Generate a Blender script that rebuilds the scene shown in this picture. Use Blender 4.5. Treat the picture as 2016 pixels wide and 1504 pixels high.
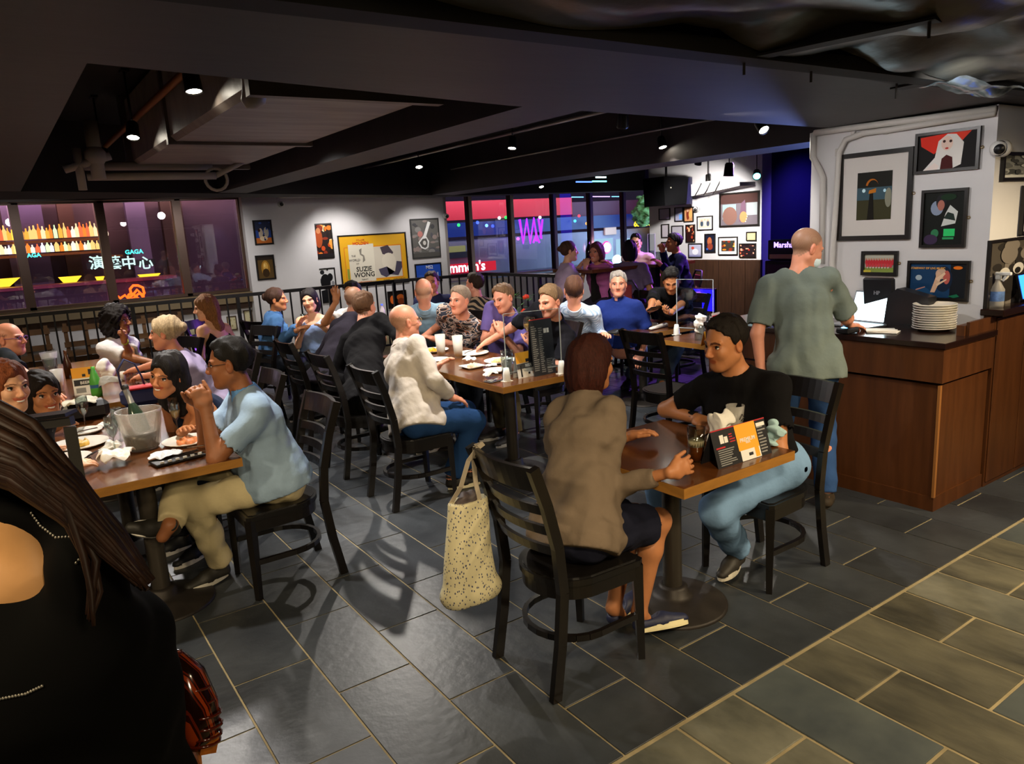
import bpy, bmesh, math, random
import numpy as np
from mathutils import Vector, Matrix
random.seed(7); RNG=np.random.RandomState(5)
SC=bpy.context.scene; COL=SC.collection
for _o in list(bpy.data.objects): bpy.data.objects.remove(_o)
# ---------------------------------------------------------------- camera
FPX,PIT,ROL,TH,CH=1465.5,0.20533,-0.05757,math.radians(34.2228),1.8
_c,_s=math.cos(ROL),math.sin(ROL)
R0=Vector((math.cos(TH),-math.sin(TH),0)); U0=Vector((math.sin(PIT)*math.sin(TH),math.sin(PIT)*math.cos(TH),math.cos(PIT)))
FW=Vector((math.cos(PIT)*math.sin(TH),math.cos(PIT)*math.cos(TH),-math.sin(PIT)))
CR=R0*_c+U0*_s; CU=R0*-_s+U0*_c
cam=bpy.data.cameras.new('camera'); cam.sensor_fit='HORIZONTAL'; cam.sensor_width=36; cam.lens=FPX/2016*36; cam.clip_start=.05; cam.clip_end=200
camo=bpy.data.objects.new('camera',cam); COL.objects.link(camo)
camo.matrix_world=Matrix(((CR.x,CU.x,-FW.x,0),(CR.y,CU.y,-FW.y,0),(CR.z,CU.z,-FW.z,CH),(0,0,0,1)))
SC.camera=camo
CP=Vector((0,0,CH))
def ray(px,py): return (FW+CR*((px-1008)/FPX)-CU*((py-752)/FPX))
def at(px,py,z): d=ray(px,py); return CP+d*((z-CH)/d.z)
def onX(px,py,X): d=ray(px,py); return CP+d*(X/d.x)
def onY(px,py,Y): d=ray(px,py); return CP+d*(Y/d.y)
# ---------------------------------------------------------------- world, exposure, lights
vs=SC.view_settings; vs.view_transform='Standard'; vs.look='None'; vs.gamma=1; vs.exposure=0.95; vs.use_curve_mapping=False
try: SC.display_settings.display_device='sRGB'
except Exception: pass
w=bpy.data.worlds.new('night'); SC.world=w; w.use_nodes=True
w.node_tree.nodes['Background'].inputs[0].default_value=(.05,.04,.07,1); w.node_tree.nodes['Background'].inputs[1].default_value=.25
SC.cycles.max_bounces=6; SC.cycles.diffuse_bounces=3; SC.cycles.glossy_bounces=3; SC.cycles.transmission_bounces=6; SC.cycles.transparent_max_bounces=12
SC.cycles.sample_clamp_indirect=4; SC.cycles.caustics_reflective=False; SC.cycles.caustics_refractive=False; SC.cycles.use_denoising=True
def spot(loc,tgt,power,col=(1,.9,.78),ang=70,blend=.6,size=.05,name='spot_light'):
    l=bpy.data.lights.new(name,'SPOT'); l.energy=power; l.color=col; l.spot_size=math.radians(ang); l.spot_blend=blend; l.shadow_soft_size=size
    o=bpy.data.objects.new(name,l); COL.objects.link(o); o.location=loc
    o.rotation_euler=(Vector(tgt)-Vector(loc)).to_track_quat('-Z','Y').to_euler(); return o
def area(loc,tgt,power,col,sx,sy,name='area_light'):
    l=bpy.data.lights.new(name,'AREA'); l.shape='RECTANGLE'; l.size=sx; l.size_y=sy; l.energy=power; l.color=col
    o=bpy.data.objects.new(name,l); COL.objects.link(o); o.location=loc
    o.rotation_euler=(Vector(tgt)-Vector(loc)).to_track_quat('-Z','Y').to_euler(); return o
WARM=(1,.79,.50); NEUT=(1,.93,.84); PURP=(.35,.12,1); BLUE=(.12,.08,1)
# downlights of the bar behind and beside the photographer (outside the frame)
for (x,y,tx,ty,p) in [(1.0,.1,2.0,1.9,85),(3.0,-.2,2.9,1.7,55),(5.1,.3,4.9,1.9,110),(3.9,.2,3.6,1.0,95),(-.9,1.2,.3,3.2,60),(-1.6,3.2,0.1,4.3,55),(-1.6,5.4,.1,6.4,50),(.2,-.9,1.2,1.6,45)]:
    spot((x,y,2.28),(tx,ty,.4),p,WARM,95,.8,.09,'downlight')
# ---------------------------------------------------------------- materials
MATS={}
def srgb(c):
    if isinstance(c,str):
        c=c.lstrip('#'); c=[int(c[i:i+2],16)/255 for i in (0,2,4)]
    return tuple([(v/12.92 if v<=.04045 else ((v+.055)/1.055)**2.4) for v in c[:3]])+(1,)
def mat(name,col,rough=.6,metal=0,spec=.5,noise=0,nscale=8,stretch=None,bump=0,bscale=60,emit=None,es=1,alpha=None,trans=0,ior=1.45,coat=0,sheen=0,kind=None,col2=None,tint=False,objvar=0,sss=0):
    key=name
    if key in MATS: return MATS[key]
    m=bpy.data.materials.new(name); m.use_nodes=True; nt=m.node_tree; b=nt.nodes['Principled BSDF']; N=nt.nodes.new; L=nt.links.new
    b.inputs['Base Color'].default_value=srgb(col); b.inputs['Roughness'].default_value=rough; b.inputs['Metallic'].default_value=metal
    b.inputs['Specular IOR Level'].default_value=spec; b.inputs['IOR'].default_value=ior
    if coat: b.inputs['Coat Weight'].default_value=coat; b.inputs['Coat Roughness'].default_value=.12
    if sheen: b.inputs['Sheen Weight'].default_value=sheen
    if trans: b.inputs['Transmission Weight'].default_value=trans
    if sss: b.inputs['Subsurface Weight'].default_value=sss; b.inputs['Subsurface Radius'].default_value=(.012,.004,.002); b.inputs['Subsurface Scale'].default_value=1
    if emit is not None: b.inputs['Emission Color'].default_value=srgb(emit); b.inputs['Emission Strength'].default_value=es
    cur=None
    def coord():
        g=N('ShaderNodeNewGeometry') if kind=='world' else N('ShaderNodeTexCoord')
        out=g.outputs['Position'] if kind=='world' else g.outputs['Object']
        mp=N('ShaderNodeMapping'); L(out,mp.inputs[0])
        if stretch: mp.inputs['Scale'].default_value=stretch
        return mp.outputs[0]
    if noise or col2 or bump: co=coord()
    if noise or col2:
        t=N('ShaderNodeTexNoise'); t.inputs['Scale'].default_value=nscale; t.inputs['Detail'].default_value=5; t.inputs['Roughness'].default_value=.6; L(co,t.inputs[0])
        r=N('ShaderNodeValToRGB'); r.color_ramp.elements[0].position=.3; r.color_ramp.elements[1].position=.7
        c=srgb(col); c2=srgb(col2) if col2 else tuple(min(1,v*(1+noise)) for v in c[:3])+(1,)
        c1=c if col2 else tuple(v*(1-noise) for v in c[:3])+(1,)
        r.color_ramp.elements[0].color=c1; r.color_ramp.elements[1].color=c2; L(t.outputs[0],r.inputs[0]); cur=r.outputs[0]
    def mul(cur,other):
        mx=N('ShaderNodeMix'); mx.data_type='RGBA'; mx.blend_type='MULTIPLY'; mx.inputs[0].default_value=1
        if cur is None: mx.inputs[6].default_value=srgb(col)
        else: L(cur,mx.inputs[6])
        L(other,mx.inputs[7]); return mx.outputs[2]
    if tint:
        a=N('ShaderNodeVertexColor'); a.layer_name='tint'; cur=mul(cur,a.outputs[0])
    if objvar:
        oi=N('ShaderNodeObjectInfo'); mr=N('ShaderNodeMapRange'); mr.inputs[3].default_value=1-objvar; mr.inputs[4].default_value=1+objvar; L(oi.outputs['Random'],mr.inputs[0])
        cb=N('ShaderNodeCombineColor'); [L(mr.outputs[0],cb.inputs[i]) for i in range(3)]; cur=mul(cur,cb.outputs[0])
    if cur is not None: L(cur,b.inputs['Base Color'])
    if bump:
        t=N('ShaderNodeTexNoise'); t.inputs['Scale'].default_value=bscale; t.inputs['Detail'].default_value=4; L(co,t.inputs[0])
        bp=N('ShaderNodeBump'); bp.inputs['Strength'].default_value=bump; bp.inputs['Distance'].default_value=.01; L(t.outputs[0],bp.inputs['Height']); L(bp.outputs[0],b.inputs['Normal'])
    if alpha is not None: b.inputs['Alpha'].default_value=alpha
    MATS[key]=m; return m
def glass_mat(name,col='#ffffff',ior=1.25,rough=.02,dens=.0,frost=0):
    if name in MATS: return MATS[name]
    m=bpy.data.materials.new(name); m.use_nodes=True; nt=m.node_tree; nt.nodes.clear(); N=nt.nodes.new; L=nt.links.new
    o=N('ShaderNodeOutputMaterial'); tr=N('ShaderNodeBsdfTransparent'); tr.inputs[0].default_value=srgb(col)
    gl=N('ShaderNodeBsdfGlossy'); gl.inputs['Roughness'].default_value=rough; lw=N('ShaderNodeLayerWeight'); lw.inputs[0].default_value=.5; pw=N('ShaderNodeMath'); pw.operation='POWER'; L(lw.outputs['Facing'],pw.inputs[0]); pw.inputs[1].default_value=3.5; fr=N('ShaderNodeMath'); fr.operation='MULTIPLY_ADD'; L(pw.outputs[0],fr.inputs[0]); fr.inputs[1].default_value=.7; fr.inputs[2].default_value=(ior-1)*.12
    mx=N('ShaderNodeMixShader'); L(fr.outputs[0],mx.inputs[0]); L(tr.outputs[0],mx.inputs[1]); L(gl.outputs[0],mx.inputs[2]); out=mx.outputs[0]
    if frost:
        d=N('ShaderNodeBsdfDiffuse'); d.inputs[0].default_value=srgb('#e8e4dc'); t2=N('ShaderNodeBsdfTranslucent'); t2.inputs[0].default_value=srgb('#e8e4dc')
        a=N('ShaderNodeAddShader'); m1=N('ShaderNodeMixShader'); m1.inputs[0].default_value=.5; L(d.outputs[0],m1.inputs[1]); L(t2.outputs[0],m1.inputs[2])
        m2=N('ShaderNodeMixShader'); m2.inputs[0].default_value=frost; L(out,m2.inputs[1]); L(m1.outputs[0],m2.inputs[2]); out=m2.outputs[0]
    L(out,o.inputs[0]); MATS[name]=m; return m
def emis(name,col,s):
    if name in MATS: return MATS[name]
    m=bpy.data.materials.new(name); m.use_nodes=True; nt=m.node_tree; nt.nodes.clear()
    o=nt.nodes.new('ShaderNodeOutputMaterial'); e=nt.nodes.new('ShaderNodeEmission'); e.inputs[0].default_value=srgb(col); e.inputs[1].default_value=s
    nt.links.new(e.outputs[0],o.inputs[0]); MATS[name]=m; return m
def pattern_mat(name,kind,cols,scale,rough=.85):
    "procedural fabric patterns: stripes, blotches, spots"
    if name in MATS: return MATS[name]
    m=bpy.data.materials.new(name); m.use_nodes=True; nt=m.node_tree; b=nt.nodes['Principled BSDF']; N=nt.nodes.new; L=nt.links.new
    b.inputs['Roughness'].default_value=rough; tc=N('ShaderNodeTexCoord'); mp=N('ShaderNodeMapping'); L(tc.outputs['Object'],mp.inputs[0])
    r=N('ShaderNodeValToRGB'); r.color_ramp.interpolation='CONSTANT' if kind!='slate' else 'LINEAR'
    if kind=='stripe':
        t=N('ShaderNodeTexWave'); t.inputs['Scale'].default_value=scale; t.inputs['Distortion'].default_value=.6; t.bands_direction='DIAGONAL'; mp.inputs['Scale'].default_value=(1,1,.02); f=t.outputs['Fac']
    elif kind=='spots':
        t=N('ShaderNodeTexVoronoi'); t.inputs['Scale'].default_value=scale; mp.inputs['Scale'].default_value=(1.6,1.6,1); f=t.outputs['Distance']
    else:
        t=N('ShaderNodeTexNoise'); t.inputs['Scale'].default_value=scale; t.inputs['Detail'].default_value=1.5; mp.inputs['Scale'].default_value=(.7,.7,1.5); f=t.outputs[0]
    L(mp.outputs[0],t.inputs[0]); L(f,r.inputs[0])
    el=r.color_ramp.elements
    while len(el)<len(cols): el.new(.5)
    for e,(p,c) in zip(el,cols): e.position=p; e.color=srgb(c)
    L(r.outputs[0],b.inputs['Base Color']); MATS[name]=m; return m
# ---------------------------------------------------------------- mesh builder
def V(*a): return Vector(a)
def perp(d):
    d=Vector(d).normalized(); u=d.cross(Vector((0,0,1)))
    if u.length<1e-3: u=Vector((1,0,0))
    u.normalize(); return u,d.cross(u).normalized()
class MB:
    def __init__(s): s.v=[];s.f=[];s.m=[];s.sm=[]
    def add(s,vs,fs,mi=0,smooth=False):
        n=len(s.v); s.v+= [tuple(v) for v in vs]; s.f+=[tuple(n+i for i in f) for f in fs]; s.m+=[mi]*len(fs); s.sm+=[smooth]*len(fs); return s
    def box(s,c,d,M=None,mi=0,taper=None,bev=0):
        x,y,z=[k/2 for k in d]; t=taper or (1,1)
        if bev:
            b=min(bev,x*.9,y*.9,z*.9); vs=[];idx={}
            for sx in(-1,1):
                for sy in(-1,1):
                    for sz in(-1,1):
                        for a in range(3):
                            p=[sx*(x-b),sy*(y-b),sz*(z-b)]; p[a]=(sx*x,sy*y,sz*z)[a]; idx[sx,sy,sz,a]=len(vs); vs.append(p)
            fs=[]
            for a in range(3):
                o=[i for i in range(3) if i!=a]
                for sg in(-1,1):
                    q=[]
                    for (p,r) in ((-1,-1),(1,-1),(1,1),(-1,1)):
                        k=[0,0,0];k[a]=sg;k[o[0]]=p;k[o[1]]=r; q.append(idx[k[0],k[1],k[2],a])
                    fs.append(q)
                for p in(-1,1):
                    for r in(-1,1):
                        k=[0,0,0];k[o[0]]=p;k[o[1]]=r
                        k[a]=-1;A=tuple(k);k[a]=1;B=tuple(k)
                        fs.append([idx[A+(o[0],)],idx[B+(o[0],)],idx[B+(o[1],)],idx[A+(o[1],)]])
            for sx in(-1,1):
                for sy in(-1,1):
                    for sz in(-1,1): fs.append([idx[sx,sy,sz,0],idx[sx,sy,sz,1],idx[sx,sy,sz,2]])
            vs=[Vector(p) for p in vs]
            # orient
            ff=[]
            for f in fs:
                a,b_,c_=vs[f[0]],vs[f[1]],vs[f[2]]; n=(b_-a).cross(c_-a); m=sum((vs[i] for i in f),Vector())/len(f)
                ff.append(f if n.dot(m)>0 else f[::-1])
            fs=ff
        else:
            vs=[Vector((sx*x*(t[0] if sz<0 else 1),sy*y*(t[1] if sz<0 else 1),sz*z)) for sx in(-1,1) for sy in(-1,1) for sz in(-1,1)]
            fs=[(0,1,3,2),(4,6,7,5),(0,4,5,1),(2,3,7,6),(0,2,6,4),(1,5,7,3)]
        if M is not None: vs=[M@v for v in vs]
        c=Vector(c); return s.add([v+c for v in vs],fs,mi)
    def bar(s,a,b,w,h,mi=0,up=(0,0,1),w2=None,h2=None):
        a,b=Vector(a),Vector(b); d=(b-a).normalized(); u=d.cross(Vector(up))
        if u.length<1e-3: u=d.cross(Vector((1,0,0)))
        u.normalize(); v=u.cross(d).normalized(); w2=w2 or w; h2=h2 or h
        P=[]
        for p,ww,hh in((a,w,h),(b,w2,h2)):
            for i,j in((-1,-1),(1,-1),(1,1),(-1,1)): P.append(p+u*(i*ww/2)+v*(j*hh/2))
        return s.add(P,[(3,2,1,0),(4,5,6,7),(0,1,5,4),(1,2,6,5),(2,3,7,6),(3,0,4,7)],mi)
    def tube(s,pts,r,n=10,mi=0,cap=True,sx=1,ax=None):
        pts=[Vector(p) for p in pts]; rs=r if isinstance(r,(list,tuple)) else [r]*len(pts); vs=[];fs=[]; pu=None
        for i,p in enumerate(pts):
            d=(pts[min(i+1,len(pts)-1)]-pts[max(i-1,0)])
            if d.length<1e-9: d=Vector((0,0,1))
            d.normalize()
            if ax is not None: u=Vector(ax)-d*Vector(ax).dot(d); u.normalize(); v=d.cross(u)
            elif pu is None: u,v=perp(d)
            else: u=pu-d*pu.dot(d); u.normalize(); v=d.cross(u)
            pu=u
            for k in range(n):
                a=2*math.pi*k/n; vs.append(p+u*(math.cos(a)*rs[i]*sx)+v*(math.sin(a)*rs[i]))
        for i in range(len(pts)-1):
            for k in range(n):
                k2=(k+1)%n; fs.append((i*n+k,i*n+k2,(i+1)*n+k2,(i+1)*n+k))
        if cap: fs.append(tuple(range(n))[::-1]); fs.append(tuple((len(pts)-1)*n+k for k in range(n)))
        return s.add(vs,fs,mi,True)
    def lathe(s,prof,n=20,c=(0,0,0),mi=0,M=None,cap=False):
        vs=[];fs=[];c=Vector(c)
        for (r,z) in prof:
            for k in range(n):
                a=2*math.pi*k/n; p=Vector((r*math.cos(a),r*math.sin(a),z)); p=M@p if M is not None else p; vs.append(p+c)
        for i in range(len(prof)-1):
            for k in range(n):
                k2=(k+1)%n; fs.append((i*n+k,i*n+k2,(i+1)*n+k2,(i+1)*n+k))
        if cap: fs.append(tuple(range(n))[::-1]); fs.append(tuple((len(prof)-1)*n+k for k in range(n)))
        return s.add(vs,fs,mi,True)
    def prism(s,poly,z0,z1,M=None,mi=0):
        n=len(poly); vs=[Vector((x,y,z0)) for x,y in poly]+[Vector((x,y,z1)) for x,y in poly]
        if M is not None: vs=[M@v for v in vs]
        fs=[tuple(range(n))[::-1],tuple(range(n,2*n))]+[(i,(i+1)%n,n+(i+1)%n,n+i) for i in range(n)]
        return s.add(vs,fs,mi)
    def sphere(s,c,r,n=12,mi=0,sc=(1,1,1),M=None):
        m=n//2; prof=[(max(1e-4,r*math.sin(math.pi*i/m)),-r*math.cos(math.pi*i/m)) for i in range(m+1)]
        vs=[];fs=[];c=Vector(c)
        for (q,z) in prof:
            for k in range(n):
                a=2*math.pi*k/n; p=Vector((q*math.cos(a)*sc[0],q*math.sin(a)*sc[1],z*sc[2])); p=M@p if M is not None else p; vs.append(p+c)
        for i in range(m):
            for k in range(n):
                k2=(k+1)%n; fs.append((i*n+k,i*n+k2,(i+1)*n+k2,(i+1)*n+k))
        return s.add(vs,fs,mi,True)
    def mesh(s,name,mats):
        me=bpy.data.meshes.new(name); me.from_pydata(s.v,[],s.f)
        for m in (mats if isinstance(mats,(list,tuple)) else [mats]): me.materials.append(m)
        me.polygons.foreach_set('material_index',s.m); me.polygons.foreach_set('use_smooth',s.sm); me.update(); return me
    def build(s,name,mats,parent=None,loc=None,rz=None):
        o=bpy.data.objects.new(name,s.mesh(name,mats)); COL.objects.link(o)
        if parent is not None: o.parent=parent
        if loc is not None: o.location=loc
        if rz is not None: o.rotation_euler=(0,0,rz)
        return o
def tag(o,label=None,cat=None,group=None,kind=None):
    if label: o['label']=label
    if cat: o['category']=cat
    if group: o['group']=group
    if kind: o['kind']=kind
    return o
def thing(name,label,cat,loc=(0,0,0),rz=0,group=None):
    o=bpy.data.objects.new(name,None); COL.objects.link(o); o.location=loc; o.rotation_euler=(0,0,rz); o.empty_display_size=.1
    return tag(o,label,cat,group)
def dup(root,loc,rz=None,label=None,group=None):
    def cp(o,par):
        c=o.copy(); COL.objects.link(c)
        if par is not None: c.parent=par
        for ch in list(KIDS.get(o.name,())): cp(ch,c)
        return c
    global KIDS
    KIDS={}
    for o in bpy.data.objects:
        if o.parent: KIDS.setdefault(o.parent.name,[]).append(o)
    r=cp(root,None); r.location=loc
    if rz is not None: r.rotation_euler=(0,0,rz)
    if label: r['label']=label
    if group: r['group']=group
    return r
def struct(name,mb,mats,parent=None,label=None):
    o=mb.build(name,mats,parent); o['kind']='structure'
    if label: o['label']=label
    return o
def text_mesh(s,size,ext=.0015,bold=False,align='CENTER'):
    cu=bpy.data.curves.new('t','FONT'); cu.body=s; cu.size=size; cu.extrude=ext; cu.align_x=align; cu.align_y='CENTER'; cu.resolution_u=2
    if bold: cu.offset=size*.018
    o=bpy.data.objects.new('t',cu); COL.objects.link(o); dg=bpy.context.evaluated_depsgraph_get(); me=bpy.data.meshes.new_from_object(o.evaluated_get(dg)); 
    bpy.data.objects.remove(o); return me
def lettering(s,size,c,U,Vv,m,parent=None,bold=False,sx=1,align='CENTER',ext=.0015,name='lettering'):
    me=text_mesh(s,size,ext,bold,align); U=Vector(U).normalized(); Vv=Vector(Vv).normalized(); n=U.cross(Vv)
    M=Matrix(((U.x*sx,Vv.x,n.x,c[0]),(U.y*sx,Vv.y,n.y,c[1]),(U.z*sx,Vv.z,n.z,c[2]),(0,0,0,1)))
    me.transform(M); me.materials.clear(); me.materials.append(m); o=bpy.data.objects.new(name,me); COL.objects.link(o)
    if parent is not None: o.parent=parent
    return o
# ---------------------------------------------------------------- distance fields -> smooth meshes (bodies, clothes, hair, crumpled paper)
def A3(v): return np.array((v[0],v[1],v[2]),dtype=np.float32)
class Field:
    def __init__(s,lo,hi,h):
        s.h=h; s.lo=A3(lo); n=np.maximum(3,np.ceil((A3(hi)-s.lo)/h).astype(int)+1); s.n=n
        s.ax=[s.lo[i]+h*np.arange(n[i],dtype=np.float32) for i in range(3)]; s.D=np.full(n,9.,np.float32)
    def _sl(s,lo,hi):
        a=np.floor((lo-s.lo)/s.h).astype(int); b=np.ceil((hi-s.lo)/s.h).astype(int)+1
        a=np.clip(a,0,s.n); b=np.clip(b,0,s.n)
        if (b<=a).any(): return None
        return tuple(slice(a[i],b[i]) for i in range(3))
    def _pts(s,sl):
        X,Y,Z=[s.ax[i][sl[i]] for i in range(3)]
        return X[:,None,None],Y[None,:,None],Z[None,None,:]
    def _eval(s,p,mg):
        if p[0]=='C':
            _,a,b,ra,rb,w,sx=p; r=max(ra,rb)*max(1,sx)+mg; lo=np.minimum(a,b)-r; hi=np.maximum(a,b)+r; sl=s._sl(lo,hi)
            if sl is None: return None,None
            X,Y,Z=s._pts(sl); x=X-a[0];y=Y-a[1];z=Z-a[2]; ba=b-a
            if w is not None:
                q=(x*w[0]+y*w[1]+z*w[2])*(1/sx-1); x=x+q*w[0];y=y+q*w[1];z=z+q*w[2]; ba=ba+w*(float(ba@w)*(1/sx-1))
            L=float(ba@ba)+1e-9; t=np.clip((x*ba[0]+y*ba[1]+z*ba[2])/L,0,1)
            d=np.sqrt((x-t*ba[0])**2+(y-t*ba[1])**2+(z-t*ba[2])**2)-(ra+(rb-ra)*t)
            return sl,d
        else:
            _,c,r,R=p; m=float(max(r))+mg; sl=s._sl(c-m,c+m)
            if sl is None: return None,None
            X,Y,Z=s._pts(sl); x=X-c[0];y=Y-c[1];z=Z-c[2]
            if R is not None: x,y,z=[x*R[0,i]+y*R[1,i]+z*R[2,i] for i in range(3)]
            k0=np.sqrt((x/r[0])**2+(y/r[1])**2+(z/r[2])**2)+1e-6; k1=np.sqrt((x/r[0]**2)**2+(y/r[1]**2)**2+(z/r[2]**2)**2)+1e-6
            return sl,k0*(k0-1)/k1
    def add(s,p,k=.02):
        sl,d=s._eval(p,k+2.5*s.h)
        if sl is None: return
        D=s.D[sl]; hh=np.maximum(k-np.abs(D-d),0)/k; s.D[sl]=np.minimum(D,d)-hh*hh*k*.25
    def sub(s,p,k=.01):
        sl,d=s._eval(p,k+2.5*s.h)
        if sl is None: return
        D=s.D[sl]; d=-d; hh=np.maximum(k-np.abs(D-d),0)/k; s.D[sl]=np.maximum(D,d)+hh*hh*k*.25
    def cut(s,n,p,near=None,wav=0):
        "remove what lies on the +n side of the plane through p (near=(centre,radius): only there)"
        n=A3(n)/np.linalg.norm(A3(n)); p=A3(p); X,Y,Z=s._pts((slice(None),)*3); d=(X-p[0])*n[0]+(Y-p[1])*n[1]+(Z-p[2])*n[2]
        if wav: d=d+wav*(np.sin(90*X+2)*np.cos(80*Y+1)+.7*np.sin(150*Y+130*Z))
        if near is not None:
            c,r=A3(near[0]),near[1]; m=((X-c[0])**2+(Y-c[1])**2+(Z-c[2])**2)<r*r; s.D=np.where(m,np.maximum(s.D,d),s.D)
        else: s.D=np.maximum(s.D,d)
    def noise(s,amp,fr,seed=0,st=(1,1,1),n=5):
        rg=np.random.RandomState(seed); X,Y,Z=s._pts((slice(None),)*3); a=0
        for i in range(n):
            k=rg.normal(size=3)*fr*np.array(st)*(0.7+.25*i); ph=rg.rand()*6.28; w=rg.normal(size=3)*fr*.4*np.array(st)
            a=a+np.sin(k[0]*X+k[1]*Y+k[2]*Z+ph+1.3*np.sin(w[0]*X+w[1]*Y+w[2]*Z)).astype(np.float32)/(1+.4*i)
        s.D=s.D+(amp/1.6)*(a-.8)
    def mesh(s,drop=None):
        D=s.D; h=s.h; ins=D<0
        c=np.zeros(np.array(D.shape)-1,np.int16)
        for i in(0,1):
            for j in(0,1):
                for k in(0,1): c+=ins[i:i+c.shape[0],j:j+c.shape[1],k:k+c.shape[2]]
        act=(c>0)&(c<8); idx=-np.ones(c.shape,np.int64); I=np.argwhere(act)
        if len(I)==0: return np.zeros((0,3)),np.zeros((0,4),int)
        idx[act]=np.arange(len(I)); acc=np.zeros((len(I),3)); cnt=np.zeros(len(I))
        cor=[(i,j,k) for i in(0,1) for j in(0,1) for k in(0,1)]
        for a in range(8):
            for b in range(a+1,8):
                ca,cb=np.array(cor[a]),np.array(cor[b])
                if np.abs(ca-cb).sum()!=1: continue
                da=D[tuple((I+ca).T)]; db=D[tuple((I+cb).T)]; m=(da<0)!=(db<0); t=np.where(m,da/(da-db+1e-12),0)
                acc+=np.where(m[:,None],ca+(cb-ca)*t[:,None],0); cnt+=m
        Vt=s.lo+(I+acc/cnt[:,None])*h; F=[]
        for ax in range(3):
            o1,o2=[(1,2),(2,0),(0,1)][ax]; sa=[slice(1,-1)]*3; sa[ax]=slice(0,-1); sb=[slice(1,-1)]*3; sb[ax]=slice(1,None)
            A,B=ins[tuple(sa)],ins[tuple(sb)]; E=np.argwhere(A!=B)
            if len(E)==0: continue
            fl=A[tuple(E.T)]; base=E.copy(); base[:,o1]+=1; base[:,o2]+=1
            def cell(d1,d2):
                q=base.copy(); q[:,o1]-=d1; q[:,o2]-=d2; return idx[tuple(q.T)]
            q=np.stack([cell(0,0),cell(1,0),cell(1,1),cell(0,1)],1); q[~fl]=q[~fl][:,::-1]; F.append(q)
        F=np.concatenate(F); F=F[(F>=0).all(1)]
        if drop is not None and len(F):
            ct=Vt[F].mean(1); keep=np.ones(len(F),bool)
            for lo,hi in drop: keep&=~((ct>lo)&(ct<hi)).all(1)
            F=F[keep]
        return Vt,F
def C(a,b,ra,rb=None,w=None,sx=1): return ('C',A3(a),A3(b),ra,rb if rb is not None else ra,A3(w) if w is not None else None,sx)
def Ep(c,r,R=None): return ('E',A3(c),np.array(r,np.float32),R)
def npmesh(name,Vt,F,mats,mi=None,col=None):
    me=bpy.data.meshes.new(name); n=len(Vt); f=len(F)
    me.vertices.add(n); me.vertices.foreach_set('co',np.asarray(Vt,np.float32).ravel()); me.loops.add(4*f); me.loops.foreach_set('vertex_index',np.asarray(F,np.int32).ravel())
    me.polygons.add(f); me.polygons.foreach_set('loop_start',np.arange(0,4*f,4,dtype=np.int32)); me.polygons.foreach_set('loop_total',np.full(f,4,np.int32))
    me.polygons.foreach_set('use_smooth',np.ones(f,bool))
    for m in mats: me.materials.append(m)
    if mi is not None: me.polygons.foreach_set('material_index',np.asarray(mi,np.int32))
    me.update(calc_edges=True); 
    if col is not None:
        a=me.color_attributes.new('tint','FLOAT_COLOR','POINT'); cc=np.ones((n,4),np.float32); cc[:,:3]=col; a.data.foreach_set('color',cc.ravel())
    return me
def npobj(name,Vt,F,mats,parent=None,off=None,col=None,mi=None):
    if off is not None: Vt=np.asarray(Vt)-A3(off)
    o=bpy.data.objects.new(name,npmesh(name,Vt,F,mats,mi,col)); COL.objects.link(o)
    if parent is not None: o.parent=parent
    return o
def merge(parts):
    Vs=[];Fs=[];n=0
    for v,f in parts: Vs.append(v);Fs.append(f+n);n+=len(v)
    return np.concatenate(Vs),np.concatenate(Fs)
def blob(name,prims,h,m,parent=None,noise=None,cuts=(),k=.02,off=None,subs=()):
    lo=np.min([np.minimum(p[1],p[2] if p[0]=='C' else p[1])-(max(p[3],p[4])*max(1,p[6]) if p[0]=='C' else max(p[2])) for p in prims],0)-.03
    hi=np.max([np.maximum(p[1],p[2] if p[0]=='C' else p[1])+(max(p[3],p[4])*max(1,p[6]) if p[0]=='C' else max(p[2])) for p in prims],0)+.03
    f=Field(lo,hi,h)
    for p in prims: f.add(p,k)
    for p in subs: f.sub(p,.006)
    if noise: f.noise(*noise)
    for c in cuts: f.cut(*c)
    v,q=f.mesh(); return npobj(name,v,q,[m] if not isinstance(m,list) else m,parent,off)
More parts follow.
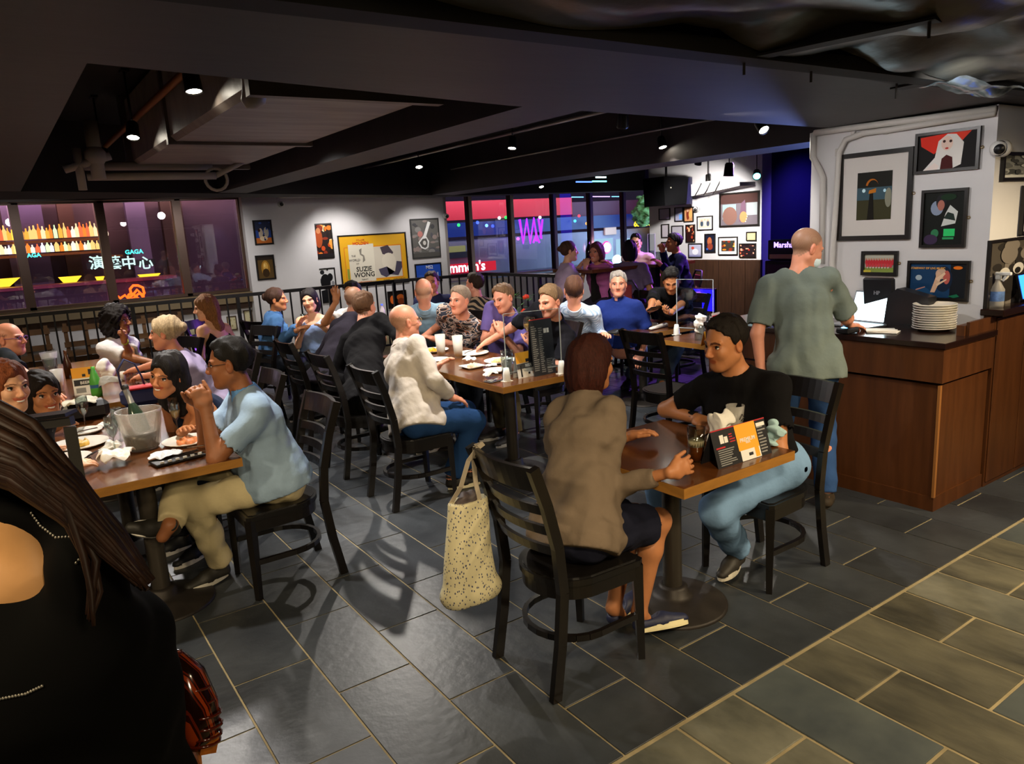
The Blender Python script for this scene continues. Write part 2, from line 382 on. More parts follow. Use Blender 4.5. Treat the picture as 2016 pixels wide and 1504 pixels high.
def paper_sheet(name,sc,flat,seed,m,parent,stretch=1.3):
    rgx=np.random.RandomState(seed); n=26; U_,V_=np.meshgrid(np.linspace(-1,1,n),np.linspace(-1,1,n),indexing='ij'); Z=np.zeros_like(U_); k=1
    for i in range(7):
        a,b_,p=rgx.normal(size=2).tolist()+[rgx.rand()*6]; q=np.hypot(a,b_)+.3; a,b_=a/q*(2.2+i*.9),b_/q*(2.2+i*.9); Z+=np.abs(np.sin(a*U_+b_*V_+p))/(1+.45*i)
    Z=Z/Z.max(); R=np.hypot(U_,V_); sh=1-.28*Z-.10*np.sin(5*np.arctan2(V_,U_)+seed)
    X=U_*sc*stretch*sh*(1-.22*R*R); Y=V_*sc*sh*(1-.22*R*R)
    if flat>1: ang=np.arctan2(V_,U_); hgt=R/R.max(); rad=sc*(.25+.55*hgt)*(1+.25*np.sin(6*ang+seed)); X=rad*np.cos(ang); Y=rad*np.sin(ang)*.7; Zz=sc*flat*1.6*hgt*(1+.15*np.sin(4*ang+seed*2))+.003
    else: Zz=.003+Z*sc*flat*1.5*(1-.35*R*R)
    Vt=np.stack([X,Y,Zz],-1).reshape(-1,3); I=np.arange(n*n).reshape(n,n); F=np.stack([I[:-1,:-1],I[1:,:-1],I[1:,1:],I[:-1,1:]],-1).reshape(-1,4)
    o=npobj(name,Vt,F,[m],parent); sm=o.modifiers.new('thick','SOLIDIFY'); sm.thickness=.0012; o.data.polygons.foreach_set('use_smooth',np.zeros(len(F),bool)); return o
# ---------------------------------------------------------------- people
SKIN={'gold':'#b98a58','fair':'#d69a78','pink':'#cf8c70','tan':'#b87a50','brown':'#8f5a38','light':'#d9a481'}
def skin_mat(k): return mat('skin_'+k,SKIN[k],rough=.48,spec=.4,noise=.05,nscale=25,tint=True,sss=.0)
def hair_mat(c): return mat('hair_'+c,c,rough=.62,spec=.25,noise=.45,nscale=30,stretch=(6,6,1),bump=.5,bscale=70)
def cloth_mat(c,**k):
    kk=dict(rough=.9,spec=.15,noise=.07,nscale=10,bump=.35,bscale=26,sheen=0); kk.update(k); return mat('cloth_'+c+str(sorted(k.items())),c,**kk)
def ik(A,Cc,l1,l2,hint):
    A,Cc=Vector(A),Vector(Cc); d=Cc-A; L=d.length
    if L>(l1+l2)*.999: Cc=A+d.normalized()*(l1+l2)*.999; d=Cc-A; L=d.length
    if L<abs(l1-l2)*1.05+.02: L=abs(l1-l2)*1.05+.02; d=d.normalized()*L; Cc=A+d
    n=d.normalized(); a=(l1*l1-l2*l2+L*L)/(2*L); hh=math.sqrt(max(0,l1*l1-a*a)); h=Vector(hint)-n*Vector(hint).dot(n)
    if h.length<1e-4: h=perp(n)[0]
    return A+n*a+h.normalized()*hh,Cc
def dirv(deg,pitch=0):
    a,p=math.radians(deg),math.radians(pitch); return Vector((math.cos(a)*math.cos(p),math.sin(a)*math.cos(p),math.sin(p)))
def frame(deg,pitch=0,tilt=0):
    "right, forward, up for something that faces heading deg (building axes)"
    f=dirv(deg,pitch); r=Vector((math.sin(math.radians(deg)),-math.cos(math.radians(deg)),0)); u=r.cross(f)
    if tilt: q=Matrix.Rotation(math.radians(tilt),3,f); r=q@r; u=q@u
    return r,f,u
def head_prims(hc,R,F,U,s=1,female=False,smile=0,wide=1,chin=1):
    def P(x,y,z): return hc+(R*(x*wide)+F*y+U*z)*s
    M=np.array([[R.x,F.x,U.x],[R.y,F.y,U.y],[R.z,F.z,U.z]],np.float32)
    def e(c,r): return Ep(P(*c),[r[0]*s*wide,r[1]*s,r[2]*s],M)
    j=.85 if female else 1
    ad=[(e((0,-.016,.036),(.074,.094,.084)),.02),(e((0,.026,-.026),(.060*j+.004,.066,.086)),.03),(e((0,.062,-.092*chin),(.026*j,.024,.020)),.03)]
    for sx in(-1,1):
        ad+=[(C(P(sx*.05*j,.0,-.052),P(sx*.016,.058,-.09*chin),.020*s,.016*s),.03),(e((sx*.036,.062,-.022),(.022,.020,.022)),.02),
             (C(P(sx*.046,.070,.026),P(sx*.012,.086,.022),.0075*s*j,.0075*s*j),.012),(e((sx*.0115,.098,-.030),(.0085,.010,.0075)),.006)]
    ad+=[(C(P(0,.086,.014),P(0,.107,-.024),.0065*s,.0105*s),.012),
         (C(P(-.018,.081,-.053+.003*smile),P(.018,.081,-.053+.003*smile),.0062*s),.006),(C(P(-.015,.080,-.064),P(.015,.080,-.064),.0066*s),.006)]
    sb=[(e((sx*.031,.095,.006),(.016,.016,.0075)),.010) for sx in(-1,1)]+[(C(P(-.02,.092,-.0585),P(.02,.092,-.0585),.0028*s),.003)]
    ears=[]
    for sx in(-1,1): ears+=[(e((sx*.077,-.008,-.006),(.009,.018,.031)),.008)]
    es=[(e((sx*.088,-.002,-.004),(.008,.010,.017)),.006) for sx in(-1,1)]
    return ad+ears,sb+es,P
HAND={'rest':(12,22,20),'flat':(4,8,8),'grip':(50,55,35),'fist':(75,85,50),'spread':(5,14,12),'hold':(35,45,30),'clasp':(48,52,30)}
def hand_prims(Wp,D,N,side,pose='rest',s=1):
    "Wp wrist, D towards fingers, N palm normal, side +1 if the thumb lies on the D x N side"
    D=D.normalized(); N=(N-D*N.dot(D)).normalized(); S=D.cross(N)*side; a1,a2,a3=HAND[pose]; out=[]
    K=Wp+D*.088*s
    out.append((C(Wp-D*.01,Wp+D*.03*s,.017*s,.0195*s,S,1.45),.02)); out.append((C(Wp+D*.03*s,K,.0185*s,.0155*s,S,2.05),.02)); out.append((C(Wp+D*.03*s+S*.022*s,Wp+D*.06*s+S*.030*s,.014*s),.015))
    def rot(v,ang): return (v*math.cos(math.radians(ang))+N*math.sin(math.radians(ang)))
    for i,(o,l,sp) in enumerate([(.030,.072,5),(.010,.080,1),(-.010,.075,-3),(-.029,.060,-8)]):
        sp=sp*(2.4 if pose=='spread' else 1); d0=(D*math.cos(math.radians(sp))+S*math.sin(math.radians(sp))).normalized()
        def rr(ang): return d0*math.cos(math.radians(ang))+N*math.sin(math.radians(ang))
        p0=K+S*o*s-D*.008; p1=p0+rr(a1)*l*.48*s; p2=p1+rr(a1+a2)*l*.31*s; p3=p2+rr(a1+a2+a3)*l*.25*s; r=(.0092,.0095,.009,.0078)[i]*s
        out+=[(C(p0,p1,r*1.08,r),.006),(C(p1,p2,r,r*.92),.003),(C(p2,p3,r*.92,r*.8),.003)]
    cl={'rest':.35,'flat':.1,'grip':.9,'fist':1,'spread':.0,'hold':.8,'clasp':.6}[pose]
    t0=Wp+D*.028*s+S*.026*s; td=(D*.75+S*(.75-.35*cl)+N*cl*.6).normalized(); t1=t0+td*.042*s; td2=(D*.95+S*(.25-.3*cl)+N*cl*.5).normalized(); t2=t1+td2*.034*s; t3=t2+td2*.024*s
    out+=[(C(t0,t1,.0135*s,.0112*s),.01),(C(t1,t2,.0108*s,.0098*s),.003),(C(t2,t3,.0098*s,.0085*s),.003)]
    return out
SHOES={}
def shoe_mesh(kind,up,sole,accent=None):
    key=(kind,up,sole)
    if key in SHOES: return SHOES[key]
    f=Field((-.06,-.09,-.01),(.06,.22,.15),.006)
    f.add(C((0,-.035,.035),(0,.07,.032),.036,.040),.02); f.add(C((0,.07,.030),(0,.165,.022),.042,.030),.02)
    if kind=='flat': f.sub(Ep((0,-.005,.078),(.034,.062,.038)),.01)
    else: f.add(C((0,-.03,.05),(0,-.03,.095),.036,.038),.02); f.add(C((0,.0,.07),(0,.07,.045),.03,.03),.02)
    if kind=='boot': f.add(C((0,-.03,.09),(0,-.03,.14),.04,.042),.01)
    else: f.cut((0,.15,1),(0,-.02,.1))
    f.cut((0,0,-1),(0,0,.02)); v,q=f.mesh(); up_me=npmesh('upper',v,q,[mat('shoe_'+up,up,rough=.55,bump=.1)])
    mb=MB(); n=22; poly=[]
    for i in range(n):
        a=2*math.pi*i/n; y=.065+.125*math.sin(a); w=.036+.010*math.sin(a*1.0)+.004*math.cos(2*a); poly.append((w*math.cos(a)*1.08,y))
    mb.prism([(x*.94,y) for x,y in poly],0,.006); mb.prism(poly,.006,.028)
    so_me=mb.mesh('sole',[mat('sole_'+sole,sole,rough=.6)])
    SHOES[key]=(up_me,so_me); return SHOES[key]
def add_shoe(parent,ankle,toe,kind,up,sole,off,pitch=0,roll=0):
    um,sm=shoe_mesh(kind,up,sole); t=Vector(toe).normalized(); a=math.atan2(t.y,t.x)-math.pi/2
    o=bpy.data.objects.new('shoe',um); COL.objects.link(o); o.parent=parent
    M=Matrix.Rotation(a,4,'Z')@Matrix.Rotation(math.radians(pitch),4,'X')@Matrix.Rotation(math.radians(roll),4,'Y')
    o.matrix_local=Matrix.Translation(Vector(ankle)-Vector(off))@M@Matrix.Translation((0,.03,-.085))
    s=bpy.data.objects.new('sole',sm); COL.objects.link(s); s.parent=o; return o
def hair_build(style,col,hc,R,F,U,s,root,off,h,T,seed=1):
    if style in('bald','rim','crop','balding'): return
    M=np.array([[R.x,F.x,U.x],[R.y,F.y,U.y],[R.z,F.z,U.z]],np.float32)
    def P(x,y,z): return hc+(R*x+F*y+U*z)*s
    def e(c,r): return Ep(P(*c),[k*s for k in r],M)
    long=style in('long','longside'); ex=.42 if long else .22
    down=Vector((0,0,-1)); lo=[min(hc[i]-.17,hc[i]-.17) for i in range(3)]; hi=[hc[i]+.17 for i in range(3)]
    lo[2]=hc.z-(.50 if long else .24); 
    if long:
        for i in(0,1): lo[i]-=.10; hi[i]+=.10
    f=Field(lo,hi,h)
    t={'short':.0032,'crop':.0015,'balding':.002,'rim':.001,'bob':.010,'long':.008,'bun':.006,'curly':.026,'quiff':.007,'pony':.006,'longside':.008,'fem':.008}[style]
    f.add(e((0,-.018,.038),(.076+t,.096+t,.086+t)),.01)
    if style in('bob','long','longside','curly','fem'):
        f.add(e((0,-.040,-.04),(.086+t*.6,.070+t,.10)),.04)
    if style in('bob','curly'): f.add(C(P(0,-.035,-.05),P(0,-.03,-.135),.066,.058,R,1.25),.04)
    if style=='fem': f.add(C(P(0,-.045,-.05),P(0,-.05,-.10),.055,.045,R,1.2),.03)
    if style=='quiff': f.add(C(P(-.035,.06,.105),P(.035,.06,.105),.024),.03); f.add(e((0,.0,.10),(.06,.07,.035)),.03)
    if style=='short': f.add(e((.004,.0,.094),(.058,.062,.030)),.03)
    # cut the face out
    if style in('short','crop','balding','rim','quiff'):
        f.cut(F*.80-U*.60,P(0,.052,.074),None,.0022); f.cut(-U,P(0,-.02,-.060),None,.003); f.cut(-U+F*.9,P(0,-.01,-.012),None,.002); f.cut(F,P(0,.088,0))
        f.sub(e((0,.095,.02),(.062,.045,.05)),.01)
        f.sub(Ep(P(-.08,.012,-.035),[.03*s,.024*s,.045*s],M),.008); f.sub(Ep(P(.08,.012,-.035),[.03*s,.024*s,.045*s],M),.008)
        if style=='balding': f.sub(e((0,.03,.118),(.05,.09,.045)),.02)
        if style=='rim': f.sub(e((0,.02,.11),(.09,.115,.095)),.015); 
    else:
        f.sub(e((0,.110,-.030),(.070,.078,.104)),.012); f.cut(F*.95-U*.30,P(0,.046,-.02),(P(0,.06,-.03),.11) if style!='bun' else None)
        if style in('bun','pony'): f.cut(F*.75-U*.66,P(0,.035,.0)); 
    if style=='bun': f.add(e((0,-.115,.035),(.036,.034,.034)),.01)
    if style=='pony': f.add(C(P(0,-.11,.02),P(0,-.15,-.05),.026,.02),.01); f.add(C(P(0,-.15,-.05),P(0,-.135,-.16),.022,.010),.01)
    if long:
        f.add(C(P(0,-.055,-.05),P(0,-.065,-.16)+Vector((0,0,-.04)),.060,.050,R,1.6),.03); b=P(0,-.075,-.16)+Vector((0,0,-.04)); e2=b-T*.2-F*.0
        f.add(C(b,e2,.05,.032,R,1.9),.03)
    f.noise(.012 if style=='curly' else (.0022 if style in('crop','rim','balding') else .0055),95 if style=='curly' else 80,seed,(1,1,.9 if style=='curly' else .10),n=6)
    v,q=f.mesh(); 
    if len(q): npobj('hair',v,q,[hair_mat(col)],root,off)
def person(label,head,yaw,body,hip,L=None,Rr=None,feet=None,pitch=0,tilt=0,sk='fair',hair=('short','#3a2a20'),shirt='#999999',sleeve=.55,pants='#30343c',
           shoes=('sneaker','#1c1c1e','#e8e4dc'),female=False,s=1.0,q=1,hint=None,poses=('rest','rest'),norm=(None,None),eyes=True,smile=0,belly=0,stand=False,
           neck='crew',hem=None,skirt=None,legs=True,shirtmat=None,pantmat=None,glasses=None,mask=None,group=None,tank=False,collar=None,brow=None,stub=.0,watch=None,kneeup=None,wide=1,shoulder=None,handdir=(None,None),feetdir=None,sitflat=True,lean=None,fold=.007,foldst=(1,1,1),shirtsub=(),armk=1.0):
    hc=Vector(head); P=Vector(hip); hh={1:.0125,2:.016,0:.010}[q]; fh={1:.0045,2:.007,0:.0036}[q]
    Rh,Fh,Uh=frame(yaw,pitch,tilt); rB,fB,_=frame(body)
    root=thing('person',label,'person',(P.x,P.y,0),0,group); off=Vector((P.x,P.y,0))
    T0=(hc-P).normalized(); Nk=hc-(Uh*.5+T0*.35+Vector((0,0,.15))).normalized()*.150*s-Fh*.028*s-Uh*.0
    T=(Nk-P).normalized(); rT=(rB-T*rB.dot(T)).normalized(); fT=T.cross(rT)*1.0; fT=rT.cross(T)*-1
    if fT.dot(fB)<0: fT=-fT
    LT=(Nk-P).length; sw=(shoulder or (.165 if female else .190))*s
    S={+1:Nk-T*.070*s+rT*(sw-.03),-1:Nk-T*.070*s-rT*(sw-.03)}
    sp=P+T*LT*.33-fT*(.0); ch=P+T*LT*.68+fT*.008
    bs=1.0 if (tank or neck=='back') else .90
    body_p=[(C(P,sp,.110*s*bs,.100*s*bs,rT,1.30),.04),(C(sp,ch,.098*s*bs,.112*s*bs,rT,1.28),.05),(C(ch,Nk-T*.07,.105*s*bs,.060*s,rT,1.50),.05),(C(S[1],Nk-T*.025,.046*s,.045*s),.05),(C(S[-1],Nk-T*.025,.046*s,.045*s),.05),(C(Nk-T*.03,hc-Uh*.05-Fh*.018,.056*s if not female else .048*s,.050*s if not female else .043*s),.03)]
    if belly: body_p.append((Ep(P+T*LT*.32+fT*.07,[.12,.10+belly,.14]),.06))
    ua,fa=.285*s*armk,.250*s*armk; arm={}
    for sd,tg,hi_ in ((1,Rr,0),(-1,L,1)):
        if tg is None: tg=S[sd]+rT*sd*.06-T*.44+fT*.14
        h_=(hint[hi_] if hint and hint[hi_] is not None else (-Vector((0,0,1))*.8+rT*sd*.45-fT*.45))
        El,Wr=ik(S[sd]+rT*sd*.018,tg,ua,fa,h_); D=(Wr-El).normalized(); hd=handdir[0 if sd==1 else 1]; Dh=(Vector(hd).normalized() if hd is not None else D); n=norm[0 if sd==1 else 1]
        if n is None: n=Vector((0,0,-1))-rT*sd*.25
        arm[sd]=(S[sd]+rT*sd*.018,El,Wr,Dh,Vector(n))
    leg={}
    if legs:
        th,sh=.43*s,.42*s
        for sd in(1,-1):
            J=P+rB*sd*.088*s-Vector((0,0,.01))
            if feet is None: A=Vector((P.x,P.y,0))+(rB*sd*.10+fB*(.05 if stand else .42))+Vector((0,0,.085))
            else: A=Vector(feet[0 if sd==1 else 1])
            kn=(kneeup[0 if sd==1 else 1] if kneeup else None) or (fB+Vector((0,0,.9)) if not stand else fB)
            K,A=ik(J,A,th,sh,kn); leg[sd]=(J,K,A)
    hp,hs,PH=head_prims(hc,Rh,Fh,Uh,s,female,smile,wide)
    bp=list(body_p)
    for sd in(1,-1):
        a,e_,w_,d_,n_=arm[sd]; bp+=[(C(a,e_,.046*s if not female else .039*s,.038*s if not female else .033*s),.04),(C(e_,w_,.039*s if not female else .033*s,.025*s if not female else .021*s),.02)]
        if legs:
            J,K,A=leg[sd]; bp+=[(C(J,K,.082*s,.055*s),.04),(C(K,K+(A-K)*.3-fB*.015,.048*s,.050*s),.03),(C(K+(A-K)*.3-fB*.015,A,.050*s,.033*s),.03),(C(A,A-Vector((0,0,.05))+fB*.04,.033,.03),.02)]
    hands=[]
    for sd in(1,-1):
        a,e_,w_,d_,n_=arm[sd]; side=1 if (d_.cross(n_)).dot(rT)*sd<0 else -1
        # thumb on the inner side for palm-down hands
        hands.append(hand_prims(w_-d_*.012,d_,n_,side,poses[0 if sd==1 else 1],s*(1 if not female else .9)))
    prims=bp+hp
    allp=prims+hands[0]+hands[1]
    def bb(ps,m=.03):
        lo=np.min([np.minimum(p[1],p[2] if p[0]=='C' else p[1])-(max(p[3],p[4])*max(1,p[6]) if p[0]=='C' else max(p[2])) for p,_ in ps],0)-m
        hi=np.max([np.maximum(p[1],p[2] if p[0]=='C' else p[1])+(max(p[3],p[4])*max(1,p[6]) if p[0]=='C' else max(p[2])) for p,_ in ps],0)+m
        return lo,hi
    fine=[(A3(hc)-np.array([.135,.135,.15],np.float32)*s,A3(hc)+np.array([.135,.135,.16],np.float32)*s)]
    for hpz in hands: lo,hi=bb(hpz,.006); fine.append((lo,hi))
    lo,hi=bb(bp); f=Field(lo,hi,hh)
    for p,k in prims+hands[0]+hands[1]: f.add(p,k)
    drop=[(a+hh*1.2,b-hh*1.2) for a,b in fine]; parts=[f.mesh(drop)]
    for i,(a,b) in enumerate(fine):
        f=Field(a,b,fh if i==0 else min(fh,.0065 if q<2 else .0085)); bl,bh=a-.1,b+.1
        for p,k in prims+hands[0]+hands[1]: f.add(p,k)
        if i==0:
            for p,k in hs: f.sub(p,k)
        parts.append(f.mesh())
    Vt,Fc=merge([p for p in parts if len(p[1])])
    # tints in head space
    d=Vt-A3(hc); hx=d@A3(Rh)/s/wide; hy=d@A3(Fh)/s; hz=d@A3(Uh)/s; col=np.ones((len(Vt),3),np.float32)
    def paint(mask,c,a=1): col[mask]=col[mask]*(1-a)+col[mask]*np.array(c)*a
    fr=hy>.05
    paint(fr&((np.abs(hx)/.040)**2+((hz+.03)/.035)**2<1),(1,.88,.86),.7)
    if stub: paint(fr&(hz<-.045)&(np.abs(hx)<.05),(.72,.68,.66),stub)
    lw=.024+.0035*smile
    paint((hy>.06)&((hx/lw)**2+((hz+.058-.004*smile*(np.abs(hx)/.02))/.0105)**2<1),(.80,.42,.42) if female else (.82,.55,.52))
    paint((hy>.055)&(((np.abs(hx)-.031)/.020)**2+((hz-.005)/.011)**2<1),(.72,.58,.54),.8)
    bc=brow or (.30,.24,.2)
    paint((hy>.05)&(np.abs(np.abs(hx)-.031)<.020)&(np.abs(hz-.0285+.25*np.abs(np.abs(hx)-.03))<(.0032 if female else .0050)),bc)
    paint((np.abs(hx)>.07)&(np.abs(hz)<.035)&(np.abs(hy)<.03),(1,.8,.76),.6)
    if hair and hair[0] in('rim','balding','short','quiff','crop'):
        hcol=np.clip(np.array(srgb(hair[1])[:3])/np.maximum(np.array(srgb(SKIN[sk])[:3]),.02),0,1.1); st=hair[0]
        jit=.004*np.sin(hx*420+hz*300)+.004*np.sin(hy*380-hz*260)+.003*np.sin(hx*900+hy*700)
        w=np.minimum(-(hy*.8-hz*.6)+.0+jit,hz+.064+jit); w=np.minimum(w,np.maximum(hz+.014,-hy)+jit); w=np.minimum(w,.13-np.abs(hx)); w=np.where(hz>.15,-1,w)
        w=np.where((np.abs(hx)>.074)&(np.abs(hz+.005)<.036)&(np.abs(hy+.006)<.022),-1,w)
        if st=='rim': w=np.minimum(w,.050-hz+jit); w=np.minimum(w,np.maximum(.02-hz,.03-hy)+jit)
        if st=='balding': w=np.minimum(w,np.maximum(.072-hz,-hy-.01)+jit*2)
        w=np.clip(w/.013,0,1)[:,None]*(.72 if st in('crop','balding','rim') else .92); far_=(np.abs(d).max(1)<.17*s)[:,None]; w=w*far_
        col=(col*(1-w)+hcol[None]*w*(.85+.3*np.abs(np.sin(hx*800+hz*130)))[:,None]).astype(np.float32)
    npobj('body',Vt,Fc,[skin_mat(sk)],root,off,col)
    if eyes:
        em=mat('eye_white','#d2c9be',rough=.25); im=mat('eye_iris','#2a1a12',rough=.15)
        for sx in(-1,1):
            mb=MB(); c=PH(sx*.031,.0712,.006)-off; mb.sphere(c,.0125*s,14,0); mb.sphere(c+(Fh*.0062*s),.0078*s,8,1); mb.sphere(c+Uh*.0042*s-Fh*.0004*s,.0131*s,12,2); mb.build('eye',[em,im,skin_mat(sk)],root)
    if smile>1:
        mb=MB(); xs=np.linspace(-.019,.019,9)
        pts=[PH(x,.0905-x*x*22,-.0575+x*x*12)-off for x in xs]; mb.tube(pts,[.0015,.0032,.0040,.0044,.0045,.0044,.0040,.0032,.0015],6)
        mb.build('teeth',mat('teeth','#f2eee4',rough=.3),root)
    if hair: hair_build(hair[0],hair[1],hc,Rh,Fh,Uh,s,root,off,.0085 if q>=1 else .0065,T,seed=int(abs(hc.x)*100)%97)
    # ---- shirt
    if shirt:
        e=.014; sps=[(C(P+T*(.02 if not stand else 0),sp,.122*s,.110*s,rT,1.34),.04),(C(sp,ch,.110*s,.122*s,rT,1.32),.05),(C(ch,Nk-T*.075,.116*s,.072*s,rT,1.55),.05)]
        if not tank: sps+=[(C(S[1],Nk-T*.03,.055*s,.058*s),.05),(C(S[-1],Nk-T*.03,.055*s,.058*s),.05)]
        if hem and leg:
            for sd in(1,-1): J,K,A=leg[sd]; sps.append((C(J,J+(K-J)*(.20 if not stand else .12),.116*s,.110*s),.05))
        if hem: sps.append((C(P+T*.05,P-T*hem,.132*s,.142*s,rT,1.36),.04))
        if belly: sps.append((Ep(P+T*LT*.32+fT*.07,[.135,.115+belly,.155]),.06))
        if female:
            for sx in(-1,1): sps.append((Ep(P+T*LT*.66+fT*.085*s+rT*sx*.065,[.06,.055,.06]),.04))
        cuts=[]
        for sd in(1,-1):
            a,e_,w_,d_,n_=arm[sd]
            if tank: continue
            if sleeve<=1:
                end=a+(e_-a)*sleeve; sps.append((C(a,end,.056*s if not female else .048*s,.060*s if not female else .050*s),.035)); cuts.append((e_-a,end,(end+(e_-a).normalized()*.04,.072)))
            else:
                fr_=sleeve-1; end=e_+(w_-e_)*fr_; sps.append((C(a,e_,.056*s if not female else .050*s,.050*s if not female else .044*s),.035)); sps.append((C(e_,end,(.050 if not female else .043)*s,(.038 if not female else .031)*s+.012*(1-fr_)),.02)); cuts.append((w_-e_,end,(end+(w_-e_).normalized()*.03,.066)))
        lo,hi=bb(sps,.02); f=Field(lo,hi,hh if q else .009)
        for p,k in sps: f.add(p,k)
        f.noise(fold,22,seed=int(abs(hc.x*31+hc.y*17))%89,st=foldst); f.noise(fold*.30,50,seed=int(abs(hc.x*11+hc.y*7))%71)
        for c_ in cuts: f.cut(*c_)
        hp_=P-T*(hem if hem else (-.035 if not stand else .02)); f.cut(-T,hp_-fT*0)
        if neck=='low': f.sub(Ep(Nk+fT*.05-T*.02,[.085,.085,.10]),.02)
        elif neck=='back': f.sub(Ep(Nk-fT*.11-T*.05,[.12,.10,.16]),.02); f.sub(Ep(Nk+fT*.10-T*.03,[.10,.10,.12]),.02)
        elif neck=='v': f.sub(Ep(Nk+fT*.08-T*.02,[.045,.07,.10]),.02); f.sub(Ep(Nk+T*.01,[.062,.062,.045]),.01)
        else: f.sub(Ep(Nk+T*.028,[.066*s,.066*s,.05]),.01)
        for q_ in shirtsub: f.sub(q_,.01)
        if tank:
            for sd in(1,-1): f.sub(Ep(S[sd]+rT*sd*.05,[.095,.12,.13]),.02)
        v,qf=f.mesh(); npobj('shirt',v,qf,[shirtmat or cloth_mat(shirt)],root,off)
        if collar:
            cps=[]; Ck=Nk+T*.012
            f=Field(A3(Ck)-.14,A3(Ck)+.12,.0065); f.add(C(Ck-T*.03,Ck+T*.026,.082*s,.062*s),.01); f.sub(C(Ck-T*.1,Ck+T*.09,.070*s,.050*s),.004); f.cut(T-fT*.05,Ck+T*.024); f.cut(-T,Ck-T*.035); f.sub(Ep(Ck+fT*.085,[.022,.04,.09]),.004)
            v,qf=f.mesh(); 
            if len(qf): npobj('collar',v,qf,[cloth_mat(collar)],root,off)
    # ---- trousers / skirt
    if legs and pants:
        ps=[(C(P-rB*.05,P+rB*.05,.118*s,.118*s,rT,1.1),.04),(C(P,P+T*.07,.118*s,.114*s,rT,1.3),.04)]; cuts=[]
        for sd in(1,-1):
            J,K,A=leg[sd]; ps+=[(C(J,K,.096*s,.070*s),.05),(C(K,A+(K-A)*.06,.072*s,.060*s),.03)]; ad=(A-K).normalized(); cuts.append((ad,A-ad*.015,(A+ad*.05,.10)))
        lo,hi=bb(ps,.02); f=Field(lo,hi,hh if q else .010)
        for p,k in ps: f.add(p,k)
        f.noise(.006,24,seed=int(abs(hc.x*13+hc.y*7))%83)
        for c_ in cuts: f.cut(*c_)
        f.cut(T,P+T*(.07 if not hem else .015),(P+T*.13,.20 if hem else .165)); v,qf=f.mesh(); npobj('trousers',v,qf,[pantmat or cloth_mat(pants,rough=.92)],root,off)
    if skirt:
        ps=[(C(P,P+T*.08,.122*s,.112*s,rT,1.3),.04)]; 
        m=(leg[1][1]+leg[-1][1])/2
        for sd in(1,-1): J,K,A=leg[sd]; ps.append((C(J,J+(K-J)*skirt[1],.100*s,.088*s),.07))
        lo,hi=bb(ps,.03); f=Field(lo,hi,.010 if q==0 else hh)
        for p,k in ps: f.add(p,k)
        f.noise(.005,30,seed=3); dd=(m-P).normalized(); f.cut(dd,P+dd*(.43*s*skirt[1]+.02)); v,qf=f.mesh(); npobj('skirt',v,qf,[cloth_mat(skirt[0])],root,off)
    if legs and shoes:
        for sd in(1,-1):
            i=0 if sd==1 else 1; J,K,A=leg[sd]; t=(feetdir[i][0] if feetdir and feetdir[i] else fB+rB*sd*.15); pt=feetdir[i][1] if feetdir and feetdir[i] else 0; ro=feetdir[i][2] if feetdir and feetdir[i] and len(feetdir[i])>2 else 0
            add_shoe(root,A,t,shoes[0],shoes[1],shoes[2],off,pt,ro)
    if glasses:
        mb=MB()
        for sx in(-1,1):
            pts=[PH(sx*.033+.021*math.cos(a),.098-.006*abs(math.cos(a))*0,.006+.015*math.sin(a))-off for a in np.linspace(0,2*math.pi,13)]; mb.tube(pts,.0014,5,cap=False)
            mb.tube([PH(sx*.055,.094,.010)-off,PH(sx*.074,.05,.012)-off,PH(sx*.080,-.005,.012)-off],.0015,5)
        mb.tube([PH(-.012,.101,.010)-off,PH(.012,.101,.010)-off],.0014,5); mb.build('glasses',mat('specs_'+glasses,glasses,rough=.3),root)
    if mask:
        f=Field(A3(hc)-.13,A3(hc)+.13,.006); M=np.array([[Rh.x,Fh.x,Uh.x],[Rh.y,Fh.y,Uh.y],[Rh.z,Fh.z,Uh.z]],np.float32)
        f.add(Ep(PH(0,.045,-.055),[.062,.068,.052],M),.01); f.cut(-Fh,PH(0,.02,0)); v,qf=f.mesh(); npobj('mask',v,qf,[cloth_mat(mask)],root,off)
    if watch is not None:
        a,e_,w_,d_,n_=arm[watch[0]]; ax=(w_-e_).normalized(); c=w_-ax*.035-off; mb=MB(); u,vv=perp(ax)
        mb.tube([c-ax*.010,c+ax*.010],.030,14,sx=1); mb.box(c-Vector(n_).normalized()*.030,(.034,.034,.010)); mb.build('watch',mat('watch_'+watch[1],watch[1],rough=.3),root)
    root['_sh']=[]; del root['_sh']
    return root,dict(off=off,arm=arm,leg=leg,PH=PH,N=Nk,T=T,fT=fT,rT=rT,S=S,R=Rh,F=Fh,U=Uh)
# ---------------------------------------------------------------- setting: floor of slate tiles
YW=12.6; XP=10.8; XR=5.0
slate=mat('slate','#26292d',rough=.38,spec=.45,kind='world',nscale=2.2,col2='#3c4044',bump=.22,bscale=18,objvar=.16)
slate_g=mat('slate_green','#45463f',rough=.42,spec=.4,kind='world',nscale=3.5,col2='#737264',bump=.75,bscale=14,objvar=.25,stretch=(1,.6,1))
slate_b=mat('slate_blue','#3c4245',rough=.42,spec=.4,kind='world',nscale=2.5,col2='#565c5a',bump=.25,bscale=14,objvar=.12)
slate_d=mat('slate_dark','#34342f',rough=.45,spec=.4,kind='world',nscale=5,col2='#656252',bump=.9,bscale=20,objvar=.2,stretch=(1,.35,1))
grout=mat('grout','#8f8263',rough=.9,kind='world',noise=.25,nscale=6)
mb=MB(); mb.box((4,5,-.055),(20,22,.104)); floor=struct('floor',mb,grout)
tiles=[]
def vis(x,y):
    p=Vector((x,y,0))-CP; d=p.dot(FW)
    if d<.8: return False
    return abs(p.dot(CR)/d*FPX)<1110 and abs(p.dot(CU)/d*FPX)<860
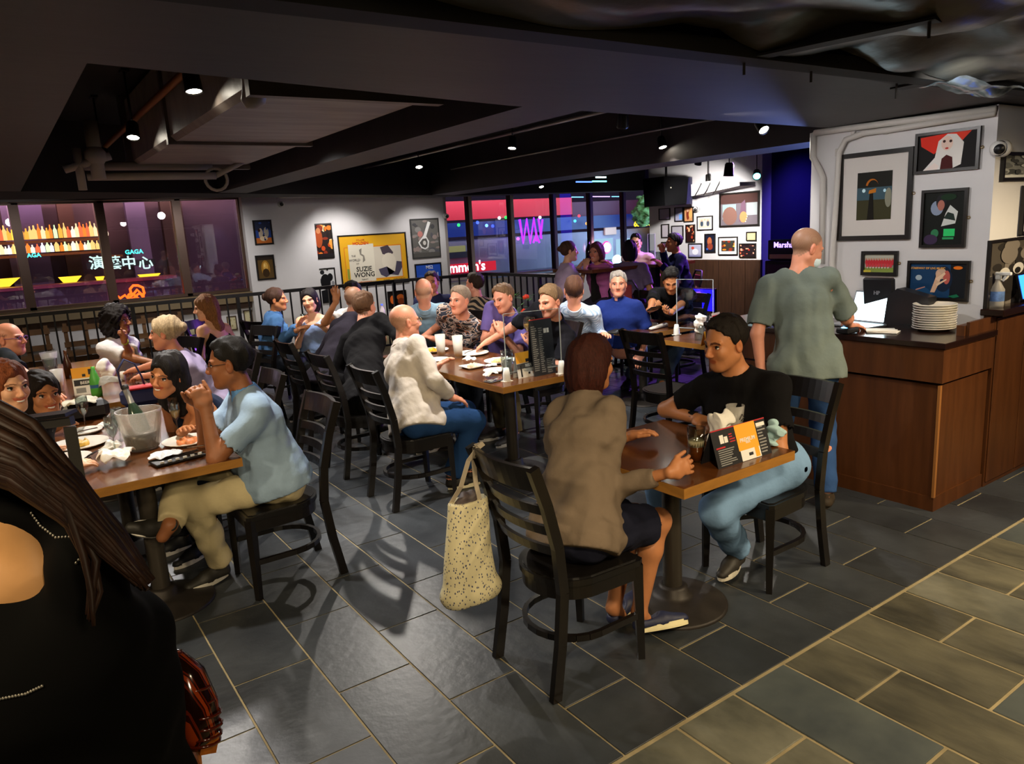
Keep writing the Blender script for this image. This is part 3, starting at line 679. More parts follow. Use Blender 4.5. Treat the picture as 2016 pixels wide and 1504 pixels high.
XL=[.55-.327*k for k in range(9,0,-1)]+[.550,.877,1.202,1.520,1.833,2.143,2.450,2.757,3.063,3.360,3.670,3.962,4.262]; 
while XL[-1]<10.9: XL.append(XL[-1]+.305)
i0=XL.index(.55)
for i in range(len(XL)-1):
    par=(i-i0)%2; y0=2.005 if par else 2.333
    ys=sorted([1.675]+[y0+.655*k for k in range(-1,13) if y0+.655*k>1.7])
    if ys[1]-ys[0]<.05: ys.pop(1)
    for a,b in zip(ys[:-1],ys[1:]): tiles.append((XL[i],XL[i+1],a,b,0))
XL2=[2.386+.3105*k for k in range(-10,13)]
for i in range(len(XL2)-1):
    par=(i-10)%2; y0=1.352 if par==0 else 1.028
    ys=sorted([1.668]+[y0-.655*k for k in range(0,4)])
    for a,b in zip(ys[:-1],ys[1:]): tiles.append((XL2[i],XL2[i+1],a,b,1))
tiles=[t for t in tiles if vis((t[0]+t[1])/2,(t[2]+t[3])/2) or vis(t[0],t[2]) or vis(t[1],t[3])]
tiles.sort(key=lambda t:((t[0]+t[1])**2+(t[2]+t[3])**2)); rg=random.Random(4); far=MB(); TM={}
for n,(x0,x1,y0,y1,k) in enumerate(tiles):
    g=.0042 if k==0 else .0060; c=((x0+x1)/2,(y0+y1)/2); dx,dy=x1-x0-2*g,y1-y0-2*g; up=rg.uniform(-.0006,.0006) if k==0 else rg.uniform(-.001,.0015)
    if n<298:
        key=(round(dx,3),round(dy,3),k,rg.randrange(5) if k else 0); m=TM.get(key)
        if m is None:
            b=MB(); b.box((0,0,-.004),(dx,dy,.010),bev=.0012 if k==0 else .0025)
            m=b.mesh('tile',slate if k==0 else (slate_g,slate_b,slate_d,slate_g,slate_d)[key[3]]); TM[key]=m
        o=bpy.data.objects.new('tile',m); COL.objects.link(o); o.parent=floor; o.location=(c[0],c[1],up)
    else: far.box((c[0],c[1],-.004+up),(dx,dy,.010))
if far.v: fo=far.build('tiles_beyond',slate,floor); fo['kind']='stuff'
# ---------------------------------------------------------------- walls
white=mat('white_paint','#d8d6d6',rough=.7,noise=.03,nscale=3,kind='world',bump=.05,bscale=30)
black=mat('black_paint','#15130f',rough=.75,noise=.2,nscale=3,kind='world')
soff=mat('dark_soffit','#312d2c',rough=.55,noise=.22,nscale=1.4,kind='world',stretch=(.5,1.6,1),bump=.12,bscale=9)
navy=mat('navy_paint','#1a1440',rough=.7)
brown=mat('window_metal','#4a3428',rough=.45,metal=.3)
sill_brown=mat('window_sill_stone','#7b6a4c',rough=.6)  # yellowish brown of the window sill
woodp=mat('wood_panel','#3b2517',rough=.45,noise=.35,nscale=5,stretch=(6,6,.6))
def wall(name,x0,y0,z0,x1,y1,z1,m): b=MB(); b.box(((x0+x1)/2,(y0+y1)/2,(z0+z1)/2),(abs(x1-x0),abs(y1-y0),abs(z1-z0))); return struct(name,b,m)
zt=2.52; zb=1.02
wx=[onY(px,505,YW).x for px in (-300,-125,40,207,357,484)]; wr=[onY(px,455,YW).x for px in (871,922,1004,1088,1160,1225,1291,1360,1435)]
b=MB(); b.box(((wx[0]-1+wx[-1])/2,YW+.1,.42),(wx[-1]-wx[0]+1,.2,.84)); struct('wall_back',b,white)
b=MB(); b.box(((wx[0]-1+wx[-1])/2,YW-.05,.93),(wx[-1]-wx[0]+1.,.30,.16)); struct('trim_1',b,sill_brown)
b=MB(); b.box(((wx[0]-1+wx[-1])/2,YW-.02,.80),(wx[-1]-wx[0]+1.,.12,.10)); struct('trim_2',b,brown)
wall('wall_gallery',wx[-1],YW-.10,0,wr[0],YW+.2,3.0,white)
b=MB(); b.box(((wx[-1]+.55)+0,YW-.16,1.5),(1.15,.14,3.0)); struct('wall_pier',b,white)
wall('wall_below_windows',wr[0],YW,0,wr[-1]+.5,YW+.2,.80,white)
wall('wall_left',-1.9,-1.0,0,-2.1,YW+.2,3.0,white)
wall('wall_behind',-2.1,-1.6,0,6.5,-1.8,3.0,mat('wall_dark_behind','#2a2018',rough=.7))
wall('wall_right_pictures',XR,2.12,0,XR+.25,3.34,2.34,white)
wall('wall_right_return',XR+.25,2.12,0,8.5,2.34,2.34,white)
wall('wall_right_far',XP,8.13,0,XP+.25,10.75,3.0,white)
b=MB(); b.box((XP-.03,9.4,.505),(.06,2.6,1.01)); pn=struct('wall_wood_panelling',b,woodp)
for k in range(9): b=MB(); b.box((XP-.066,8.25+.29*k,.5),(.012,.27,.99),bev=.003); b.build('panel',woodp,pn)
wall('wall_stage_back',13.4,3.2,0,13.6,8.6,3.0,navy); wall('wall_stage_side',XP+.25,8.13,0,13.6,8.2,3.0,navy)
wall('wall_bay_side',wr[-1]+.3,10.75,0,wr[-1]+.5,YW,3.0,white)
wall('wall_bay_return',XP,10.75,0,wr[-1]+.5,10.9,.1,white)
wall('wall_bar_side',XR+.25,3.2,0,13.6,3.34,3.0,navy)
b=MB(); b.box((4,5,3.05),(20,22,.1)); struct('ceiling',b,black)
# beams
def beam(n,poly,z0,z1,m=soff): b=MB(); b.prism(poly,z0,z1); return struct('trim_%d'%n,b,m)
beam(3,[(-3,1.78),(8.7,1.78),(8.7,3.25),(4.75,3.18),(3.6,3.10),(2.1,2.98),(.34,2.66),(-3,2.6)],2.35,3.0)
beam(4,[(-3,2.55),(.34,2.62),(.34,8.05),(-3,7.6)],2.351,3.0)
p1,p2=onY(850,265,1),0
beam(5,[(2.22,2.9),(2.62,2.95),(2.62,9.2),(2.26,9.2)],2.36,3.0)
beam(6,[(5.85,3.1),(6.40,3.15),(6.45,10.9),(5.9,10.9)],2.36,3.0)
beam(7,[(-3,8.05),(.4,8.1),(2.6,9.15),(6.45,10.85),(10.8,10.85),(10.8,11.3),(6.3,11.3),(2.4,9.7),(-3,8.5)],2.353,3.0,black)
beam(8,[(-3,YW-.35),(wr[-1]+.5,YW-.35),(wr[-1]+.5,YW+.1),(-3,YW+.1)],2.50,3.0,mat('window_head','#4c443e',rough=.6))
beam(9,[(4.0,YW-.9),(6.2,YW-.9),(7.1,YW-.2),(4.0,YW-.2)],2.46,2.54,white)
b=MB(); b.bar((-2,1.80,2.345),(8,1.80,2.345),.10,.05); struct('trim_10',b,black)
# near ceiling: crumpled dark insulation duct and angle-iron frame
def sheet(name,x0,x1,y0,y1,z,amp,m,nx=70,ny=40,seed=1,fx=3,fy=6,sag=.0,parent=None):
    rgx=np.random.RandomState(seed); X,Y=np.meshgrid(np.linspace(x0,x1,nx),np.linspace(y0,y1,ny),indexing='ij'); Z=np.zeros_like(X)
    for i in range(14):
        a,b_,p=rgx.normal()*fx,rgx.normal()*fy,rgx.rand()*6; Z+=np.abs(np.sin(a*X+b_*Y+p+.8*np.sin(2.1*X+i)))*amp/(1+.25*i)
    Z=z-Z*.35+sag*((X-(x0+x1)/2)/(x1-x0))**2; Vt=np.stack([X,Y,Z],-1).reshape(-1,3); I=np.arange(nx*ny).reshape(nx,ny)
    F=np.stack([I[:-1,:-1],I[:-1,1:],I[1:,1:],I[1:,:-1]],-1).reshape(-1,4); return npobj(name,Vt,F,[m],parent)
iron=mat('black_iron','#120f0c',rough=.6)
foil=mat('insulation_wrap','#3b3a34',rough=.30,spec=.6,noise=.3,nscale=3,kind='world',bump=.25,bscale=12)
t=thing('insulated_duct','dark crumpled wrapped duct filling the ceiling above the near aisle','duct',(3,.7,2.4))
o=sheet('wrap',-.2,6.0,-.6,1.74,2.50,.10,foil,110,60,3,2.2,4.5); o.parent=t; o.location=(-3,-.7,-2.4)
foil2=mat('foil','#8fa3ad',rough=.25,metal=.8,noise=.5,nscale=9,kind='world')
o=sheet('foil_patch',at(1960,150,2.33).x-.35,at(1960,150,2.33).x+.25,at(1880,150,2.33).y-.10,at(1880,150,2.33).y+.10,2.36,.05,foil2,30,14,5,8,14); o.parent=t; o.location=(-3,-.7,-2.4)
iron=mat('black_iron','#120f0c',rough=.6)
t=thing('angle_iron_frame','black angle iron hanging frame under the wrapped duct','frame',at(1465,118,2.33))
o0=Vector(t.location)
def ang(a,c_,w_=.07): 
    b=MB(); b.bar(Vector(a)-o0,Vector(c_)-o0,w_,.008); b.bar(Vector(a)-o0+Vector((0,0,.025)),Vector(c_)-o0+Vector((0,0,.025)),.008,.05); b.build('bar',iron,t)
ang(at(1465,118,2.33),at(1848,38,2.33)); ang(at(1460,105,2.35),at(1790,165,2.35),.06); ang(at(1590,135,2.34),at(1650,128,2.34),.10); ang(at(1765,175,2.34),at(1840,160,2.34),.10)
for px,py in ((1465,118),(1830,40),(1597,135),(1765,172)): b=MB(); q=at(px,py,2.33)-o0; b.tube([q+Vector((0,0,-.05)),q+Vector((0,0,.25))],.005,6); b.build('hanger_rod',iron,t)
# ---------------------------------------------------------------- windows
pane=glass_mat('window_glass','#e8e4ee',ior=1.42,rough=.01)
wmul=mat('mullion_dark','#2c1f1c',rough=.4,metal=.4); wmul2=mat('mullion_grey','#b4aaa6',rough=.4,metal=.3)
nwin=0
for xs,m1,zb_ in ((wx,brown,zb),(wr,wmul2,.84)):
    for i in range(len(xs)-1):
        nwin+=1; x0,x1=xs[i],xs[i+1]; zt_=2.52
        root=bpy.data.objects.new('window_%d'%nwin,None); COL.objects.link(root); root.location=((x0+x1)/2,YW,zb_); root['kind']='structure'; hw=(x1-x0)/2
        b=MB(); b.box((-hw+.04,0,(zt_-zb_)/2),(.08,.12,zt_-zb_)); b.box((hw-.02,-.02,(zt_-zb_)/2),(.04,.10,zt_-zb_),mi=1); b.box((0,0,.02),(2*hw,.12,.04)); b.box((0,0,zt_-zb_-.02),(2*hw,.12,.04)); b.build('window_frame',[m1,wmul if xs is wr else m1],root)
        b=MB(); b.box((0.01,.02,(zt_-zb_)/2),(2*hw-.13,.006,zt_-zb_-.08)); b.build('pane',pane,root)
# ---------------------------------------------------------------- the world outside the windows
def flatbox(name,x0,x1,y0,y1,z0,z1,m,parent=None,bev=0): b=MB(); b.box(((x0+x1)/2,(y0+y1)/2,(z0+z1)/2),(x1-x0,y1-y0,z1-z0),bev=bev); return b.build(name,m,parent)
YB=16.5
def oY(px,py,Y=YB): return onY(px,py,Y)
# bar reflected in the left windows, built as a room beyond the glass
t=thing('reflected_bar','bar with bottle shelves reflected in the left windows, built as a room beyond','bar',(0,YB,0))
bw=mat('bar_wall','#4a3542',rough=.7,noise=.25,nscale=1.2,kind='world'); off=Vector((0,YB,0))
def P_(name,px0,py0,px1,py1,m,dy=.1,Y=YB,tt=None):
    pm_=(px0+px1)/2; a,c_=oY(px0,(py0+py1)/2,Y),oY(px1,(py0+py1)/2,Y); a.z=oY(pm_,py0,Y).z; c_.z=oY(pm_,py1,Y).z; b=MB(); b.box(((a.x+c_.x)/2-(tt or t).location.x,Y-(tt or t).location.y,(a.z+c_.z)/2-(tt or t).location.z),(abs(c_.x-a.x),dy,abs(a.z-c_.z))); return b.build(name,m,tt or t)
P_('wall_panel',-200,300,560,800,bw,.1,YB+.9)
for x0,x1,c in ((55,100,'#5c4a7a'),(130,160,'#4a2c28'),(262,300,'#6a5a80'),(330,372,'#3a2420'),(20,38,'#6b5a86')): P_('column',x0,395,x1,640,mat('barcol'+c,c,rough=.6),.2,YB+.5)
shelfm=mat('shelf_wood','#7a4a20',rough=.5)
P_('shelf',-120,475,205,480,shelfm,.3); P_('shelf',-120,502,205,507,shelfm,.3); P_('shelf',205,502,240,506,shelfm,.3)
P_('counter_front',-150,567,345,640,mat('bar_counter','#2a1820',rough=.5),.5,YB-.6); P_('counter_edge',-150,560,345,566,mat('bar_edge','#7a3a48',rough=.4),.6,YB-.7)
bot_cols=['#ffb040','#ffe0a0','#ff8830','#fff0c8','#d8ffb0','#ffcc70','#ff7040','#ffffff']
for row,(y0,y1) in enumerate(((473,447),(500,480))):
    k=0; px=-110
    while px<200:
        px+=rg.choice((7,8,9,10)); 
        if 22<px<42 and row==9: continue
        a=oY(px,y0); a.z=oY(45,y0-1).z; h_=(oY(px,y1).z-oY(px,y0).z)*rg.uniform(.75,1.15); bt=thing('liquor_bottle','small liquor bottle with painted glow on the %s bar shelf across the way'%('upper' if row==0 else 'lower'),'bottle',(a.x,YB-.05,a.z),group='bottles on the %s bar shelf'%('upper' if row==0 else 'lower'))
        mb=MB(); r=.032*rg.uniform(.9,1.3); mb.lathe([(.001,0),(r,0),(r,h_*.6),(r*.35,h_*.78),(r*.32,h_),(.001,h_)],8); c=bot_cols[rg.randrange(8)]; mb.build('glass_body',emis('bottle_glow'+c,c,rg.choice((1.2,1.2))),bt)  # light on the bottles painted as emission in their colours
yl=emis('lamp_shade_glow','#ffc62e',1.6)
for (x0,x1,py,h_) in ((-40,42,552,10),(115,162,546,9),(188,206,545,8),(272,316,541,7)):
    a,c_=oY(x0,py,YB-.4),oY(x1,py+h_,YB-.4); tt=thing('bar_lamp','yellow glowing wedge shaped bar lamp at column %d of the counter across'%x0 if False else {-40:'long yellow glowing bar lamp beyond the first left window',115:'yellow glowing wedge lamp beyond the second left window',188:'small yellow lamp beside the second mullion',272:'yellow glowing lamp beyond the third left window'}[x0],'lamp',((a.x+c_.x)/2,YB-.4,c_.z))
    wd=c_.x-a.x; hg=a.z-c_.z; mb=MB(); mb.prism([(-wd/2,hg),(wd/2,hg),(wd*.2,0),(-wd*.3,0)],-.1,.1,Matrix(((1,0,0),(0,0,-1),(0,1,0)))); mb.build('shade',yl,tt)
gl=emis('sign_green_white','#bfe8d0',1.3)
tt=thing('chinese_neon_sign','pale green lit Chinese sign beyond the second and third left windows','sign',oY(240,520,YB-.8)); o0=Vector(tt.location)
for ch,px in (('演',191),('藝',224),('中',254),('心',287)): q=oY(px,519,YB-.8)-o0; lettering(ch,.26,q,(1,0,0),(0,0,1),gl,tt,True)
b=MB(); q0=oY(172,530,YB-.75)-o0; q1=oY(305,509,YB-.75)-o0; b.box(((q0.x+q1.x)/2,.06,(q0.z+q1.z)/2),(q1.x-q0.x,.04,q1.z-q0.z)); b.build('board',mat('signboard','#2e2a33'),tt)
tt=thing('teal_sign','small teal lit word sign above the Chinese sign','sign',oY(264,496,YB-.8)); lettering('GAGA',.11,Vector((0,0,0)),(1,0,0),(0,0,1),emis('teal_glow','#40ffe0',3),tt,True); lettering('GAGA',.10,oY(62,503,YB-.9)-Vector(tt.location),(1,0,0),(0,0,1),emis('teal_glow','#40ffe0',3),tt,True)
def neon(name,label,pts,Y,r,m,z=None):
    w_=[oY(px,py,Y) for px,py in pts]; o0=w_[0]; tt=thing(name,label,'neon sign',o0); mb=MB(); mb.tube([p-o0 for p in w_],r,8); mb.build('tube',m,tt); return tt
rn=emis('neon_red','#ff4a10',4)
tt=neon('neon_fruit_sign','red orange neon outline with a loop and two round shapes beyond the third left window',[(222,585),(230,582),(237,587),(246,581),(252,588),(262,580),(270,570),(276,577),(281,585),(284,577),(281,566),(272,562),(262,562),(256,569),(258,577)],YB-1.2,.022,rn)
for px,py in ((259,583),(276,583)):
    q=[oY(px+7*math.cos(a),py+5*math.sin(a),YB-1.2)-Vector(tt.location) for a in np.linspace(0,6.28,14)]; mb=MB(); mb.tube(q,.02,6); mb.build('tube',rn,tt)
area((1.2,15.3,3.2),(1.2,17,1.2),420,(1,.66,.5),6,.8,'bar_room_fill'); area((1.2,15.0,.2),(1.2,17,1.2),40,(.8,.5,.9),6,.8,'bar_room_fill')  # fill lights added to brighten the bar room
area((10.5,14.6,4.2),(10.5,17.6,1.2),420,(.88,.86,1),7,1,'street_fill'); area((16,15.5,2),(13,17.6,1.5),120,(.5,.9,1),3,2,'street_fill')  # fill lights added to brighten the street frontage
# people-less street to the right
t=thing('street_building','street frontage with red canopy and pale wall beyond the right windows','building',(9,17.5,0))
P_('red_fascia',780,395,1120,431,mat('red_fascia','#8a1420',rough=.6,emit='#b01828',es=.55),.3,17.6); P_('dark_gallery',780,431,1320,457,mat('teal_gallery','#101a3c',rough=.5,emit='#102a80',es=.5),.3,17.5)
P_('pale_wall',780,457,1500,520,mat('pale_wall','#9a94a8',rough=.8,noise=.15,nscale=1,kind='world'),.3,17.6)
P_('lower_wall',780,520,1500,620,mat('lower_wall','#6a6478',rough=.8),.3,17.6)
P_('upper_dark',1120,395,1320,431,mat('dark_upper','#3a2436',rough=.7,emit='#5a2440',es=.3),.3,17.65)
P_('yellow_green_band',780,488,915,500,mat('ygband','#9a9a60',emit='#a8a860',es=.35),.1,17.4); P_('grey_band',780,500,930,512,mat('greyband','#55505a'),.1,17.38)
for x0,x1 in ((1160,1205),(1215,1240)): P_('bright_panel',x0,470,x1,512,emis('cool_panel','#a8d8e0',.9),.1,17.4)
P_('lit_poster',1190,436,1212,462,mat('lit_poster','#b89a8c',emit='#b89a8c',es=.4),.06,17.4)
for i,(px,py,c,s_) in enumerate(((925,428,'#20e0a0',3),(996,428,'#30ff50',2),(983,429,'#ffffff',3),(958,444,'#60a0ff',3),(903,443,'#30d060',2),(970,445,'#3050ff',2),(1063,428,'#ffffff',2),(940,438,'#4060ff',2),(1140,425,'#ff5060',1.5),(1155,440,'#ffb060',1.5),(1132,435,'#50c0ff',2),(1008,500,'#c8a0ff',1.5),(1020,470,'#ff60ff',2))):
    mb=MB(); mb.sphere(oY(px,py,17.2)-Vector(t.location),.045,8); mb.build('street_light',emis('street'+c,c,s_),t)
tt=thing('red_shop_sign','white script sign on a lit red board beyond the right windows','sign',oY(915,527,17.2)); o0=Vector(tt.location)
b=MB(); q0=oY(872,541,17.25)-o0; q1=oY(975,513,17.25)-o0; b.box(((q0.x+q1.x)/2,.05,(q0.z+q1.z)/2),(q1.x-q0.x,.05,q1.z-q0.z)); b.build('board',emis('red_board','#d02838',.8),tt)
lettering("Gammon's",.36,oY(907,527,17.2)-o0,(1,0,0),(0,0,1),emis('sign_white','#fff2f0',3.5),tt,True)
tt=neon('purple_neon_strokes','purple neon zigzag strokes on the wall beyond the right windows',[(1023,432),(1030,478),(1037,432),(1044,478),(1051,430),(1058,475)],16.8,.035,emis('neon_purple','#7a20ff',3.5))
for q_ in ([(1050,478),(1056,460),(1062,478)],[(1052,473),(1060,473)],[(1060,430),(1066,470)],[(1068,432),(1064,468)]):
    mb=MB(); mb.tube([oY(a,b_,16.8)-Vector(tt.location) for a,b_ in q_],.028,6); mb.build('tube',MATS['neon_purple'],tt)
tt=thing('yellow_neon_words','yellow neon words beyond the last right window','sign',oY(1268,438,17.2)); lettering('& fries',.34,Vector((0,0,0)),(1,0,0),(0,0,1),emis('neon_yellow','#ffd21e',3.2),tt,True)
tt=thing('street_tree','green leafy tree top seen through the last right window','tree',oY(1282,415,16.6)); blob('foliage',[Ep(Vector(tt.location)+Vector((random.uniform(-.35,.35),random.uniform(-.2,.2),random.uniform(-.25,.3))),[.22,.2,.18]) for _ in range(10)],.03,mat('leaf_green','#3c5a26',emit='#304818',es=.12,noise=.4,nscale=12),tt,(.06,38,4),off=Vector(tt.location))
b=MB(); b.tube([(0,0,-2.2),(0,0,0)],.06,8); b.build('trunk',mat('bark','#3a2a1c'),tt)
tt=thing('pink_glow_lamp','round pink and white glaring lamp behind the bar table guests','lamp',oY(1194,487,12.3)); b=MB(); b.sphere((0,0,0),.105,16,0,(1,.5,1)); b.build('bulb',emis('pink_white','#ffd0ea',9),tt); b=MB(); b.tube([(0,.08,-t.location.z),(0,.08,.0)],.015,6); b.build('stand',iron,t); b=MB(); b.lathe([(.11,-.03),(.135,0),(.11,.03)],18,M=Matrix.Rotation(math.pi/2,3,'X')); b.build('rim',mat('pinkrim','#c04080',emit='#ff4090',es=1.2),tt)
tt=thing('cyan_glow_lamp','pale cyan glaring lamp behind the bar table guests','lamp',oY(1215,512,12.35)); b=MB(); b.sphere((0,0,0),.13,16,0,(1,.5,.9)); b.build('bulb',emis('cyan_white','#a8f0ff',4),tt)
# ---------------------------------------------------------------- ceiling services
gal=mat('galvanised','#6b625c',rough=.45,metal=.6,noise=.2,nscale=5,kind='world'); conduit=mat('steel_conduit','#8a8580',rough=.35,metal=.7)
t=thing('box_duct','grey sheet metal air duct with a black louvred grille above the left tables','duct',(1.55,5,2.7))
wrapm=mat('duct_wrap','#8a7f76',rough=.45,noise=.25,nscale=4,kind='world',bump=.4,bscale=7,stretch=(.4,2,1))
b=MB(); b.box((0,.2,.02),(.92,3.3,.52),bev=.03); b.build('duct_body',wrapm,t)
b=MB(); b.box((0,1.95,.02),(.98,.06,.58)); b.build('flange',gal,t); b=MB(); b.box((0,-1.50,.02),(.98,.06,.58)); b.build('flange',gal,t); b=MB(); b.box((0,.35,.02),(.96,.05,.56)); b.build('flange',gal,t)
b=MB(); b.box((.05,-1.62,.06),(.84,.16,.44)); b.build('grille_box',iron,t)
for k in range(14): b=MB(); b.box((.05,-1.715,-.12+.028*k),(.78,.03,.006),Matrix.Rotation(.5,3,'X')); b.build('louvre',mat('louvre','#24201d',rough=.5),t)
o0=Vector((1.55,5,2.7)); blob('drape',[C((1.12,3.62,2.45),(1.12,3.55,2.85),.05,.08)],.02,wrapm,t,(.012,20,3),off=o0)
def pipe(name,label,cat,pts,r,m,col=None): 
    o0=Vector(pts[0]); tt=thing(name,label,cat,o0); b=MB(); b.tube([Vector(p)-o0 for p in pts],r,8); b.build('run',m,tt); return tt
orange=mat('copper_orange','#8a5224',rough=.45,metal=.3)
T1=pipe('light_track','orange brown light track running away above the left tables','track',[(1.02,3.6,2.70),(1.02,9.6,2.70)],.022,orange)
T2=pipe('light_track','second light track above the middle aisle with yellow glint','track',[(2.91,4.2,2.70),(2.91,9.4,2.70)],.018,conduit)
T3=pipe('light_track','third light track above the long middle table','track',[(4.42,4.4,2.70),(4.42,9.8,2.70)],.018,conduit)
T4=pipe('light_track','fourth light track along the dark beam face','track',[(5.80,4.0,2.68),(5.80,9.8,2.68)],.014,conduit)
pa,pb=at(172,348,2.36),at(425,346,2.36)
T5=pipe('white_ceiling_pipe','pale horizontal pipe under the far ceiling at left','pipe',[pa,pb],.030,mat('pale_pipe','#9a9488',rough=.5)); T6=pipe('white_ceiling_pipe','second pale pipe just above the first at left','pipe',[pa+Vector((0,.1,.09)),pb+Vector((0,.1,.09))],.035,MATS['pale_pipe'])
t=thing('pipe_valve','round pale valve and elbow at the end of the ceiling pipe','valve',pb); b=MB(); b.tube([(0.09*math.cos(a),0,.09*math.sin(a)-.03) for a in np.linspace(0,6.28,16)],.014,6,cap=False); b.tube([(0,0,0),(.25,0,.12)],.022,8); b.build('handwheel',MATS['pale_pipe'],t)
t=thing('pipe_junction','clustered pipe fittings at the left ceiling corner','fitting',at(190,320,2.45)); b=MB(); b.tube([(0,0,-.12),(0,0,.3)],.05,10); b.tube([(-.22,0,-.05),(.1,0,.05)],.03,8); b.sphere((0,0,.05),.08,10); b.tube([(-.12,0,-.2),(-.12,0,.1)],.03,8); b.build('fitting_body',MATS['pale_pipe'],t)
# spot lamps on the tracks
can=mat('lamp_can','#1b1816',rough=.35,metal=.5); chrome=mat('chrome','#c8c4be',rough=.12,metal=1)
lampE=emis('lamp_lens','#fff4e0',30)
def spotlamp(px,py,z,label,tgt,power=0,col=NEUT,ang=75,sc=1,e=None,top=2.69):
    c=at(px,py,z); d=(Vector(tgt)-c).normalized(); t=thing('spot_lamp',label,'spotlight',c); q=d.to_track_quat('Z','Y').to_matrix()
    b=MB(); b.lathe([(.030*sc,-.115*sc),(.040*sc,-.10*sc),(.044*sc,-.01*sc),(.047*sc,.004*sc),(.040*sc,.004*sc),(.038*sc,-.012*sc)],16,M=q); b.lathe([(.001,-.115*sc),(.030*sc,-.115*sc)],16,M=q); b.build('can',can,t)
    b=MB(); b.lathe([(.001,0),(.040*sc,0)],16,M=q,c=d*-.004); b.build('lens',e or lampE,t)
    if True:
        top=3.0
        b=MB(); up=-d*.08*sc; b.tube([up,(up.x,up.y,max(.02,top-z))],.008,6); b.box((up.x,up.y,top-z),(.05,.12,.03)); b.build('bracket',can,t)
    if power: spot(c+d*.03,tgt,power,col,ang,.5,.03)
    return t
spotlamp(382,180,2.55,'track spot lamp nearest on the orange track',(1.0,3.7,.7),80,NEUT); spotlamp(262,271,2.55,'track spot lamp hanging midway on the orange track',(.7,5.2,.7),85,NEUT)
spotlamp(197,318,2.5,'track spot lamp beside the pipe fittings',(.3,7,.8),85,NEUT); spotlamp(606,324,2.55,'track spot lamp farthest left on the second track',(3.2,8.2,.8),90,NEUT)
spotlamp(703,298,2.55,'track spot lamp below the white smoke detector',(2.4,5.6,.8),90,NEUT); spotlamp(943,231,2.5,'bright track spot lamp near the end of the second track',(2.7,4.6,.7),95,NEUT)
spotlamp(825,329,2.55,'track spot lamp on the third track above the blue shirt man',(4.0,7.4,.8),100,NEUT); spotlamp(1008,292,2.55,'track spot lamp with downward can on the third track',(3.9,5.9,.8),85,NEUT)
spotlamp(1226,249,2.5,'bright track spot lamp above the striped shirt man',(4.8,5.2,.8),110,NEUT); spotlamp(1305,290,2.5,'spot lamp with downward can left of the white pillar',(5.6,4.9,.8),50,NEUT)
spotlamp(1504,256,2.45,'tilted spot lamp nearest the white picture wall',(5.0,3.0,1.4),45,NEUT,top=2.6); spotlamp(1374,323,2.45,'small spot lamp in the dark bay behind the beam',(8,7.5,.8),40,NEUT,top=2.6)
spotlamp(1066,368,2.40,'tiny spot lamp above the right windows',(7.3,9.0,.8),60,NEUT,sc=.9,top=2.6); spotlamp(1394,356,2.40,'spot lamp over the far picture wall',(XP,9.2,1.3),170,(1,.95,.95),ang=100,top=2.6)
spotlamp(1326,290-0,2.45,'dim spot lamp beside the downward can',(5.9,6,.8),0,top=2.6,e=emis('lens_dim','#807868',.6)) if False else None
for (x,y,tx,ty,tz,p) in [(2.6,10.9,2.6,12.5,1.2,38),(5.0,11.45,5.0,12.5,1.2,38),(6.6,11.5,6.6,12.5,1.2,22),(0.4,10.4,.4,12.5,.9,30),(2.5,7.2,3.1,8.8,.9,90),(1.0,8.4,1.2,7.4,.9,80),(.8,5.5,.3,4.4,.9,50),(3.0,4.3,3.6,5.6,.9,60),(3.3,1.5,5.0,2.7,1.3,32),(3.5,2.9,5.0,2.5,1.5,22),(9.3,8.3,10.8,9.3,1.3,190),(1.7,6.0,3.0,5.0,.8,60),(4.9,3.5,4.2,3.7,0,30)]:
    spot((x,y,2.33),(tx,ty,tz),p,(1,.95,.92),95,.7,.06)  # wash spots added to brighten walls and tables, with no lamp body
# coloured stage lights
t=spotlamp(1434,346,2.35,'stage lamp glowing pink and blue at the dark stage',(9,7.5,1),0,e=emis('stage_magenta','#c040ff',8),sc=1.6,top=2.6); spotlamp(1490,347,2.35,'stage lamp glowing teal at the dark stage',(8,6,1),0,e=emis('stage_teal','#50f0f0',8),sc=1.4,top=2.6)
spotlamp(1491,369,2.3,'yellow green glaring stage lamp below the teal one',CP,0,e=emis('stage_lime','#e0ff30',40),sc=1.5,top=2.6)
spot((9.8,7.6,2.6),(6.1,7.2,.9),520,PURP,50,.6,.05); spot((9.6,6.6,2.6),(6.8,7.4,.8),420,(.45,.1,1),50,.6,.05); spot((12,6.5,2.7),(13.4,5.5,1.5),140,BLUE,120,.9,.1); spot((11.8,7.0,2.7),(12,8.2,1.2),60,BLUE,110,.9,.1)
spot((7.4,5.0,2.6),(3.2,1.4,2.36),20,(.35,.5,1),150,1,.3)  # blue fill added to tint the near ceiling
spot((8.2,4.9,.2),(5.2,2.6,2.4),170,(.25,.35,1),120,1,.3)  # upward blue fill added for the ceiling, not a stage lamp
b=MB(); q=onX(1590,390,XR+.6); 
t=thing('blue_lit_wall_edge','blue lit wall edge left of the white pillar, light painted as a glowing panel','light',(13.2,onX(1586,400,13.2).y,1.6)); b=MB(); b.box((0,0,.25),(.05,.42,1.9)); b.build('panel',emis('blue_edge_glow','#2a18ff',1.6),t)  # blue light on the wall edge painted as an emissive panel
t=thing('blue_lit_backdrop','small blue lit backdrop panel above the far wall pictures','panel',onX(1440,352,XP+.8)); b=MB(); b.box((0,0,0),(.04,.95,.22)); b.build('panel',emis('blue_panel','#2008d0',1.2),t)
t=thing('white_soffit_box','white ceiling box with loose cables above the large far print','box',onX(1420,370,XP-.2)); b=MB(); b.prism([(-.5,-.10),(.55,.0),(.55,.06),(-.5,.10)],-.2,.2,Matrix(((0,0,1),(-1,0,0),(0,1,0)))); b.build('box_body',white,t)
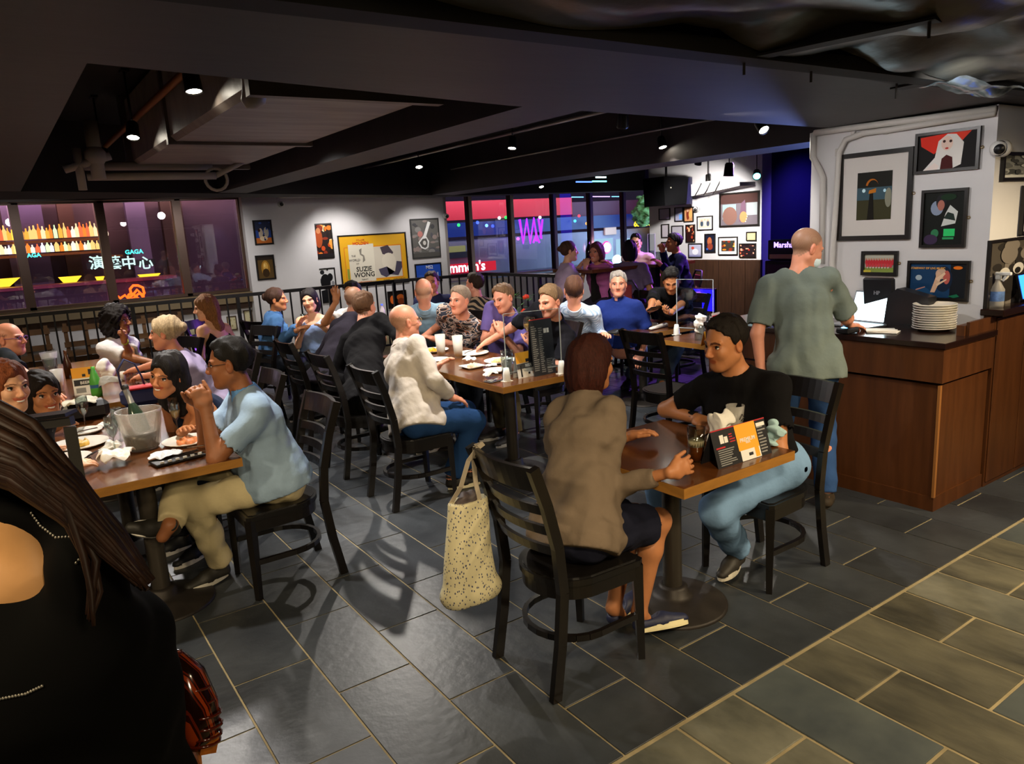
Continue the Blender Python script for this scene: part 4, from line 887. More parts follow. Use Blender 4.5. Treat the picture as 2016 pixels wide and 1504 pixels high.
for k in range(3): b=MB(); b.tube([(-.22,.25-.2*k,.10),(-.24,.32-.2*k,-.03),(-.22,.40-.2*k,-.10)],.008,6); b.build('cable',iron,t)
for i,(px,py,w_,c) in enumerate(((1137,388,22,'#70b8ff'),(1180,387,40,'#c8a0ff'),(1213,387,16,'#70c0ff'),(1180,357,26,'#60e8ff'),(1183,349,18,'#b0ffff'),(1150,358,30,'#4060e0'))):
    a=at(px-w_/2,py,2.42); c_=at(px+w_/2,py,2.42); tt=thing('ceiling_glow_bar','thin %s glowing bar on the far dark ceiling, %s'%({'#70b8ff':'blue','#c8a0ff':'lilac','#70c0ff':'sky blue','#60e8ff':'cyan','#b0ffff':'pale cyan','#4060e0':'deep blue'}[c],('leftmost of the lower row','middle of the lower row','rightmost of the lower row','middle row','topmost','left of the cyan one')[i]),'light',(a+c_)/2)
    b=MB(); b.bar(a-(a+c_)/2,c_-(a+c_)/2,.03,.02); b.build('tube',emis('bar'+c,c,2.5),tt)  # LED strips and their ceiling reflections painted as emissive bars
t=thing('smoke_detector','white round smoke detector on a stem above the middle aisle','detector',at(700,247,2.58)); b=MB(); b.lathe([(.001,.01),(.05,.01),(.055,0),(.03,-.02),(.001,-.02)],14); b.tube([(0,0,.0),(0,0,-.08)],.012,8); b.build('disc',mat('detector_white','#d8d0c4'),t)
c=onY(1312,378,9.6); t=thing('hanging_loudspeaker','large black loudspeaker hanging before the far pictures','loudspeaker',c)
b=MB(); w_=.60; b.prism([(-w_/2,-.24),(w_/2-.06,-.22),(w_/2,.24),(-w_/2-.03,.25)],-.25,.25,Matrix.Rotation(0,3,'X')@Matrix(((1,0,0),(0,0,-1),(0,1,0)))); b.build('cabinet',mat('speaker_black','#050506',rough=.85,spec=.1),t); b=MB(); b.box((w_/2+.05,0,0),(.10,.42,.46),Matrix.Rotation(.3,3,'Z')); b.build('side_panel',mat('speaker_navy','#14103a',rough=.5),t); b=MB(); b.tube([(0,0,.22),(0,0,.5)],.02,8); b.build('bracket',iron,t)
b=MB(); b.sphere((-.16,-.26,.06),.012,8); b.build('led',emis('led_dim','#c0b8a0',1),t)
# ---------------------------------------------------------------- railing round the stair
rail=mat('rail_black','#100f11',rough=.35,spec=.6,metal=.2)
def railing(label,pts,post_at=()):
    t=thing('railing',label,'railing',(pts[0][0],pts[0][1],0)); o0=Vector((pts[0][0],pts[0][1],0))
    for a,c_ in zip(pts[:-1],pts[1:]):
        a,c_=Vector((a[0],a[1],0))-o0,Vector((c_[0],c_[1],0))-o0; L=(c_-a).length; n=int(L/.145); u=(c_-a)/L
        b=MB(); b.bar(a+V(0,0,1.08),c_+V(0,0,1.08),.075,.045); b.build('handrail',rail,t); b=MB(); b.bar(a+V(0,0,.10),c_+V(0,0,.10),.03,.03); b.build('bottom_rail',rail,t)
        b=MB(); b.bar(V(0,0,.10),V(0,0,1.06),.020,.020); bm_=b.mesh('baluster',rail)
        for k in range(1,n):
            o=bpy.data.objects.new('baluster',bm_); COL.objects.link(o); o.parent=t; o.location=a+u*(L*k/n)
        for k in range(0,n+1,9):
            b=MB(); p=a+u*(L*k/n); b.bar(p,p+V(0,0,1.07),.045,.045); b.build('post',rail,t)
railing('black metal stair railing running along in front of the posters',[(-1.2,10.85),(5.1,10.6)])
railing('black metal stair railing turning at the right in front of the windows',[(5.1,10.6),(6.55,10.2),(6.6,8.35)])

# slatted wooden benches under the left windows
bwd=mat('bench_wood','#6a4a2a',rough=.5,noise=.3,nscale=4)
for i,(x0,x1) in enumerate(((-1.0,.55),(.7,2.3))):
    t=thing('slatted_bench','brown wooden slatted bench against the wall under the %s windows'%('leftmost','second and third left'),'bench',((x0+x1)/2,12.1,0)) if False else thing('slatted_bench','brown wooden slatted bench against the wall at the left end of the windows' if i==0 else 'brown wooden slatted bench against the wall below the middle left windows','bench',((x0+x1)/2,12.1,0)); w_=x1-x0
    for z_ in(.30,.52,.74): b=MB(); b.box((0,.10,z_),(w_,.03,.075)); b.build('rail',bwd,t)
    b=MB(); b.box((0,-.14,.42),(w_,.42,.04)); b.build('seat',bwd,t)
    for k in range(7): b=MB(); b.box((-w_/2+.04+(w_-.08)*k/6,.12,.42),(.05,.03,.80)); b.build('slat',bwd,t)
    for k in(-1,1): b=MB(); b.box((k*(w_/2-.05),-.28,.21),(.05,.05,.42)); b.build('leg',bwd,t)
# ---------------------------------------------------------------- furniture
blackw=mat('black_wood','#120e0b',rough=.30,spec=.5,noise=.2,nscale=10,stretch=(4,4,.6),coat=.2)
seatm=mat('seat_black','#12100f',rough=.28,spec=.5,coat=.15)
topm=mat('table_top_wood','#573014',rough=.25,spec=.5,noise=.22,nscale=3,stretch=(8,.7,8),coat=.35)
edgem=mat('table_edge_wood','#9a6a2c',rough=.4,noise=.18,nscale=4,stretch=(2,2,10))
basem=mat('cast_base','#2d2824',rough=.5,metal=.4,noise=.35,nscale=9); colm=mat('table_column','#4a443c',rough=.35,metal=.55)
def make_chair(label,group=None):
    "faces +Y, origin on the floor under the seat centre"
    t=thing('dining_chair',label,'chair',(0,0,0),0,group)
    n=22; poly=[]
    for i in range(n+1):
        a=math.pi+math.pi*i/n; poly.append((.205*math.cos(a),-.03+.185*math.sin(a)))
    poly+=[(.215,.19),(.20,.212),(-.20,.212),(-.215,.19)]
    b=MB(); b.prism(poly,.425,.450); b.prism([(x*.93,y*.93) for x,y in poly],.450,.455); b.build('seat',seatm,t)
    b=MB(); b.prism([(x*.95,y*.95) for x,y in poly],.365,.425); b.build('apron',blackw,t)
    for s_ in(-1,1):
        b=MB(); b.bar((s_*.192,.19,.43),(s_*.197,.198,0),.042,.042,w2=.028,h2=.028); b.build('leg',blackw,t)
        pts=[(s_*.200,-.262,0),(s_*.196,-.222,.22),(s_*.193,-.198,.43),(s_*.196,-.215,.62),(s_*.202,-.262,.80),(s_*.208,-.318,.955)]
        b=MB(); 
        for p0,p1 in zip(pts[:-1],pts[1:]): b.bar(p0,p1,.028,.042,up=(0,1,0))
        b.build('stile',blackw,t)
    def arc(z,y,h_,th,name,bow=.035):
        m=10; P=[]; 
        for i in range(m+1):
            u=-1+2*i/m; x=u*.192; yy=y-bow*(1-u*u); P.append((x,yy))
        b=MB(); dy=.3*h_
        for (x0,y0),(x1,y1) in zip(P[:-1],P[1:]):
            b.add([(x0,y0-th/2+dy/2,z-h_/2),(x1,y1-th/2+dy/2,z-h_/2),(x1,y1+th/2+dy/2,z-h_/2),(x0,y0+th/2+dy/2,z-h_/2),(x0,y0-th/2-dy/2,z+h_/2),(x1,y1-th/2-dy/2,z+h_/2),(x1,y1+th/2-dy/2,z+h_/2),(x0,y0+th/2-dy/2,z+h_/2)],[(0,3,2,1),(4,5,6,7),(0,1,5,4),(2,3,7,6),(1,2,6,5),(3,0,4,7)])
        b.build(name,blackw,t)
    arc(.905,-.295,.098,.022,'crest_rail'); arc(.775,-.252,.040,.018,'slat'); arc(.690,-.232,.040,.018,'slat'); arc(.605,-.216,.040,.018,'slat')
    q=[(.196*math.cos(a),-.02+.185*math.sin(a)) for a in np.linspace(math.pi,2*math.pi,12)]; q=[(-.194,.19)]+q+[(.194,.19)]
    b=MB(); 
    for p0,p1 in zip(q[:-1],q[1:]): b.bar((p0[0],p0[1],.20),(p1[0],p1[1],.20),.020,.026)
    b.build('stretcher',blackw,t)
    return t
CH0=make_chair('black ladder back chair under the woman in the beige cardigan, tote bag on its back')
CH0.location=(1.78,2.26,0); CH0.rotation_euler=(0,0,-math.pi/2)
def chair(x,y,face,label,group=None): return dup(CH0,(x,y,0),math.radians(face-90),label,group)
chair(3.03,2.26,180,'black ladder back chair under the man in the black T-shirt')
chair(1.06,3.88,180,'black ladder back chair under the man in the pale blue polo')
chair(2.20,4.50,0,'black ladder back chair under the man in the white shirt')
chair(2.22,5.38,0,'black ladder back chair under the man in the black blazer')
chair(2.26,6.28,0,'black ladder back chair under the man in the dark grey jacket')
chair(1.12,4.92,180,'black ladder back chair pushed in behind the polo man, under the leaning dark haired woman')
chair(4.35,4.14,0,'empty black ladder back chair in front of the clear screen table')
chair(3.83,5.18,180,'black ladder back chair under the man drinking in a black shirt')
chair(3.85,5.98,180,'black ladder back chair under the purple shirt man')
chair(3.75,7.06,80,'black ladder back chair under the bald man in pale blue')
chair(3.85,6.62,180,'black ladder back chair under the man in the mosaic print shirt')
chair(4.62,5.75,5,'black ladder back chair under the man in the pale striped shirt')
chair(6.15,5.75,180,'black ladder back chair under the young man with the phone')
chair(6.15,6.62,180,'black ladder back chair under the grey haired man in navy')
chair(2.55,8.35,20,'black ladder back chair under the woman in the denim jacket')
chair(1.92,7.55,200,'black ladder back chair under the woman in the black vest top')
chair(1.30,6.05,180,'black ladder back chair under the grey blonde woman in lilac')
chair(1.15,7.4,200,'black ladder back chair under the curly haired woman')
chair(-.20,6.3,0,'black ladder back chair under the bald man with glasses at the left edge')
chair(-.22,4.1,0,'black ladder back chair under the laughing red haired woman')
chair(-.22,4.85,0,'black ladder back chair under the dark haired young woman at left')
chair(2.05,8.9,-60,'empty black chair with small square holes behind the woman in the vest top')
def table(x0,x1,y0,y1,label,cols,z=.76,rb=.25,th=.042,top=None,group=None):
    cx,cy=(x0+x1)/2,(y0+y1)/2; t=thing('dining_table',label,'table',(cx,cy,0),0,group)
    b=MB(); b.box((0,0,z-th/2),(x1-x0,y1-y0,th),mi=0); 
    b=MB(); b.box((0,0,z-th/2+.002),(x1-x0-.006,y1-y0-.006,th-.001)); b.build('tabletop',top or topm,t)
    b=MB(); e=.012
    for c_,d_ in (((0,-(y1-y0)/2+e/2,z-th/2),(x1-x0,e,th)),((0,(y1-y0)/2-e/2,z-th/2),(x1-x0,e,th)),((-(x1-x0)/2+e/2,0,z-th/2),(e,y1-y0-2*e,th)),(((x1-x0)/2-e/2,0,z-th/2),(e,y1-y0-2*e,th))): b.box(c_,d_)
    b.build('edge_band',edgem,t)
    for (px,py) in cols:
        b=MB(); b.lathe([(.045,.03),(.045,z-.06)],20,(px-cx,py-cy,0)); b.lathe([(.045,z-.075),(.16,z-.06),(.16,z-.045)],16,(px-cx,py-cy,0)); b.build('column',colm,t)
        b=MB(); b.lathe([(rb,0),(rb,.010),(rb-.01,.016),(.10,.045),(.075,.055),(.070,.09),(.055,.10),(.045,.10)],36,(px-cx,py-cy,0)); b.build('base',basem,t)
    return t
table(2.08,2.79,1.91,2.70,'brown wooden two seat table at the front between the woman and the man in black',[(2.42,2.30)],rb=.255)
table(.12,.87,3.68,5.48,'brown wooden table at left with the ice bucket',[(.46,3.98),(.46,4.95)])
table(.15,.88,5.75,8.25,'brown wooden table behind at left with beer and a yellow menu card',[(.5,6.2),(.5,6.9)])
table(2.66,3.40,4.02,5.95,'long brown table in the middle of the room with plates and a tall menu',[(3.0,4.45),(3.0,5.5)])
table(3.35,4.55,7.55,8.35,'brown table behind the middle with the pale blue shirt man',[(3.9,7.95)])
table(2.72,3.48,7.60,8.55,'brown table of the denim jacket woman by the railing',[(3.1,8.0)])
table(4.85,5.65,4.92,6.75,'brown table of the man with the phone',[(5.2,5.3),(5.2,6.3)])
table(4.72,5.62,3.78,4.62,'brown table with a clear screen and a red menu behind the black T-shirt man',[(5.15,4.2)])
def near(px,py,d_):
    r_=ray(px,py); return CP+r_*(d_/r_.dot(FW))
def hightable(c,label,r_=.38):
    Z=c.z-.02
    t=thing('bar_table',label,'table',(c.x,c.y,0)); b=MB(); b.box((0,0,Z),(2*r_,2*r_,.04)); b.build('tabletop',topm,t); b=MB(); b.box((0,0,Z/2),(.09,.09,Z-.03)); b.build('column',iron,t); b=MB(); b.box((0,0,.02),(.5,.5,.03),bev=.008); b.build('base',iron,t); b=MB(); b.box((0,0,.78),(.62,.32,.02)); b.build('shelf',iron,t); return t
H1=near(1172,526,9.3); hightable(H1+Vector((0,0,0)),'tall bar table with the dark bottle by the windows'); H2=near(1290,516,10.3); hightable(H2+Vector((0,0,0)),'tall bar table with glasses and a clear screen by the far pictures')
def stool(x,y,face,label):
    t=thing('bar_stool',label,'stool',(x,y,0),math.radians(face-90)); b=MB(); b.lathe([(.001,.72),(.17,.72),(.18,.745),(.17,.77),(.001,.775)],20); b.build('seat',seatm,t)
    for i in range(4): a=math.pi/4+i*math.pi/2; b=MB(); b.bar((.12*math.cos(a),.12*math.sin(a),.72),(.2*math.cos(a),.2*math.sin(a),0),.028,.028); b.build('leg',iron,t)
    b=MB(); b.tube([(.175*math.cos(a),.175*math.sin(a),.28) for a in np.linspace(0,2*math.pi,20)],.010,6,cap=False); b.build('footring',iron,t)
    b=MB(); b.tube([(-.17,-.10,.74),(-.19,-.17,.95),(-.12,-.20,1.08),(.12,-.20,1.08),(.19,-.17,.95),(.17,-.10,.74)],.013,8); b.build('back_hoop',iron,t); b=MB(); b.box((0,-.19,.93),(.22,.02,.20),bev=.008); b.build('back_pad',mat('red_pad','#7a1c22',rough=.6),t); return t
# ---------------------------------------------------------------- bar counter with raised end
cw=mat('counter_wood','#4d2b13',rough=.42,noise=.28,nscale=3.2,stretch=(5,5,.5),spec=.4); ctop=mat('counter_top','#20110d',rough=.22,spec=.5,coat=.3)
t=thing('service_counter','brown wooden service counter with the laptop and plates in front of the picture wall','counter',(4.66,2.9,0)); o0=Vector(t.location)
def cbox(n,x0,x1,y0,y1,z0,z1,m,tt=None,o_=None,bev=0): o_=o0 if o_ is None else o_; b=MB(); b.box((((x0+x1)/2-o_.x),((y0+y1)/2-o_.y),(z0+z1)/2),(x1-x0,y1-y0,z1-z0),bev=bev); return b.build(n,m,tt or t)
cbox('plinth',4.36,4.97,2.05,3.75,0,.09,cw); cbox('lower_panel',4.37,4.97,2.06,3.75,.09,.765,cw); cbox('upper_panel',4.345,4.97,2.035,3.76,.785,.985,cw); cbox('countertop',4.33,4.97,2.02,3.77,.985,1.02,ctop,bev=.004); cbox('corner_strip',4.352,4.372,2.045,2.06,.09,.77,mat('strip_wood','#8a5a2c',rough=.5))
t=thing('raised_counter','long brown panelled bar front with a raised ledge running off to the right','counter',(6.5,2.2,0)); o0=Vector(t.location)
cbox('bar_front',4.98,8.6,2.045,2.11,0,1.10,cw); cbox('front_panel',4.66,4.979,2.047,2.065,1.02,1.10,cw); cbox('ledge_end',4.64,4.99,2.066,2.11,1.02,1.08,cw)
for k in range(9): cbox('panel',5.0+.40*k,5.388+.40*k,2.036,2.045,.03,1.09,cw,bev=.003)
cbox('ledge',4.93,8.6,1.98,2.115,1.105,1.145,ctop,bev=.005)
# ---------------------------------------------------------------- plates, glasses, cards
chin=mat('white_china','#e6e1d6',rough=.18,spec=.5,coat=.3); paper=mat('paper_napkin','#e8e4dc',rough=.9,bump=.3,bscale=40)
fglass=glass_mat('frosted_cup','#f4f4f0',1.35,.35,frost=.55); cglass=glass_mat('clear_glass','#e4eae8',1.9,.02); acr=glass_mat('acrylic','#eef2f6',1.4,.01)
beer=mat('beer','#c98a1e',rough=.2,emit='#c98a1e',es=.04,spec=.4); wine=mat('pale_wine','#d8a860',rough=.1)
amber=mat('amber_ale','#b85a1c',rough=.15); mug=glass_mat('mug_glass','#e8ece8',2.2,.05); 
def plate(px,py,label,r_=.13,z=.76,food=None,sq=False,group=None,zz=0):
    c=at(px,py,z+.01); t=thing('plate',label,'plate',(c.x,c.y,z+zz),0,group); b=MB()
    n_=4 if sq else 28; M=Matrix.Rotation(math.pi/4,3,'Z') if sq else None
    b.lathe([(.001,.004),(r_*.62,.004),(r_*.70,.006),(r_*.98,.020),(r_,.021),(r_*.98,.016),(r_*.72,.002),(.001,.001)],n_,M=M); b.build('dish',chin,t)
    if food: blob('food',[Ep((random.uniform(-.3,.3)*r_,random.uniform(-.3,.3)*r_,.012),[.025,.02,.010]) for _ in range(5)],.006,mat('food_'+food,food,rough=.5,noise=.5,nscale=40),t,(.006,90,3))
    return t
def cutlery(px,py,ang_,label,z=.775,l=.18,group=None):
    c=at(px,py,z); t=thing('knife',label,'cutlery',(c.x,c.y,z),math.radians(ang_),group); b=MB(); b.bar((-l/2,0,0),(0,0,.004),.010,.004); b.build('handle',chrome,t); b=MB(); b.bar((0,0,.004),(l/2,0,.002),.016,.003); b.build('blade',chrome,t); return t
def cup(px,py,label,z=.76,r0=.030,r1=.042,h_=.15,liq=None,lh=.4,m=None,group=None):
    c=at(px,py,z); t=thing('glass',label,'glass',(c.x,c.y,z),0,group); b=MB(); b.lathe([(.001,.001),(r0,.001),(r1,h_),(r1-.003,h_),(r0-.003,.008),(.001,.008)],20); b.build('glass_body',m or fglass,t)
    if liq: ra=r0-.0035+(r1-r0)*.06; rb_=r0-.0035+(r1-r0)*lh; b=MB(); b.lathe([(.001,.009),(ra,.009),(rb_,h_*lh),(.001,h_*lh)],20); b.build('drink',liq,t)
    return t
def flute(px,py,label,z=.76,liq=None,h_=.22,r=.032,tilt=None):
    c=at(px,py,z); t=thing('wine_glass',label,'glass',(c.x,c.y,z)); b=MB(); hs=h_*.42; b.lathe([(.001,.001),(.034,.001),(.034,.003),(.005,.008),(.004,hs),(r*.6,hs+.02),(r,hs+.06),(r*.92,h_),(r*.88,h_),(r*.96,hs+.062),(r*.55,hs+.024),(.001,hs+.01)],20); b.build('glass_body',cglass,t)
    if liq: b=MB(); b.lathe([(.001,hs+.012),(r*.54,hs+.025),(r*.9,hs+.058),(.001,hs+.058)],16); b.build('drink',liq,t)
    return t
def crumple(px,py,label,sc=.05,z=.76,m=None,seed=1,flat=.55,name='napkin',cat='napkin',stretch=1.3,ang_=0):
    c=at(px,py,z); t=thing(name,label,cat,(c.x,c.y,z),math.radians(ang_))
    if flat>1:
        rg_=random.Random(seed); pr=[Ep((rg_.uniform(-.35,.35)*sc,rg_.uniform(-.3,.3)*sc,sc*(.3+.28*i)),[sc*rg_.uniform(.45,.62),sc*rg_.uniform(.3,.5),sc*.38]) for i in range(6)]
        blob('crumpled_sheet',pr,max(.003,sc*.07),m or paper,t,(sc*.30,2.6/sc,seed),k=.008,cuts=[((0,0,-1),(0,0,.002))]); return t
    sc*=1.35; paper_sheet('crumpled_sheet',sc,flat,seed,m or paper,t,stretch); return t
def shaker(px,py,label,z=.76):
    c=at(px,py,z); t=thing('screen_foot',label,'stand',(c.x,c.y,z)); b=MB(); b.box((0,0,.003),(.07,.05,.006)); b.build('foot_plate',chin,t); b=MB(); b.lathe([(.028,.006),(.026,.05),(.018,.095),(.001,.097)],8); b.build('weight',mat('white_plastic','#dcdcd8',rough=.4),t); return t
def card(px,py,label,w_,h_,face,cols,lines,z=.76,name='menu_card',depth=.06):
    "tent card facing heading `face`"
    c=at(px,py,z); t=thing(name,label,'menu',(c.x,c.y,z),math.radians(face+90)); lean=depth/2
    for s_ in(-1,1):
        b=MB(); b.add([(-w_/2,s_*lean,0),(w_/2,s_*lean,0),(w_/2,s_*.0002,h_),(-w_/2,s_*.0002,h_),(-w_/2,s_*(lean-.002),0),(w_/2,s_*(lean-.002),0),(w_/2,0,h_),(-w_/2,0,h_)],[(0,1,2,3),(4,7,6,5),(0,4,5,1),(3,2,6,7),(0,3,7,4),(1,5,6,2)]); b.build('panel',mat('card_'+cols,cols,rough=.45),t)
    n=Vector((0,-h_,lean)).normalized(); Vv=Vector((0,lean,h_)).normalized()
    for (u0,v0,u1,v1,cc) in lines:
        if isinstance(cc,tuple):
            u=(u0+u1)/2;v=(v0+v1)/2; p=Vector((-w_/2+w_*u,-lean+lean*v-.0018,h_*v)); lettering(cc[0],(v1-v0)*h_*1.25,p,(1,0,0),Vv,mat('ink_'+cc[1],cc[1],rough=.6),t,True,ext=.0003)
        else:
            e=.0010+.0004*((u0*7+v0*13)%1); b=MB(); P=[]
            for u,v in((u0,v0),(u1,v0),(u1,v1),(u0,v1)): P.append(Vector((-w_/2+w_*u,-lean+lean*v-e,h_*v)))
            b.add(P,[(0,1,2,3)]); b.build('print',mat('ink_'+cc,cc,rough=.6),t)
    return t
BL='#1c1c20'; YE='#f0a82a'; WH='#e8e6e0'; RD='#b8202a'; GY='#8a8a88'
def rows(u0,u1,v0,v1,n,c,seed=0):
    r_=random.Random(seed); out=[]; dv=(v1-v0)/n
    for i in range(n): out.append((u0,v0+i*dv,u0+(u1-u0)*r_.uniform(.55,1),v0+i*dv+dv*.45,c))
    return out
# front table
card(1451,903,'black and yellow tent menu card at the front edge of the front table',.34,.155,-92,BL,[(.0,.97,1,1.0,RD),(.42,.30,.80,.99,YE),(.44,.02,.80,.42,WH),(.42,.44,.80,.66,BL),(.46,.50,.76,.62,('PREMIUM',WH)),(.52,.45,.70,.52,('BEER',WH)),(.66,.74,.76,.92,BL),(.48,.68,.56,.82,BL),(.70,.04,.78,.40,YE),(.50,.06,.54,.34,BL),(.13,.62,.20,.84,WH),(.21,.62,.27,.78,WH),(.58,.12,.66,.2,BL),(.58,.24,.66,.28,BL)]+rows(.06,.38,.06,.50,8,GY,1)+rows(.30,.40,.60,.86,4,RD,2)+rows(.82,.98,.10,.85,9,GY,3)+[(.82,.80,.98,.90,WH),(.04,.50,.2,.54,RD)],depth=.10)
t=cup(1371,907,'dimpled beer mug with dark ale and foam in front of the black T-shirt man',r0=.036,r1=.040,h_=.15,liq=amber,lh=.45,m=mug); b=MB(); b.lathe([(.001,.068),(.0345,.068),(.036,.095),(.001,.095)],18); b.build('foam',mat('foam','#d8c8a8',rough=.8),t)
t=cup(1447,862,'frosted plastic cup with printed sketch beside the beer mug',r0=.030,r1=.043,h_=.16); 
b=MB(); b.tube([(-.02,-.042,.10),(-.005,-.044,.125),(.012,-.043,.105),(-.008,-.043,.095),(.015,-.042,.085)],.0022,5); b.build('print',mat('ink_dark','#2a2420'),t)
b=MB(); b.tube([(.0,-.040,.06),(.01,-.041,.04),(-.012,-.039,.03)],.002,5); b.build('print',mat('ink_dark','#2a2420'),t)
crumple(1418,868,'white crumpled napkin bundle standing beside the frosted cup',.062,seed=3,flat=1.15,stretch=1)
mk=crumple(1521,874,'pale blue surgical mask lying folded over the right front table edge',.048,z=.765,m=cloth_mat('#a8c8cc'),seed=5,flat=1.05,name='face_mask',cat='mask',stretch=1.3,ang_=60)
# tote bag on the chair
tb=pattern_mat('tote_print','spots',[(0,'#4a4e66'),(.25,'#4a4e66'),(.28,'#cfc6a0')],62)
c=Vector((1.42,2.475,0)); t=thing('tote_bag','cream tote bag with small navy leaf print hanging from the front chair','bag',(c.x,c.y,.30))
f=Field((-.14,-.12,-.02),(.14,.12,.50),.006)
f.add(C((0,0,.03),(0,0,.03),.10,w=None),.02); f=Field((-.16,-.13,-.04),(.16,.13,.50),.006)
f.add(C((0,0,.05),(0.01,0,.42),.062,.040,(1,0,0),1.75),.03); f.add(C((-.05,.0,.03),(.06,.0,.03),.055,.05,(1,0,0),1.2),.03); f.sub(Ep((0,0,.46),(.07,.028,.05)),.01); f.noise(.010,18,4,(1,1,.35)); f.cut((0,0,1),(0,0,.43)); f.cut((0,0,-1),(0,0,.0)); v,qf=f.mesh(); npobj('bag_body',v,qf,[tb],t)
blob('scarf_inside',[Ep((0,0,.425),(.05,.028,.022)),Ep((.03,.0,.435),(.03,.024,.02))],.006,mat('scarf','#4a4040',noise=.5,nscale=30),t,(.008,60,2))
for s_ in(-1,1):
    b=MB(); st=Vector((1.47,2.445,.965))-Vector(t.location); m_=mat('strap_cream','#a89c88',rough=.8); p=[(s_*.055,-.03*s_,.415),(s_*.035+.01,-.02,.50),(st.x*.6+s_*.012,st.y*.7,.60),(st.x,st.y-.01+.012*s_,st.z-.01),(st.x+.02,st.y-.03,st.z+.004)]
    for a_,c_ in zip(p[:-1],p[1:]): b.bar(a_,c_,.020,.003,up=(0,1,0))
    b.build('strap',m_,t)
# left table with ice bucket
c=at(284,884,.76); t=thing('ice_bucket','frosted plastic ice bucket with a bottle neck leaning out on the left table','bucket',c)
b=MB(); b.lathe([(.001,.002),(.070,.002),(.082,.02),(.110,.20),(.113,.215),(.107,.215),(.104,.20),(.077,.022),(.001,.010)],32); b.build('bucket_wall',glass_mat('bucket_plastic','#f0ece4',1.3,.3,frost=.20),t)
b=MB(); b.lathe([(.001,.012),(.074,.012),(.090,.10),(.001,.10)],28); b.build('ice_water',mat('dark_ice_water','#3c3a38',rough=.25,noise=.4,nscale=25),t)
dd_=ray(243,748); q=CP+dd_*((c-CP).dot(FW)/dd_.dot(FW))-c; t=thing('sparkling_wine_bottle','grey foil topped sparkling wine bottle leaning in the ice bucket','bottle',c+Vector((.02,.0,.03))); d=(q-Vector((.03,.01,.02))).normalized(); M=d.to_track_quat('Z','Y').to_matrix(); b=MB(); b.lathe([(.001,0),(.040,0),(.042,.02),(.042,.14),(.030,.19),(.016,.225)],20,M=M); b.build('bottle_body',mat('bottle_green_dark','#2a3a2c',rough=.15),t)
b=MB(); b.lathe([(.0172,.215),(.0155,.24),(.0150,.30),(.017,.302),(.017,.315),(.001,.318)],16,M=M); b.build('foil_neck',mat('grey_foil','#a8aaa8',rough=.3,metal=.6),t); b=MB(); b.lathe([(.0165,.300),(.019,.31),(.017,.325),(.001,.33)],12,M=M); b.build('cap',iron,t)
flute(352,862,'tall champagne flute with pale wine right of the ice bucket',liq=wine,h_=.235,r=.030); flute(228,893,'empty wine glass with purple glint just left of the ice bucket',h_=.20,r=.033); flute(170,845,'wine glass standing behind in front of the dark haired young woman',h_=.20,r=.034); flute(238,868,'second wine glass half hidden by the ice bucket',h_=.19,r=.03)
plate(370,868,'round white plate with a food scrap beside the polo man elbow',.13,food='#c87a4a'); plate(155,875,'white oval plate with yellow sauce marks at left',.15,food='#c8a040'); plate(130,905,'white plate at the left table edge behind the black post',.12); plate(165,850,'white side plate with cutlery at the left table',.10)
cutlery(160,850,20,'steel knife lying on the side plate of the left table',.79); cutlery(176,898,60,'steel fork lying at the near left plate',.79,group=None); cutlery(398,878,-20,'black handled knife at the polo man plate',.79)
crumple(232,915,'white crumpled napkin at the near edge of the left table',.075,seed=11,flat=.75,ang_=10); crumple(220,890,'twisted white napkin behind the crumpled one on the left table',.055,seed=12,flat=.6,ang_=50); crumple(200,842,'small white crumpled napkin in front of the wine glass',.032,seed=13,flat=.5)
crumple(325,900,'pale crinkled wrapper on the black tray near the polo man',.07,z=.775,seed=14,flat=.25,ang_=20,m=mat('wax_paper','#cfd4da',rough=.5,bump=.3)); 
c=at(350,905,.765); t=thing('black_tray','black slatted tray with knives at the near edge of the left table','tray',c,.15); b=MB(); b.box((0,0,.008),(.24,.12,.012),bev=.003); b.build('tray_body',iron,t)
for k in range(6): b=MB(); b.box((-.09+.036*k,-.055,.02),(.018,.006,.010)); b.build('slat',mat('white_slat','#d8dcdc'),t)
cutlery(425,885,-12,'black folding fan like knife by the polo man elbow',.785,.24)
crumple(215,765,'grey white fur like bundle on the left table behind the glasses',.09,z=.80,seed=21,flat=.6,m=mat('grey_cloth','#8a867e',rough=.95,bump=.4),name='folded_cloth',cat='cloth')
crumple(160,800,'pale quilted pouch on the dark bag at the left table',.085,z=.86,seed=22,flat=.4,m=mat('pale_pouch','#b8b2a0',rough=.8),name='quilted_pouch',cat='pouch')
c=at(175,830,.76); t=thing('black_handbag','black handbag under the pale pouch on the left table','bag',c); b=MB(); b.box((0,.08,.06),(.26,.14,.12),bev=.03); b.build('bag_body',mat('black_leather','#0e0d0e',rough=.4),t)
# navy bag with straps hanging by the leaning woman
c=at(268,772,.85); c.x=min(c.x,.74); t=thing('navy_shoulder_bag','navy shoulder bag with a red lining and thin straps beside the leaning woman','bag',c); b=MB(); b.box((.02,0,-.03),(.24,.12,.12),bev=.03); b.build('bag_body',mat('navy_cloth','#1c2450',rough=.7),t); b=MB(); b.box((.02,-.02,.035),(.20,.10,.02),bev=.008); b.build('lining',mat('red_lining','#a81c24',rough=.7),t)
for s_ in(0,1): b=MB(); b.tube([(-.08,s_*.03,.03),(-.09,s_*.03,.16),(-.04,s_*.03,.23),(.02,s_*.03,.19),(.05,s_*.03,.10),(.06,s_*.03,.03)],.005,6); b.build('strap',MATS['navy_cloth'],t)
